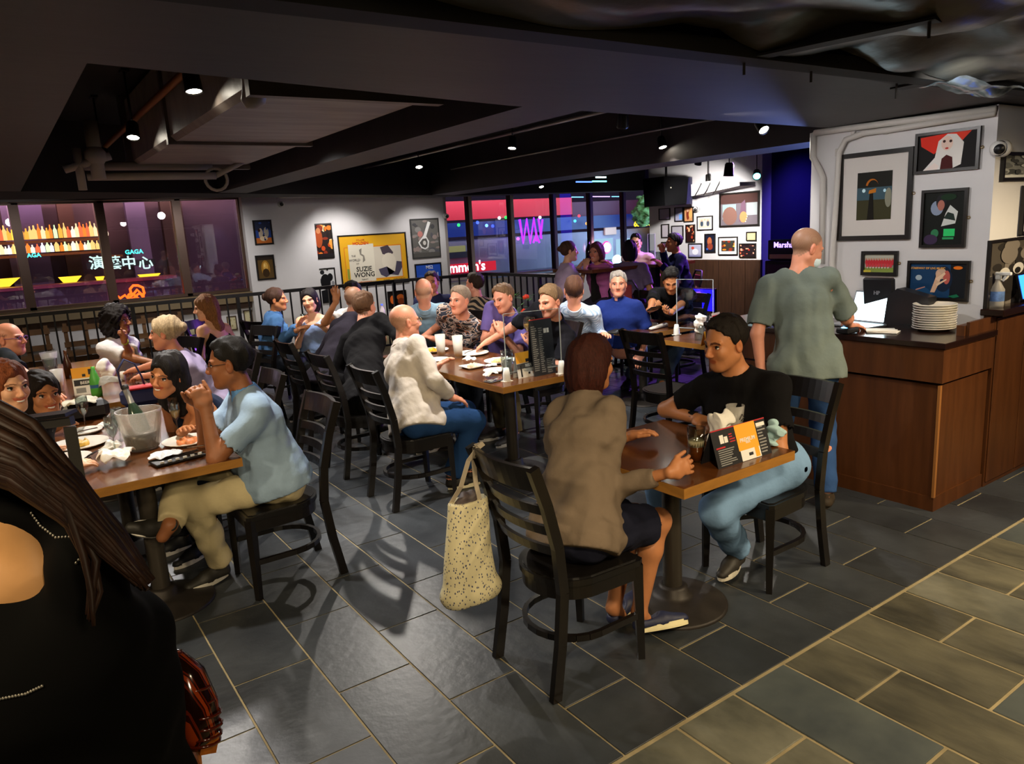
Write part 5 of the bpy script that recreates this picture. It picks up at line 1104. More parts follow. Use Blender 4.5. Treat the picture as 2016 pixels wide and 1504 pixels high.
# second left table
card(172,775,'yellow and white tent card on the second left table',.16,.20,-100,WH,[(0,.62,1,1,YE),(.68,.72,.9,.92,BL),(.42,.66,.56,.76,BL),(.05,.34,.95,.56,BL),(.25,.38,.75,.50,('BEER',WH)),(.1,.08,.5,.26,GY)])
cup(118,770,'plastic cup of yellow beer left of the yellow tent card',r0=.032,r1=.045,h_=.17,liq=beer,lh=.45); cup(105,748,'tall clear jug like beer glass behind at left',r0=.04,r1=.055,h_=.18,liq=beer,lh=.2,m=cglass)
c=at(192,780,.76); t=thing('green_bottle','green plastic bottle on the second left table','bottle',c); b=MB(); b.lathe([(.001,0),(.035,0),(.038,.03),(.036,.12),(.020,.18),(.014,.20),(.014,.22),(.001,.22)],18); b.build('bottle_body',mat('green_plastic','#4a9a3c',rough=.25),t); b=MB(); b.lathe([(.0372,.05),(.0372,.09)],18); b.build('label_band',mat('green_label','#2a5a8a'),t)
crumple(212,748,'white paper napkin bundle beside the green bottle',.075,seed=31,flat=1.2,stretch=.9); plate(232,712,'white plate in front of the curly haired woman',.14); cutlery(205,716,10,'knife on the plate in front of the curly haired woman',.79); cup(270,712,'clear tumbler beside the grey blonde woman',r0=.03,r1=.036,h_=.11,m=cglass)
c=at(137,745,.76); t=thing('brown_bottle','slim brown beer bottle behind the yellow tent card','bottle',c); b=MB(); b.lathe([(.001,0),(.030,0),(.031,.13),(.013,.19),(.012,.24),(.001,.24)],16); b.build('bottle_body',mat('brown_glass','#3a1e0c',rough=.15),t)
c=at(100,722,.76); t=thing('wine_glass','upturned wide cup frame behind the beers at left','glass',c); b=MB(); b.lathe([(.05,0),(.075,.14),(.072,.14),(.047,0)],16); b.build('glass_body',fglass,t)
cup(243,748,'small white pepper pot near the navy bag',r0=.02,r1=.018,h_=.07,m=chin)
# middle table
plate(930,696,'round white plate with cutlery at the middle table near the purple shirt man',.14); cutlery(925,692,30,'steel fork on the plate near the purple shirt man',.79); plate(985,711,'white plate with dark olive beside the napkin glass',.13,food='#c8b070'); plate(862,709,'small white plate next to the white shirt man',.10)
plate(930,722,'square white dish of leftovers at the middle table',.11,food='#c8b090',sq=True); crumple(925,712,'crumpled paper on the square dish',.05,z=.785,seed=41,flat=.5); plate(975,730,'small oval plate behind the crumpled napkin',.09); crumple(968,742,'white crumpled napkin at the near corner of the middle table',.05,seed=42,flat=.6); crumple(968,722,'folded pale napkin beside the olive plate',.045,seed=43,flat=.3)
c=at(975,750,.762); t=thing('phone','grey phone lying at the near corner of the middle table','phone',c,.2); b=MB(); b.box((0,0,.005),(.15,.075,.009),bev=.003); b.build('phone_body',mat('phone_grey','#5a5a5e',rough=.2),t); b=MB(); b.box((0,0,.0105),(.14,.065,.001)); b.build('screen',mat('phone_dark','#202226',rough=.05),t)
cup(869,701,'tall frosted cup of beer nearest the white shirt man',r0=.033,r1=.045,h_=.185,liq=beer,lh=.25); cup(903,704,'tall frosted cup of beer right of the other one',r0=.033,r1=.045,h_=.185,liq=beer,lh=.30)
t=cup(1000,742,'clear tumbler filled with folded white napkins',r0=.042,r1=.045,h_=.19,m=cglass); b=MB(); b.box((0,0,.075),(.05,.02,.12),Matrix.Rotation(.25,3,'X')); b.box((.01,.01,.07),(.045,.012,.13),Matrix.Rotation(-.3,3,'Y')); b.build('napkin_wad',paper,t)
shaker(998,751,'left white foot of the clear screen on the middle table'); shaker(1106,736,'right white foot of the clear screen on the middle table')
card(1036,741,'yellow and grey tent card at the near end of the middle table',.19,.18,-85,WH,[(0,.58,1,1,YE),(.70,.64,.92,.88,BL),(.45,.60,.62,.72,BL),(0,.36,1,.56,'#4a4a4c'),(.30,.40,.80,.52,('BEER',WH)),(.80,.08,.95,.5,YE),(.15,.05,.22,.5,BL),(.5,.12,.6,.2,BL)])
card(1068,737,'tall black menu with a red top edge standing at the middle table',.20,.40,-88,'#26282e',[(0,.985,1,1,'#e04038'),(.60,.74,.72,.82,WH),(.74,.74,.84,.82,WH)]+rows(.05,.30,.10,.90,22,GY,5)+rows(.36,.56,.06,.86,22,GY,6)+rows(.62,.95,.04,.30,8,GY,7),depth=.07)
def screen(pa,pb,zt_,label,z=.76,name='clear_screen'):
    a,c_=at(*pa,z),at(*pb,z); m_=(a+c_)/2; t=thing(name,label,'screen',m_); d=(c_-a); b=MB(); b.bar(a-m_+V(0,0,(zt_-z)/2+.02),c_-m_+V(0,0,(zt_-z)/2+.02),.006,zt_-z-.04); b.build('sheet',acr,t); em_=mat('acrylic_edge','#c0c8ca',rough=.3)
    for p in(a,c_): b=MB(); b.bar(p-m_+V(0,0,.03),p-m_+V(0,0,zt_-z),.006,.005); b.build('edge',em_,t)
    b=MB(); b.bar(a-m_+V(0,0,zt_-z),c_-m_+V(0,0,zt_-z),.004,.003); b.build('edge',em_,t)
    b=MB(); b.bar(a-m_+V(0,0,.05),c_-m_+V(0,0,.05),.006,.005); b.build('edge',em_,t)
screen((998,748),(1106,733),1.22,'clear acrylic screen at the near end of the middle table')
plate(855,690,'yellow basket plate of snacks behind the frosted cups',.13,food='#e0a020'); cup(1027,668,'large goblet of beer held up by the man in the black shirt',z=1.10,r0=.04,r1=.055,h_=.12,liq=beer,lh=.7,m=cglass) if False else None
# denim table, others
flute(600,652,'milky flute glass on the denim jacket woman table',liq=mat('milky','#d8d4c8'),h_=.2); c=at(603,657,.762); t=thing('phone','dark phone lying on the denim jacket woman table','phone',c+V(.0,-.05,0),.5); b=MB(); b.box((0,0,.006),(.14,.075,.010),bev=.003); b.build('phone_body',mat('phone_dark2','#26262a',rough=.3),t)
crumple(640,648,'orange paper lantern like snack bag before the raised hand guest',.07,seed=51,flat=1.2,m=mat('orange_bag','#e07a20',rough=.6),stretch=.7,name='snack_bag',cat='bag'); cup(638,648,'clear tumbler beside the orange snack bag',m=cglass,h_=.10); cup(745,640,'clear tumbler behind the bald man in white',m=cglass,h_=.12); c=at(755,635,.76); t=thing('water_bottle','small clear water bottle with a blue cap behind the bald man','bottle',c); b=MB(); b.lathe([(.001,0),(.03,0),(.03,.15),(.012,.19),(.012,.21)],14); b.build('bottle_body',fglass,t); b=MB(); b.lathe([(.014,.205),(.014,.225),(.001,.225)],10); b.build('cap',mat('blue_cap','#2a4ac0'),t)
# phone man table
cup(1237,640,'pale drink glass with a straw on the phone man table',r0=.03,r1=.036,h_=.12,liq=mat('pale_juice','#d8d0a8',rough=.2),lh=.8,m=cglass); b=MB(); q=at(1234,640,.76); t=thing('straw','white straw standing in the pale drink','straw',q); b.tube([(0,0,.02),(-.01,.01,.22)],.005,6); b.build('straw_tube',paper,t)
t=cup(1248,645,'glass stuffed with white napkins on the phone man table',r0=.036,r1=.045,h_=.13,m=fglass); blob('napkin_wad',[Ep((0,0,.13),(.045,.04,.05)),Ep((.015,.0,.17),(.03,.03,.03))],.006,paper,t,(.012,60,3))
c=at(1213,655,.765); t=thing('black_wallet','black folder on the near corner of the phone man table','wallet',c,.4); b=MB(); b.box((0,0,.012),(.22,.12,.02),bev=.004); b.build('cover',iron,t); b=MB(); b.box((.0,-.03,.024),(.15,.006,.002)); b.build('strip',mat('pale_strip','#8090a0'),t)
c=at(1298,645,.768); t=thing('rolled_napkin','white rolled napkin with cutlery at the phone man table','napkin',c,.25); b=MB(); b.tube([(-.17,0,.012),(.12,0,.014)],[.012,.022],10,sx=1.4); b.build('roll',paper,t)
plate(1205,637,'plate of fried food in front of the grey haired man',.12,food='#7a3a1c'); plate(1270,640,'white plate in the middle of the phone man table',.13,food='#c8a070')
# screen table
screen((1333,655),(1404,660),1.25,'clear acrylic screen standing on the table behind the black T-shirt man'); shaker(1332,659,'white foot of the clear screen behind the black T-shirt man')
t=cup(1377,670,'clear tumbler full of fanned napkins on the screen table',r0=.04,r1=.044,h_=.13,m=cglass); blob('napkin_wad',[Ep((0,0,.13),(.05,.02,.07)),Ep((.02,.0,.17),(.05,.02,.04))],.006,paper,t,(.01,50,5))
card(1407,672,'red and white menu card on the screen table',.16,.24,-80,'#d8c8c8',[(.22,.05,.92,.92,'#d01820'),(.0,.0,.16,1,'#2a2a2e'),(.55,.25,.80,.38,('MENU',WH))]+rows(.02,.14,.05,.95,12,WH,8)); card(1392,680,'small yellow card beside the red menu',.10,.12,-80,YE,[])
c=onX(1383,590,7.6); t=thing('blue_screen_monitor','blue glowing monitor beyond the clear screen','monitor',c); b=MB(); b.box((0,0,0),(.04,.44,.30)); b.build('bezel',iron,t); b=MB(); b.box((-.022,0,0),(.004,.42,.28)); b.build('screen_face',emis('blue_monitor','#2418e8',1.2),t); b=MB(); b.bar((0.02,0,-.15),(.02,0,-c.z+.02),.05,.05); b.box((.02,0,-c.z+.012),(.3,.3,.02)); b.build('stand',iron,t)
t=thing('grey_case','grey rolling case under the blue monitor','case',(7.3,c.y+.1,0)); b=MB(); b.box((0,0,.45),(.3,.5,.8),bev=.03); b.build('case_body',mat('case_grey','#3c3c44',rough=.5),t)
# bar table things
q=H1+V(.02,.02,0); t=thing('dark_bottle','dark wine bottle on the bar table by the windows','bottle',Vector((at(1160,523,H1.z).x,at(1160,523,H1.z).y,H1.z))); b=MB(); b.lathe([(.001,0),(.042,0),(.042,.20),(.016,.27),(.015,.34),(.001,.34)],16); b.build('bottle_body',mat('black_glass','#08060a',rough=.1),t)
cup(1296,512,'clear tumbler on the bar table by the far pictures',z=H2.z,m=cglass,h_=.12); cup(1283,513,'second clear tumbler on the bar table by the far pictures',z=H2.z,m=cglass,h_=.14); screen((1276,514),(1290,513),H2.z+.38,'narrow clear screen on the bar table by the far pictures',z=H2.z)
# plant with red flowers
c=Vector((4.75,6.95,0)); t=thing('flower_planter','planter with red flowers and green leaves behind the drinking man','plant',c); b=MB(); b.lathe([(.001,0),(.14,0),(.18,.34),(.16,.34),(.15,.30),(.001,.30)],18); b.build('pot',mat('pot','#5a4a40'),t)
lf=MB(); rgx=random.Random(3)
for i in range(260):
    a=rgx.uniform(0,6.28); r_=rgx.uniform(.02,.26); z_=rgx.uniform(.35,1.05); p=Vector((r_*math.cos(a),r_*math.sin(a),z_)); d=Vector((math.cos(a),math.sin(a),rgx.uniform(-.3,.8))).normalized()*.075; u=d.cross(Vector((0,0,1))).normalized()*.018
    lf.add([p,p+d*.5+u,p+d,p+d*.5-u],[(0,1,2,3)],0)
o=lf.build('leaves',mat('leaf','#3f7a34',rough=.5,noise=.4,nscale=20),t); o['kind']='stuff'
for i in range(12):
    p=Vector((rgx.uniform(-.22,.2),rgx.uniform(-.2,.1),rgx.uniform(.70,1.08))); b=MB()
    for k in range(6): a=k*1.05; b.sphere(p+Vector((math.cos(a)*.025,math.sin(a)*.02,rgx.uniform(-.01,.01))),.021,6)
    b.build('flower',mat('flower_red' if i%4 else 'flower_white','#d83a1c' if i%4 else '#e0d8a8',rough=.6),t)
b=MB()
for k in range(8): b.tube([(0,0,.3),(math.cos(k)*.12,math.sin(k)*.12,.9)],.004,5)
b.build('stems',mat('stem','#3a5a2a'),t)
# counter things
c=at(1838,650,1.02); t=thing('plate_stack','','plate'); bpy.data.objects.remove(t)
z_=1.02
for k in range(11):
    tt=thing('plate','bottom white plate of the stack on the service counter' if k==0 else ('top white plate of the stack on the service counter' if k==10 else 'white plate within the stack on the service counter'),'plate',(c.x+.002*math.sin(k*3),c.y+.002*math.cos(k*2),z_),0,'stacked plates on the service counter'); b=MB(); b.lathe([(.001,.002),(.075,.002),(.085,.004),(.118,.018),(.123,.0205),(.123,.0235),(.118,.022),(.086,.008),(.001,.006)],36); b.build('dish',chin,tt); z_+=.0145
c=at(1705,640,1.02)+V(-.06,.02,0); t=thing('laptop','open laptop with a bright white cyan screen on the service counter','laptop',(c.x,c.y,1.02),math.radians(-8)); b=MB(); b.box((-.0,0,.008),(.22,.32,.014),bev=.004); b.build('keyboard_deck',mat('laptop_grey','#6a6c70',rough=.3,metal=.5),t); M=Matrix.Rotation(.32,3,'Y'); b=MB(); b.box((.14,0,.115),(.008,.32,.21),M); b.build('lid',MATS['laptop_grey'],t); b=MB(); b.box((.134,0,.115),(.003,.30,.19),M); b.build('screen_face',emis('laptop_screen','#d8f6ff',3.2),t)
c=at(1740,654,1.02); t=thing('papers','small pile of white papers on the service counter','paper',c,.3)
for k in range(3): b=MB(); b.box((.01*k,.012*k,.004+.004*k),(.12,.17,.003),Matrix.Rotation(.15*k,3,'Z')); b.build('sheet',paper,t)
dk=mat('monitor_black','#101014',rough=.4)
c=onX(1730,598,4.86); t=thing('card_terminal','dark monitor back with a small logo behind the laptop','monitor',(c.x,c.y,1.02)); b=MB(); b.box((0,0,.19),(.04,.21,.24),Matrix.Rotation(-.12,3,'Y'),bev=.01); b.build('back_shell',dk,t); lettering('HP',.035,(-.032,0,.21),(0,-1,0),(0,0,1),mat('grey_ink','#7a7a80'),t,True); b=MB(); b.box((0,0,.04),(.04,.05,.08)); b.box((0,0,.006),(.14,.16,.012)); b.build('stand',dk,t)
c=onX(1790,615,4.83); t=thing('till_monitor','black till monitor in front of the blue print','monitor',(c.x,c.y,1.02)); b=MB(); b.prism([(-.14,.02),(.16,.0),(.14,.20),(-.06,.25),(-.12,.20)],-.05,.05,Matrix(((0,0,1),(-1,0,0),(0,1,0)))); b.build('shell',dk,t); b=MB(); b.box((0,0,.010),(.16,.2,.02)); b.build('foot',dk,t)
c=at(1650,660,1.02)+V(.1,0,0); t=thing('keypad','small black keypad with a glowing blue key beside the laptop','keypad',c); b=MB(); b.box((0,0,.02),(.12,.09,.035),bev=.008); b.build('keypad_body',dk,t); b=MB(); b.box((-.02,0,.040),(.05,.03,.004)); b.build('lit_key',emis('key_glow','#70c8ff',4),t)
c=at(1965,606,1.145); t=thing('spray_bottle','clear spray bottle with a white trigger and blue label on the raised ledge','bottle',(c.x+.02,c.y+.02,1.145)); b=MB(); b.lathe([(.001,0),(.038,0),(.040,.02),(.040,.11),(.015,.155),(.013,.17)],20); b.build('bottle_body',fglass,t); b=MB(); b.box((0,0,.19),(.03,.03,.04),bev=.006); b.box((-.005,-.03,.207),(.02,.09,.022),bev=.005); b.box((0,-.035,.18),(.008,.012,.04),Matrix.Rotation(.5,3,'X')); b.build('trigger_head',mat('white_trigger','#e8e8e4',rough=.35),t); b=MB(); b.lathe([(.0405,.04),(.0405,.10)],20); b.build('label_band',mat('blue_white_label','#5a7ab0',noise=.5,nscale=20),t)
c=onY(2012,575,2.06); t=thing('tablet','blue glowing tablet at the right edge on the raised ledge','tablet',(c.x+.03,c.y,1.145)); b=MB(); b.box((.04,0,.10),(.24,.012,.17),Matrix.Rotation(-.25,3,'X')); b.build('casing',dk,t); b=MB(); b.box((.04,-.008,.10),(.22,.004,.15),Matrix.Rotation(-.25,3,'X')); b.build('screen_face',emis('tablet_blue','#2a70ff',2.5),t)
# dome cameras
def camera_dome(c,n,label):
    t=thing('security_camera',label,'camera',c); q=Vector(n).to_track_quat('Z','Y').to_matrix(); b=MB(); b.lathe([(.001,0),(.05,0),(.05,.03),(.045,.05)],18,M=q); b.build('mount',mat('cam_white','#dcdad6',rough=.35),t); b=MB(); b.sphere(Vector(n)*.07,.042,16); b.build('housing',MATS['cam_white'],t); dd=(Vector(n)*.5+Vector((-.5,-.8,-.3))).normalized(); b=MB(); b.lathe([(.030,.0),(.026,.014),(.001,.016)],16,M=dd.to_track_quat('Z','Y').to_matrix(),c=Vector(n)*.07+dd*.032); b.build('lens',dk,t)
camera_dome(onX(1975,292,XR-.0),(-1,0,0),'white dome security camera at the top of the right picture wall corner'); camera_dome(onY(552,402,YW-.24),(0,-1,0),'small dome camera above the left posters'); camera_dome(onY(876,425,YW-.12),(0,-1,-.1),'pale dome camera at the right end of the poster wall'); camera_dome(onX(1374,412,XP),(-1,0,0),'small white camera above the far wall pictures')
# conduits and beading on the right wall
wp=mat('white_pipe_paint','#cfcac4',rough=.55,bump=.3,bscale=30)
def wpipe(label,pts,r=.016,X=XR-.032): 
    P=[onX(px,py,X) for px,py in pts]; t=thing('conduit_pipe',label,'pipe',P[0]); b=MB(); b.tube([p-P[0] for p in P],r,8); b.build('run',wp,t)
wpipe('white painted conduit bending down left of the large matted print',[(1960,222),(1750,256),(1700,262),(1665,275),(1652,300),(1645,420),(1638,520),(1648,560),(1665,590)],.020)
wpipe('white painted conduit running along the top of the picture wall',[(1962,214),(1800,236),(1660,254),(1604,262)],.022); wpipe('white painted conduit at the left edge of the picture wall',[(1601,262),(1600,310),(1614,335),(1620,350),(1618,520)],.022)
for i,(px,py) in enumerate(((1680,264),(1744,257),(1620,372),(1649,300))): t=thing('pipe_clip','white pipe clip number on the picture wall conduit'.replace('number ','')+(' %s'%('by the bend','near the top','at the left pipe','below the bend')[i]),'clip',onX(px,py,XR-.012)); b=MB(); b.box((0,0,0),(.02,.03,.05),bev=.004); b.build('clip_body',wp,t)
# amplifier by the stage
c=onX(1548,500,9.4); t=thing('guitar_amplifier','black guitar amplifier stack with a white script name, its purple light painted on, by the stage','amplifier',(9.4,c.y-.15,0)); ax_=c.y-.15
b=MB(); b.box((0,0,.56),(.36,.76,1.10),bev=.01); b.build('speaker_cabinet',mat('amp_black','#121018',rough=.7),t); b=MB(); b.box((-.185,0,.56),(.01,.68,1.0)); b.build('grille_cloth',mat('amp_cloth','#3a1c3c',rough=.8),t); b=MB(); b.box((0,0,1.26),(.26,.74,.28),bev=.01); b.build('amp_head',MATS['amp_black'],t); b=MB(); b.box((-.135,0,1.17),(.01,.66,.06)); b.build('control_panel',mat('amp_gold','#8a7a50',metal=.6,rough=.4),t); lettering('Marshall',.11,(-.137,.08,1.33),(0,-1,0),(0,0,1),emis('amp_script_glow','#a080ff',2),t,True)  # purple stage light on the script painted as emission
# desk with laptop lights behind T-shirt man
c=Vector((5.75,2.95+.75,0)); t=thing('dj_desk','dark desk with small glowing teal lights behind the standing man','desk',(5.9,3.75,0)); b=MB(); b.box((0,0,.72),(.5,.5,.05)); b.build('desk_top',topm,t); b=MB(); b.box((0,0,.35),(.42,.42,.69)); b.build('pedestal',iron,t)
for k,(px,py,cc) in enumerate(((1474,648,'#30ffe0'),(1484,648,'#60f0ff'),(1473,641,'#3080ff'),(1478,652,'#d040c0'))): b=MB(); b.sphere(at(px,py,.80)-Vector(t.location),.018,8); b.build('light',emis('desk'+cc,cc,4),t)
# ---------------------------------------------------------------- framed prints
NC=[0]
def picture(label,px0,py0,px1,py1,plane,val,frame_c='#17130f',fw=.018,matc=None,mw=0,bg='#222222',shapes=(),group=None,clips=True,depth=.022,rough=.6):
    f_=(lambda a,b_:onX(a,b_,val-.002)) if plane=='X' else (lambda a,b_:onY(a,b_,val-.002))
    pym=(py0+py1)/2; pxm=(px0+px1)/2; L_=f_(px0,pym);R_=f_(px1,pym);T_=f_(pxm,py0);B_=f_(pxm,py1)
    w_=abs((L_-R_).dot(Vector((0,1,0) if plane=='X' else (1,0,0)))); h_=T_.z-B_.z; c=(L_+R_)/2; c.z=(T_.z+B_.z)/2
    t=thing('framed_print',label,'picture',c,-math.pi/2 if plane=='X' else 0,group)   # local x = right, y = away from the viewer, z = up
    fm=mat('frame_'+frame_c,frame_c,rough=.35)
    b=MB()
    for c_,d_ in (((0,-depth/2,h_/2-fw/2),(w_,depth,fw)),((0,-depth/2,-h_/2+fw/2),(w_,depth,fw)),((-w_/2+fw/2,-depth/2,0),(fw,depth,h_-2*fw)),((w_/2-fw/2,-depth/2,0),(fw,depth,h_-2*fw))): b.box(c_,d_)
    b.build('frame',fm,t); iw,ih=w_-2*fw,h_-2*fw
    if matc: b=MB(); b.box((0,-.004,0),(iw,.006,ih)); b.build('mat_board',mat('matb_'+matc,matc,rough=.8),t); iw-=2*mw; ih-=2*mw
    ms=[];b=MB()
    def mi(c_):
        if c_ not in ms: ms.append(c_)
        return ms.index(c_)
    b.add([(-iw/2,-.0082,-ih/2),(iw/2,-.0082,-ih/2),(iw/2,-.0082,ih/2),(-iw/2,-.0082,ih/2)],[(0,1,2,3)],mi(bg)); y=-.0086
    txt=[]
    for s_ in shapes:
        y-=.0003
        X=lambda u:-iw/2+iw*max(0,min(1,u)); Z=lambda v:-ih/2+ih*max(0,min(1,v))
        if s_[0]=='e': _,u,v,ru,rv,cc=s_; P=[(X(u+ru*math.cos(a)),y,Z(v+rv*math.sin(a))) for a in np.linspace(0,2*math.pi,17)[:-1]]
        elif s_[0]=='r': _,u0,v0,u1,v1,cc=s_; P=[(X(u0),y,Z(v0)),(X(u1),y,Z(v0)),(X(u1),y,Z(v1)),(X(u0),y,Z(v1))]
        elif s_[0]=='p': _,pts,cc=s_; P=[(X(u),y,Z(v)) for u,v in pts]
        else: txt.append(s_); continue
        b.add(P,[tuple(range(len(P)))],mi(cc))
    b.build('print',[mat('print_'+c_,c_,rough=rough,spec=.25) for c_ in ms],t)
    for (_,u,v,sz,st,cc) in txt: lettering(st,sz*ih,(-iw/2+iw*u,y-.001,-ih/2+ih*v),(1,0,0),(0,0,1),mat('ink_'+cc,cc,rough=.6),t,True,ext=.0002)
    if clips:
        b=MB(); b.tube([(w_/2+.008+.008*math.cos(a),-.004,.008*math.sin(a)) for a in np.linspace(0,6.28,10)],.0025,5,cap=False); b.build('hook',mat('brass','#a08040',metal=.8,rough=.3),t)
    return t
def mottled(cols,n,seed,su=.12,sv=.10,u0=0,u1=1,v0=0,v1=1):
    r_=random.Random(seed); return [('e',r_.uniform(u0,u1),r_.uniform(v0,v1),su*r_.uniform(.4,1.3),sv*r_.uniform(.4,1.3),r_.choice(cols)) for _ in range(n)]
X_=XR
picture('large black frame with white mat round a dark print of an orange arch',1653,297,1797,472,'X',X_,matc='#d8d2cc',mw=.105,fw=.03,bg='#3c3a22',shapes=[('r',0,.6,1,1,'#1c1c16'),('r',0,.42,1,.68,'#3f5a66'),('e',.2,.62,.05,.04,'#d8f8ff'),('e',.80,.60,.04,.035,'#c8f0ff'),('p',[(.32,0),(.52,0),(.47,.62),(.38,.62)],'#141008'),('p',[(.34,.55),(.55,.57),(.56,.66),(.36,.62)],'#c87818')]+[('p',[(.44+.18*math.cos(a)+.0,.70+.16*math.sin(a)),(.44+.18*math.cos(a+.3),.70+.16*math.sin(a+.3)),(.44+.15*math.cos(a+.3)+.03,.70+.13*math.sin(a+.3)),(.44+.15*math.cos(a)+.03,.70+.13*math.sin(a))],'#b86a18') for a in np.arange(0,2.9,.3)]+[('e',.92,.45,.10,.2,'#8a8a78')])
picture('framed print of a white haired singer on a red and black ground',1804,256,1931,338,'X',X_,bg='#0c0808',shapes=[('p',[(.03,.95),(.05,.70),(.28,.45),(.62,.9),(.55,1)],'#e8301c'),('p',[(.55,1),(.9,1),(.75,.75),(.5,.7)],'#f04028'),('p',[(.1,0),(.3,.35),(.35,.8),(.5,.98),(.65,.95),(.78,.7),(.75,.1),(.6,0)],'#f0ece6'),('e',.50,.72,.10,.2,'#f6d8c8'),('e',.45,.78,.025,.04,'#3a1c18'),('e',.56,.77,.025,.04,'#3a1c18'),('e',.50,.58,.03,.025,'#c83028'),('p',[(.40,.0),(.42,.30),(.50,.40),(.60,.32),(.62,.0)],'#4a0e10'),('p',[(.12,0),(.3,.2),(.38,.1),(.35,0)],'#f8e8e0')])
picture('framed dark photo of a musician with a green glow on the right wall',1815,372,1905,487,'X',X_,bg='#0e120e',shapes=[('e',.32,.70,.16,.14,'#8a98b0'),('e',.42,.82,.13,.14,'#1c1a20'),('e',.42,.75,.09,.1,'#b07060'),('p',[(.45,.35),(.80,.40),(.85,.62),(.65,.75),(.55,.6)],'#d0d4d0'),('p',[(.5,.5),(.8,.45),(.75,.58),(.6,.62)],'#20302a'),('r',.52,.16,.80,.30,'#30d070'),('r',.5,.10,.78,.14,'#30a060'),('e',.3,.22,.10,.08,'#307a50'),('e',.2,.1,.18,.1,'#3a2a48'),('e',.6,.9,.2,.06,'#123018')])
picture('small framed team photo in red shirts on a green field',1698,494,1769,542,'X',X_,fw=.022,bg='#b8b8a8',shapes=[('r',0,0,1,.25,'#8a9a48')]+[('e',.06+.088*k,.55,.05,.16,'#c8303a') for k in range(11)]+[('e',.06+.088*k,.74,.028,.05,'#c89078') for k in range(11)]+[('e',.10+.1*k,.38,.045,.12,'#d04048') for k in range(9)]+[('e',.12+.1*k,.26,.02,.05,'#e8e0d8') for k in range(8)]+[('r',.0,0,.25,.12,'#c8b840')])
picture('framed blue print of a man with his hand over his face under orange lettering',1788,513,1910,591,'X',X_,bg='#123a60',shapes=[('r',.72,0,1,1,'#0a1018'),('p',[(.0,.0),(.12,.22),(.28,.30),(.42,.15),(.45,0)],'#1c4a74'),('p',[(.02,.02),(.12,.24),(.28,.32),(.28,.29),(.12,.20),(.05,.0)],'#c08878'),('e',.60,.55,.16,.38,'#0c2038'),('e',.56,.70,.10,.16,'#c8a890'),('e',.66,.6,.06,.2,'#b85a50'),('p',[(.38,.15),(.44,.45),(.50,.78),(.56,.72),(.55,.5),(.46,.15)],'#d8b090'),('p',[(.46,.55),(.62,.75),(.64,.70),(.52,.48)],'#e8c8a8'),('p',[(.48,.4),(.66,.56),(.66,.52),(.50,.34)],'#e8c8a8'),('e',.16,.58,.06,.08,'#a8b8c0'),('p',[(.7,.05),(.85,.12),(.9,.05),(.8,0)],'#106a48'),('t',.32,.86,.085,'STAIRWAY OF LIVE MUSIC','#f0b050'),('e',.85,.88,.08,.05,'#e87818')])
picture('framed grey photo at the upper right edge beside the dome camera',1969,300,2040,356,'X' if False else 'Y',2.12,bg='#8a8a84',fw=.02,shapes=mottled(['#c8c8c0','#6a6a66','#4a4a48','#a8a8a0'],30,4)+[('r',0,0,1,.12,'#d8d8d0')],clips=False)
picture('large black and white crowd photo leaning behind the spray bottle at the right edge',1940,467,2060,600,'Y',2.115,bg='#4a443c',fw=.016,shapes=mottled(['#2a2622','#7a7268','#5a5248'],26,5,.14,.14)+[('e',.24,.50,.09,.10,'#c8c4bc'),('e',.22,.48,.05,.05,'#1a1816'),('e',.46,.56,.09,.09,'#c8c4bc'),('e',.45,.53,.05,.05,'#1a1816'),('p',[(.5,.0),(.6,.3),(.72,.3),(.7,0)],'#b8aca4'),('e',.55,.35,.06,.08,'#a06a3a')],clips=False)
picture('dark framed picture half cut by the right edge of the photo',2008,365,2040,460,'Y',2.115,bg='#d0ccc4',fw=.02,shapes=[],clips=False)
Y1=YW-.23; Y2=YW-.10
picture('framed blue concert print, upper left on the poster wall',499,433,536,482,'Y',Y1,bg='#2a4a9a',fw=.025,shapes=[('r',0,.6,1,1,'#2c3450'),('e',.35,.45,.14,.25,'#c8b8a0'),('e',.70,.5,.16,.24,'#b8b0a0'),('r',0,0,1,.25,'#c87030'),('e',.5,.22,.25,.12,'#f0d8b0'),('e',.25,.6,.08,.08,'#3a1c10')]+mottled(['#405aa8','#1c2848'],8,2,.08,.06))
picture('framed brown portrait print, lower left on the poster wall',504,502,541,551,'Y',Y1,bg='#5a4420',fw=.025,shapes=[('e',.5,.45,.28,.38,'#a87828'),('e',.5,.55,.16,.2,'#d8a850'),('e',.5,.25,.22,.2,'#3a2810'),('r',0,.85,1,1,'#2a2018'),('e',.45,.6,.05,.08,'#f0d080')])
picture('framed orange and black crowd print left of the yellow poster',603,440,655,510,'Y',Y2,bg='#241410',fw=.02,shapes=mottled(['#e87820','#f0a040','#8a2c10','#f8d8a0','#1a0c08','#c84818'],46,3,.10,.08)+[('e',.45,.6,.16,.3,'#a84818'),('e',.46,.82,.09,.09,'#c88050'),('r',0,0,1,.12,'#1a1418')])
picture('framed black and white silhouette portrait under the orange print',613,528,662,597,'Y',Y2,bg='#d8d8d8',fw=.02,shapes=mottled(['#1c1c20','#8a8a90','#ffffff'],30,8,.09,.07)+[('e',.58,.62,.22,.24,'#0c0c10'),('p',[(.2,0),(.35,.35),(.8,.4),(1,.15),(1,0)],'#101014'),('e',.8,.75,.12,.12,'#0c0c10')])
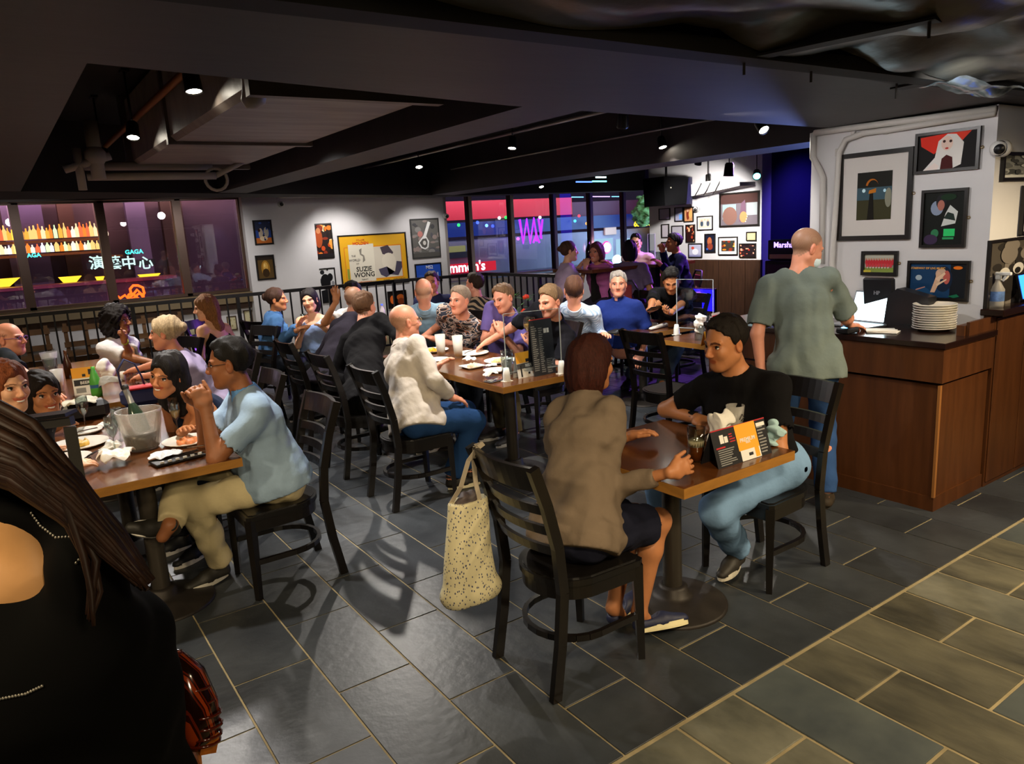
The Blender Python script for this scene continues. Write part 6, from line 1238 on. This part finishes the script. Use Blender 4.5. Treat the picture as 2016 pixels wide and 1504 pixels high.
picture('big yellow film style poster with a cream panel and a tinted couple panel',668,460,802,562,'Y',Y2,bg='#e0a822',fw=.022,rough=.5,shapes=[('r',.06,.10,.93,.78,'#d86820'),('r',.068,.112,.922,.768,'#e6b028'),('r',.50,.12,.92,.76,'#cfc6b4'),('p',[(.60,.74),(.72,.78),(.80,.62),(.76,.55),(.63,.6)],'#4a4048'),('e',.72,.45,.11,.17,'#d8cfbc'),('p',[(.55,.30),(.68,.34),(.70,.18),(.85,.14),(.92,.3),(.92,.42),(.84,.44),(.80,.22),(.66,.12),(.58,.18)],'#4a4456'),('r',.12,.07,.50,.83,'#ddd6c2'),('p',[(.28,.72),(.32,.75),(.31,.64),(.35,.60),(.36,.50),(.32,.46),(.33,.58),(.29,.62)],'#8a8478'),('t',.31,.915,.045,'WILLIAM','#c85a20'),('t',.31,.845,.085,'HOLDEN','#c82818'),('t',.19,.60,.05,'THE','#6a6460'),('t',.20,.515,.065,'WORLD','#6a6460'),('t',.24,.44,.05,'OF','#8a8478'),('t',.33,.325,.135,'SUZIE','#2a2a28'),('t',.33,.21,.135,'WONG','#2a2a28'),('t',.33,.115,.04,'NANCY','#6a6460'),('t',.33,.045,.085,'KWAN','#c82818'),('t',.66,.055,.065,'SYMS','#7a5a20'),('t',.86,.06,.065,'WILDING','#7a5a20'),('r',.08,.14,.11,.35,'#8a9a40')])
picture('grey framed print of a white outlined guitar at the right of the poster wall',809,430,865,508,'Y',Y2,frame_c='#3a3a38',bg='#6a6864',fw=.02,shapes=mottled(['#8a8884','#4a4a4c','#9a8a84','#5a5a60'],30,9,.10,.06)+[('p',[(.3,.25),(.2,.40),(.35,.52),(.42,.58),(.62,.95),(.72,.92),(.52,.55),(.62,.42),(.58,.25),(.45,.20)],'#e8e8e4'),('p',[(.34,.28),(.26,.39),(.38,.49),(.52,.50),(.56,.40),(.53,.28),(.45,.24)],'#5a5854'),('e',.44,.38,.06,.06,'#d8d4cc'),('e',.3,.62,.1,.08,'#c08078'),('r',0,0,1,.12,'#5a5854')])
picture('blue framed sign like print below the guitar print',817,518,869,556,'Y',Y2,bg='#2a58c8',fw=.02,shapes=[('t',.55,.82,.28,'MS2','#f0f4ff'),('r',.86,.15,.90,.5,'#d8e0f8'),('r',.1,.1,.5,.4,'#3a68d0')])
picture('orange framed portrait low behind the stair railing',763,572,800,606,'Y',Y2,bg='#1a0e0a',fw=.02,shapes=[('e',.22,.5,.14,.28,'#e87028'),('e',.70,.62,.22,.2,'#b85a20'),('e',.72,.35,.2,.22,'#7a3414')])
for i,(a,b_,c_,d_) in enumerate(((447,622,466,650),(480,610,497,640),(360,640,385,668),(300,650,330,680))): picture('small pale framed card low on the wall below the windows, %s'%('second from the right','rightmost','third from the right','leftmost')[i],a,b_,c_,d_,'Y',YW,frame_c='#4a3a28',bg='#d8d0a8',fw=.015,shapes=mottled(['#c8c090','#b8a878'],5,i),clips=False)
XX=XP
far_=[('empty pale framed card, top row leftmost on the far wall',1298,410,1320,433,'#b0a8b8',[]),('tall pale framed card with a blue glint, top row on the far wall',1329,408,1346,436,'#a8a8c0',[('r',.5,.1,.95,.5,'#70a8f0')]),('orange figure print, top row of the far wall',1347,407,1366,437,'#c89060',[('e',.4,.5,.2,.4,'#7a3020'),('e',.7,.5,.2,.3,'#e8a860'),('e',.4,.8,.1,.12,'#e0b090')]),('narrow pale framed card, second row of the far wall',1303,441,1318,468,'#c8c0c8',[]),('pale framed drawing behind the navy jacket man',1323,444,1346,472,'#b8b4bc',[]),('dark red group print, second row of the far wall',1351,442,1369,477,'#2a1010',mottled(['#a83a20','#e0b080','#5a1c14'],14,1)),('cream matted group photo, second row of the far wall',1373,425,1404,453,'#c8c4b0',[('e',.25,.45,.12,.3,'#3a4a5a'),('e',.5,.5,.12,.34,'#e8e0c0'),('e',.75,.45,.12,.3,'#4a5060'),('e',.25,.75,.06,.1,'#c8a080'),('e',.5,.82,.06,.1,'#d8b090'),('e',.75,.76,.06,.1,'#c8a080')]),('red blue singer print in the middle of the far wall',1388,460,1409,497,'#14182c',[('e',.45,.6,.25,.25,'#b0603a'),('e',.5,.3,.3,.2,'#8a3a28'),('r',.1,.1,.3,.2,'#3060c0')]),('pale print of a white bowl scene, lower left of the far wall',1356,479,1383,507,'#b8b8d0',[('e',.5,.4,.25,.25,'#e8e8f0'),('e',.3,.7,.12,.12,'#c84838'),('r',.0,.0,1,.15,'#8a8ab0')]),('white matted orange machine photo, lower middle of the far wall',1415,466,1453,502,'#3a3028',mottled(['#e08020','#c8b040','#8a3018','#2a3c34'],14,3)),('small cream framed card, right side of the far wall',1470,456,1490,474,'#d8c088',[]),('red crowd photo at the lower right of the far wall',1456,479,1489,507,'#1c1014',mottled(['#a82c20','#e0a080','#3a1818','#c86040'],26,4,.07,.08)),('tiny framed photo at the bottom left of the far wall',1303,476,1320,486,'#6a5a70',[])]
for lab,a,b_,c_,d_,bg,sh in far_:
    m_=('#e0dcd8',.05) if 'matted' in lab else (None,0)
    picture(lab,a,b_,c_,d_,'X',XX,bg=bg,shapes=sh,fw=.016,matc=m_[0],mw=m_[1] if 'white matted' in lab else m_[1]*.5,clips=False)
picture('very large glazed print of pale blurred figures at the top right of the far wall',1417,378,1496,446,'X',XX,bg='#6a6268',fw=.03,shapes=[('r',0,.7,1,1,'#4a3430'),('r',.05,.2,.42,.68,'#8aa0a0'),('e',.25,.3,.2,.3,'#7a5a50'),('p',[(.5,.1),(.7,.1),(.66,.8),(.56,.7)],'#6a5060'),('r',.70,.3,.98,.7,'#a0a8a8'),('e',.62,.25,.1,.18,'#c88050')]+[('e',.76-.02*k,.42-.08*k,.012,.02,'#fff4d0') for k in range(5)],rough=.12,clips=False)
# ---------------------------------------------------------------- things at the near left edge
o0=at(60,835,1.02); t=thing('metal_stand','black flat topped metal stand with a square post in front of the left table','stand',(o0.x,o0.y,0))
def near(px,py,d_): 
    r_=ray(px,py); return CP+r_*(d_/r_.dot(FW))
a,c_=near(-60,838,2.6),near(140,812,2.6); z_=(a.z+c_.z)/2; b=MB(); L0=Vector((o0.x,o0.y,0)); b.bar(a-L0,c_-L0,.075,.012); b.build('flat_top',mat('stand_black','#0b0a0a',rough=.35),t); b=MB(); b.bar(a-L0-V(0,0,.028),c_-L0-V(0,0,.028),.03,.03); b.build('top_rail',mat('stand_grey','#3a3834',rough=.4,metal=.3),t)
p=near(134,824,2.6); b=MB(); b.bar(p-L0-V(0,0,.03),Vector((p.x,p.y,.01))-L0,.038,.038); b.build('post',MATS['stand_grey'],t); b=MB(); b.box((p.x-L0.x,p.y-L0.y,.006),(.3,.3,.012)); b.build('foot_plate',MATS['stand_black'],t)
o0=near(400,1400,1.62); t=thing('tortoiseshell_handbag','glossy ribbed tortoiseshell handbag behind the black dressed woman at the lower left','bag',o0)
tm=pattern_mat('tortoise','stripe',[(0,'#1a0804'),(.45,'#5a1c0a'),(.7,'#2a0c05'),(.9,'#8a3412')],14,.12)
pts=[near(px,py,1.62)-o0 for px,py in ((345,1285),(372,1330),(392,1390),(398,1440),(392,1470))]
bb_=MB(); bb_.tube(pts,[.012,.030,.036,.034,.020],16,sx=1.25); bb_.build('bag_body',tm,t)
for k in range(9):
    u=k/8*3.6; i=int(u); f_=u-i; q=pts[min(i,4)].lerp(pts[min(i+1,4)],f_); r_=[.012,.030,.036,.034,.020][min(i,4)]; b=MB(); b.tube([q+CR*(math.cos(a)*r_*1.22)+FW*(math.sin(a)*r_*1.0) for a in np.linspace(0,2*math.pi,14)],.0035,5,cap=False); b.build('rib',mat('tortoise_rib','#4a1608',rough=.12,coat=.5),t)
o0=near(385,1500,1.66); t=thing('wooden_stool','orange varnished wooden stool leg and rail at the bottom left edge','stool',(o0.x,o0.y,0)); ow=mat('orange_wood','#a05a1c',rough=.3,noise=.25,nscale=5,stretch=(6,6,.6),coat=.3); L0=Vector((o0.x,o0.y,0))
a=near(372,1455,1.68); b=MB(); b.bar(a-L0,Vector((a.x-.03,a.y-.02,0))-L0,.03,.03); b.build('leg',ow,t); a2=a+V(-.30,.02,0); b=MB(); b.bar(a2-L0,Vector((a2.x,a2.y,0))-L0,.03,.03); b.build('leg',ow,t)
b=MB(); b.bar(near(412,1440,1.62)-L0,near(405,1478,1.62)-L0,.030,.035); b.build('corner_block',ow,t); b=MB(); b.box(((a.x+a2.x)/2-L0.x-.02,a.y-L0.y-.02,a.z+.0),(.34,.30,.03),bev=.006); b.build('seat',ow,t)
# ---------------------------------------------------------------- the guests
def hp(x,y,z=.555): return (x,y,z)
def auto(h,body,lean=.10,z=.555): f_=dirv(body); return (h.x-f_.x*lean,h.y-f_.y*lean,z)
def near(px,py,d_):
    r_=ray(px,py); return CP+r_*(d_/r_.dot(FW))
BLK='#0f0e10'
# front pair
h=at(1166,716,1.19)
FW1,_=person('auburn haired woman in a beige cardigan and navy skirt at the front table',h,2,2,(1.80,2.27,.565),L=(2.36,2.50,.80),Rr=at(1326,928,.81),armk=1.16,feet=(at(1258,1206,.10),at(1208,1196,.10)),kneeup=((1,0,.9),(1,0.05,.9)),female=True,sk='tan',hair=('bob','#3a1810'),shirt='#766757',sleeve=1.72,pants=None,skirt=('#1b1d2c',.80),shoes=('flat','#1f2440','#e6dcae'),q=0,poses=('rest','rest'),norm=((-.3,.8,-.3),None),handdir=(at(1392,902,.83)-at(1326,928,.81),None),hint=((.1,-.7,-.7),(0,.6,-.6)),s=1.0,hem=.09,pitch=-6,fold=.010,feetdir=(((.95,-.35,0),0,-25),((.9,.3,0),8)))
h=at(1428,676,1.20)
person('man in a black T-shirt and light jeans leaning on the front table, looking left',h,172,188,(3.07,2.26,.565),Rr=at(1376,826,.795),L=at(1432,842,.795),feet=(at(1300,1040,.09),at(1452,1082,.10)),kneeup=((-1,.3,.9),(-1,-.25,.8)),sk='tan',hair=('short','#17110d'),shirt=BLK,sleeve=.62,pants='#7496bc',shoes=('sneaker','#2a2620','#d8d2c0'),q=0,pitch=-10,hint=((-.1,.9,-.5),(.1,-.9,-.4)),s=1.07,handdir=((-.5,-.85,-.1),(-.6,.7,-.05)),stub=.25,poses=('clasp','rest'),watch=(1,'#141414'),brow=(.18,.14,.12),belly=.0)
h=onX(1588,490,4.02)
person('man in a grey green shirt and jeans standing at the counter, back turned',h,-22,38,(3.90,2.60,.90),stand=True,Rr=onX(1668,640,4.42),L=onX(1499,738,3.72),feet=((3.98,2.50,.085),(3.78,2.76,.085)),sk='pink',hair=('crop','#75624e'),shirt='#66706a',sleeve=.80,pants='#2f4b78',shoes=('sneaker','#3a3024','#2a241c'),q=0,pitch=-22,hem=.10,mask='#cfe2ea',handdir=((.9,-.3,-.1),(0,0,-1)),hint=((-.2,-.6,-.8),(-.4,.3,.0)),s=1.0,norm=(None,(.4,-.4,0)),fold=.010)
# left table
h=at(452,716,1.195)
person('man with black glasses in a pale blue polo and cream trousers, hands at his mouth',h,158,176,(1.10,3.90,.565),L=onY(404,800,3.80),Rr=onY(392,792,3.98),feet=((.52,3.80,.47),at(436,1108,.095)),kneeup=((-.6,.9,.5),(-1,-.1,.9)),sk='brown',hair=('short','#120f0d'),shirt='#8ea6be',sleeve=.66,pants='#c8ba92',shoes=('sneaker','#26241f','#d8d4c8'),q=0,pitch=-4,glasses='#141414',collar='#5f90c8',hint=((0,.3,-1),(.2,-.3,-1)),poses=('clasp','clasp'),norm=((0,-1,0),(0,1,0)),handdir=((-.35,-.3,1),(-.35,.2,1)),s=1.06,hem=.05,feetdir=(((-.86,.45,0),8,-50),((-.95,-.3,0),0)),stub=.5,brow=(.2,.15,.12),belly=.04)
h=at(330,738,1.115)
person('smiling dark haired woman in a sleeveless dark top leaning over the left table',h,222,200,(1.14,4.72,.555),L=onY(378,800,4.40),Rr=at(360,850,.80),legs=True,female=True,sk='tan',hair=('long','#15100e'),shirt='#1b2438',tank=True,neck='low',pants='#26262c',q=0,pitch=-6,tilt=-14,smile=3,brow=(.2,.14,.12),hint=((.0,-.3,-1),(.2,-.5,-1)),poses=('rest','clasp'),handdir=(None,(.2,-.3,1)))
h=at(16,762,1.20)
person('laughing red haired woman at the left edge of the photo',h,-62,-8,(-.24,4.10,.555),L=(.10,4.40,.80),Rr=(.16,3.98,.80),female=True,sk='light',hair=('fem','#7a4022'),shirt='#3a3438',pants='#26262c',q=0,smile=3,pitch=-4)
h=at(84,778,1.075)
person('smiling dark haired young woman holding a black phone at the left table',h,-72,-10,(-.20,4.86,.555),L=(.16,5.0,.80),Rr=at(50,905,.86),female=True,sk='tan',hair=('fem','#1c120c'),shirt='#141216',pants='#202024',q=0,smile=2,poses=('spread','rest'),handdir=((.75,-.1,.35),None),norm=((0,-.9,.1),None),hint=((-.5,-.5,-.6),None),brow=(.2,.15,.12))
t=thing('phone','black phone held up by the dark haired young woman','phone',near(72,838,3.95)); b=MB(); b.box((0,0,0),(.15,.012,.075),Matrix.Rotation(.15,3,'Y'),bev=.004); b.build('phone_body',mat('phone_black','#0a0a0c',rough=.15),t)
h=at(20,668,1.19)
person('balding man with purple rimmed glasses at the left edge, behind the second left table',h,-34,-10,(-.20,6.30,.555),L=(.15,6.6,.80),Rr=at(118,790,.80),sk='pink',hair=('rim','#4a3222'),shirt='#23282e',sleeve=.7,q=1,glasses='#6a3a8a',smile=0,s=1.02)
h=at(326,656,1.17)
person('grey blonde woman in a lilac top seen in profile with her hair clipped up',h,152,172,(1.28,6.05,.555),L=at(262,745,.80),Rr=at(245,735,.80),female=True,sk='pink',hair=('bun','#b09a7a'),shirt='#a79bbd',sleeve=.9,q=1,s=1.06,hem=.05)
h=at(232,632,1.19)
person('woman with dark curly hair and a white T-shirt, hand at her face',h,-38,-52,auto(h,-52,.08),L=near(244,668,(h-CP).dot(FW)-.25),Rr=(h.x+.3,h.y-.4,.79),female=True,sk='brown',hair=('curly','#120c0a'),shirt='#c9c4c2',sleeve=.62,q=1,watch=(-1,'#a8b020'),poses=('rest','fist'),handdir=(None,(.1,.1,1)),glasses='#301818',hint=(None,(0,-.3,-1)))
h=at(404,606,1.20)
person('long haired woman in a black open back vest top beside the railing',h,165,120,auto(h,120,.12),female=True,sk='light',hair=('long','#7d5430'),shirt=BLK,tank=True,neck='back',q=1,pitch=-8)
# denim table
h=at(545,590,1.19)
person('woman in a blue denim jacket with her hair tied back, hand raised in talk',h,-32,-12,auto(h,-12,.14),L=near(588,640,(h-CP).dot(FW)-.05),Rr=near(585,650,(h-CP).dot(FW)-.35),female=True,sk='tan',hair=('bun','#3a2418'),shirt='#3f628c',sleeve=1.9,collar='#3f628c',pants='#20242c',q=1,poses=('rest','spread'),handdir=(None,(.7,-.3,.9)),smile=1,legs=True,fold=.012)
h=at(610,592,1.16)
person('young woman with short black hair in a pale blue strappy top',h,232,232,auto(h,232,.05),L=near(640,648,(h-CP).dot(FW)-.2),Rr=near(596,652,(h-CP).dot(FW)-.2),female=True,sk='light',hair=('fem','#15100f'),shirt='#8fabdc',tank=True,neck='low',q=1,tilt=8,brow=(.2,.15,.12))
h=at(694,578,1.22)
person('guest in a white top with one arm raised, behind the grey jacket man',h,215,215,auto(h,215,.03),Rr=near(662,592,(h-CP).dot(FW)-.12),L=None,sk='tan',hair=('short','#15110f'),shirt='#d8d4d0',sleeve=.6,q=1,poses=('spread','rest'),handdir=((-.1,.1,1),None),hint=((-.5,.3,-1),None),legs=False)
# middle table, left side
h=at(699,590,1.21)
person('grey haired man in a dark grey violet jacket half hidden behind the black blazer',h,28,5,(2.26,6.26,.555),sk='pink',hair=('balding','#85715c'),shirt='#2c2833',sleeve=1.95,q=1,s=1.04,pants=BLK,hem=.1,belly=.03)
h=at(718,604,1.19)
person('man with short brown hair in a black blazer seen from behind',h,30,12,(2.24,5.36,.565),Rr=(2.72,5.1,.80),sk='pink',hair=('short','#5a3e28'),shirt='#070608',sleeve=1.95,q=0,s=1.05,pants=BLK,hem=.14,belly=.03,fold=.005)
h=at(798,634,1.185)
person('bald man in a loose white shirt and jeans seated sideways at the middle table',h,-4,-2,(2.20,4.47,.565),Rr=at(888,782,.66),L=(2.62,4.85,.80),feet=(at(888,940,.09),at(925,925,.09)),sk='pink',hair=('rim','#a07c60'),shirt='#cdc4ba',sleeve=1.80,collar='#cdc4ba',pants='#1f3d68',shoes=('sneaker','#17140f','#d8cfae'),q=0,glasses='#b89a70',handdir=((.9,-.1,-.35),None),hint=((-.2,-.8,-.5),None),s=1.04,hem=.10,belly=.05,fold=.007,kneeup=((1,-.1,.9),(1,.1,.9)))
# behind
h=at(834,574,1.23)
person('bald man in a pale blue shirt seen from behind at the rear middle table',h,62,62,(3.70,7.02,.565),sk='pink',hair=('rim','#b89a86'),shirt='#90b0c6',sleeve=.7,q=1,s=1.06,collar='#90b0c6',belly=.03,hem=.04)
h=at(850,556,1.22)
person('dark haired man in navy facing us, half hidden by the bald man in pale blue',h,230,225,auto(h,225,.05),sk='tan',hair=('short','#2a1c14'),shirt='#1c1f3a',q=1,legs=False,brow=(.2,.15,.12))
mosaic=pattern_mat('mosaic_print','blotch',[(0,'#16181e'),(.40,'#b8a090'),(.46,'#2a3040'),(.52,'#c8c0bc'),(.57,'#8a5030'),(.62,'#16181e')],16)
h=at(905,592,1.17)
person('man in a black and rust mosaic print shirt beside the purple shirt man',h,200,192,(3.86,6.62,.555),sk='pink',hair=('short','#8a7866'),shirt='#888888',shirtmat=mosaic,sleeve=.9,q=1,Rr=(3.30,6.35,.80),L=(3.35,6.2,.80),s=1.05,belly=.03)
stripes=pattern_mat('stripe_print','stripe',[(0,'#0e0c0c'),(.5,'#9c8468')],14)
h=at(934,560,1.20)
person('guest with short brown hair in a black and tan striped top, seen from behind',h,118,60,auto(h,60,.1),sk='pink',hair=('short','#2a1a10'),shirt='#333333',shirtmat=stripes,sleeve=.8,q=1,legs=False)
# middle table, right side
h=at(991,588,1.19)
hd_=(h-CP).dot(FW)
person('man in a purple short sleeved shirt resting his chin on clasped hands',h,196,186,(3.92,5.90,.555),Rr=onX(972,655,3.50),L=onX(988,655,3.46),sk='pink',hair=('short','#6a5038'),shirt='#62548e',collar='#62548e',sleeve=.75,q=0,pitch=-12,tilt=8,poses=('clasp','clasp'),handdir=((.15,-.2,1),(.15,.2,1)),norm=((0,-1,0),(0,1,0)),hint=((-.2,.4,-1),(-.2,-.5,-1)),watch=(-1,'#101014'),stub=.2,s=1.02)
h=at(1084,594,1.205)
person('man in a black shirt lifting a glass of beer at the middle table',h,184,180,(3.86,5.16,.56),L=onX(1050,678,3.40),Rr=(3.35,5.4,.80),sk='pink',hair=('short','#7a6044'),shirt='#121116',collar='#121116',sleeve=.8,pants='#5c5440',q=0,pitch=-10,poses=('rest','grip'),handdir=(None,(-.25,.1,1)),norm=(None,(-.1,1,0)),watch=(-1,'#d86a28'),hint=(None,(.1,-.5,-1)),s=1.03,shoes=('sneaker','#2a2a30','#c8c8c8'))
c=onX(1043,640,3.36); t=thing('beer_glass','rounded goblet of amber beer held by the man in the black shirt','glass',c); b=MB(); b.lathe([(.001,-.05),(.030,-.048),(.050,-.01),(.050,.03),(.040,.06),(.037,.06),(.047,.03),(.047,-.008),(.028,-.044),(.001,-.046)],20); b.build('glass_body',cglass,t); b=MB(); b.lathe([(.001,-.043),(.027,-.042),(.045,-.008),(.046,.012),(.001,.012)],18); b.build('drink',mat('held_beer','#c8861e',rough=.15,emit='#c8861e',es=.05),t)
# phone man table
fine=pattern_mat('fine_stripe','stripe',[(0,'#8ea6c4'),(.45,'#c4d0e2')],30)
h=at(1130,572,1.21)
person('man in a pale blue striped shirt seen from behind at the phone man table',h,48,40,(4.66,5.72,.565),Rr=at(1190,660,.80),sk='pink',hair=('short','#4a2e1e'),shirt='#a8bcd4',shirtmat=fine,sleeve=1.9,q=0,s=1.05,hem=.10,belly=.02,collar='#c4d0e2')
h=at(1217,560,1.20)
person('grey haired man in a navy polo shirt facing us',h,226,212,auto(h,212,.08),L=None,Rr=at(1205,632,.80),sk='pink',hair=('short','#9a928a'),shirt='#1c2d6c',collar='#1c2d6c',sleeve=.8,q=1,s=1.0,legs=False)
h=at(1322,553,1.19)
person('young man in a black shirt and grey jeans looking down at his phone',h,222,212,(6.12,5.72,.56),L=near(1318,618,(h-CP).dot(FW)-.30),Rr=near(1278,616,(h-CP).dot(FW)-.33),feet=(at(1240,745,.09),at(1300,765,.09)),sk='tan',hair=('quiff','#14100d'),shirt='#0f0f12',collar='#0f0f12',sleeve=.85,pants='#56666c',q=0,pitch=-30,poses=('hold','hold'),handdir=((.1,-.35,.1),(-.75,-.1,.1)),norm=((.3,-.3,.9),(.3,-.3,.9)),hint=((0,0,-1),(0,0,-1)),shoes=('sneaker','#141214','#2a2624'),brow=(.18,.14,.12),watch=(-1,'#8a7040'))
hd_=(h-CP).dot(FW); t=thing('phone','black phone in the hands of the young man','phone',near(1289,607,hd_-.33)); b=MB(); b.box((0,0,0),(.15,.075,.010),Matrix.Rotation(-.5,3,'X'),bev=.003); b.build('phone_body',mat('phone_black','#0a0a0c',rough=.15),t)
# bar tables
def bar(px,py,dist,yaw,body,label,stl,**k):
    h=near(px,py,dist); f_=dirv(body); hip_=(h.x-f_.x*.12,h.y-f_.y*.12,h.z-.62); person(label,h,yaw,body,hip_,feet=((hip_[0]+f_.x*.30+f_.y*.1,hip_[1]+f_.y*.30-f_.x*.1,.32),(hip_[0]+f_.x*.30-f_.y*.1,hip_[1]+f_.y*.30+f_.x*.1,.32)),q=1,**k); stool(hip_[0]-f_.x*.02,hip_[1]-f_.y*.02,body,stl)
bar(1121,495,9.0,-28,-20,'woman with tied back hair in a mauve shirt at the window bar table','black bar stool under the woman in the mauve shirt',female=True,sk='light',hair=('bun','#4a3020'),shirt='#a894b0',sleeve=.8,Rr=H1+V(-.15,.0,.04),L=H1+V(-.1,.15,.04),pants='#20202c')
bar(1174,497,9.3,196,190,'smiling woman in a pink T-shirt at the window bar table','black bar stool under the woman in pink',female=True,sk='pink',hair=('fem','#5a3030'),shirt='#b8649c',sleeve=.6,smile=2,L=H1+V(.18,-.05,.04),Rr=H1+V(.15,.12,.04),pants='#2a2030')
bar(1240,493,9.3,40,30,'dark haired guest in a grey mauve top with back turned at the far bar table','black bar stool under the dark haired guest',sk='tan',hair=('fem','#0e0c14'),shirt='#6a5a78',sleeve=.8,pants='#2a1c48')
bar(1252,478,10.6,215,215,'young man facing us with his hand at his mouth at the far bar table','black bar stool under the young man facing us',sk='light',hair=('short','#14110f'),shirt='#c8a8b0',sleeve=.7,Rr=near(1252,492,10.4),poses=('fist','rest'),brow=(.2,.15,.12),handdir=((0,0,1),None))
bar(1326,478,9.9,150,150,'guest in a dark navy jacket drinking at the far bar table','black bar stool with a red back under the navy jacket guest',sk='tan',hair=('short','#0c0a0c'),shirt='#10143a',sleeve=1.9,Rr=near(1304,492,9.8),L=near(1300,520,9.7),poses=('grip','rest'),pants='#141428',hem=.12)
# near left edge: woman from behind
h=near(-190,800,1.34); hip_=near(190,1560,1.42)
cs=near(20,1085,1.14)
root,inf=person('long haired woman in a black cold shoulder dress close up at the lower left',h,70,46,(hip_.x,hip_.y,.80),stand=True,L=None,Rr=near(330,1760,1.45),female=True,sk='gold',hair=None,shirt=None,pants=None,q=0,legs=False,s=1.12,neck='back')
off_=Vector((hip_.x,hip_.y,0)); dm=mat('black_jersey','#050505',rough=.9,spec=.12)
blob('dress',[C(near(-60,1250,1.36),near(130,1330,1.40),.17,.19),C(near(135,1330,1.38),near(165,1650,1.44),.145,.225),C(near(40,1400,1.36),near(60,1800,1.42),.22,.26),C(near(-120,960,1.30),near(70,985,1.33),.075,.055),C(near(70,985,1.33),near(165,1040,1.34),.058,.030),C(near(165,1120,1.30),near(215,1500,1.34),.060,.075)],.009,dm,root,(.006,20,5),k=.06,off=off_,subs=[Ep(near(20,1092,1.10),(.115,.115,.085))])
blob('shoulder',[C(near(-90,1090,1.36),near(35,1090,1.27),.13,.075),Ep(near(10,1120,1.25),(.08,.08,.07))],.006,skin_mat('light'),root,k=.05,off=off_) if False else None
bpy.context.view_layer.update(); DG=bpy.context.evaluated_depsgraph_get()
def surf(px,py):
    d=ray(px,py).normalized(); ok,p,n,i_,o_,m_=SC.ray_cast(DG,CP,d,distance=3); return (p-d*.001) if ok and (p-CP).length<1.9 else near(px,py,1.2)
bm_=mat('silver_thread','#b8b4a8',rough=.3,metal=.7)
for pth in ([(62,1010),(80,1035),(110,1058),(150,1056),(200,1040)],[(150,1108),(165,1090),(195,1065)],[(0,1376),(50,1366),(88,1348)]):
    w_=[]; 
    for (a,b_),(c_,d_) in zip(pth[:-1],pth[1:]):
        n_=max(2,int(math.hypot(c_-a,d_-b_)/6)); w_+=[surf(a+(c_-a)*k/n_,b_+(d_-b_)*k/n_) for k in range(n_)]
    mb=MB(); 
    for p in w_: mb.sphere(p-off_,.0026,6)
    o=mb.build('bead_trim',bm_,root); o['kind']='stuff'
hm=hair_mat('#2a1a10')
rh=random.Random(12); mb=MB()
nhm=mat('near_hair','#2a1910',rough=.55,spec=.3,noise=.5,nscale=14,stretch=(3,3,1))
for i in range(150):
    u=rh.random(); w=rh.uniform(-1,1); tail=rh.random()<.16 and u>.45
    up=[(-230,720),(-70,765),(60,838),(150,935),(238,1050),(300,1140)]; lo=[(-230,900),(-90,925),(20,958),(118,1020),(200,1090),(285,1168)]
    pts=[]
    for k,(a_,b_) in enumerate(zip(up,lo)):
        q=(a_[0]*(1-u)+b_[0]*u,a_[1]*(1-u)+b_[1]*u); pts.append((q[0]+rh.uniform(-7,7),q[1]+rh.uniform(-5,5)))
    if tail: pts=pts[:4]+[(175+rh.uniform(-14,18),1100+rh.uniform(-10,10)),(186+rh.uniform(-12,12),1165),(178+rh.uniform(-8,8),1228+rh.uniform(-30,8))]
    else: e_=rh.uniform(.55,1); pts[-1]=(pts[-2][0]+(pts[-1][0]-pts[-2][0])*e_,pts[-2][1]+(pts[-1][1]-pts[-2][1])*e_)
    dd=1.20+.035*math.sin(u*math.pi+2.6)+rh.uniform(-.014,.014); P3=[near(x,y,dd-.006*k) for k,(x,y) in enumerate(pts)]
    S3=[]
    for a_,b_ in zip(P3[:-1],P3[1:]): S3+=[a_,a_.lerp(b_,.5)]
    S3.append(P3[-1]); n_=len(S3); mb.tube([p-off_ for p in S3],[.0085*(1-.75*max(0,(k/(n_-1)-.35)/.65))+.0008 for k in range(n_)],6)
o=mb.build('hair',nhm,root)
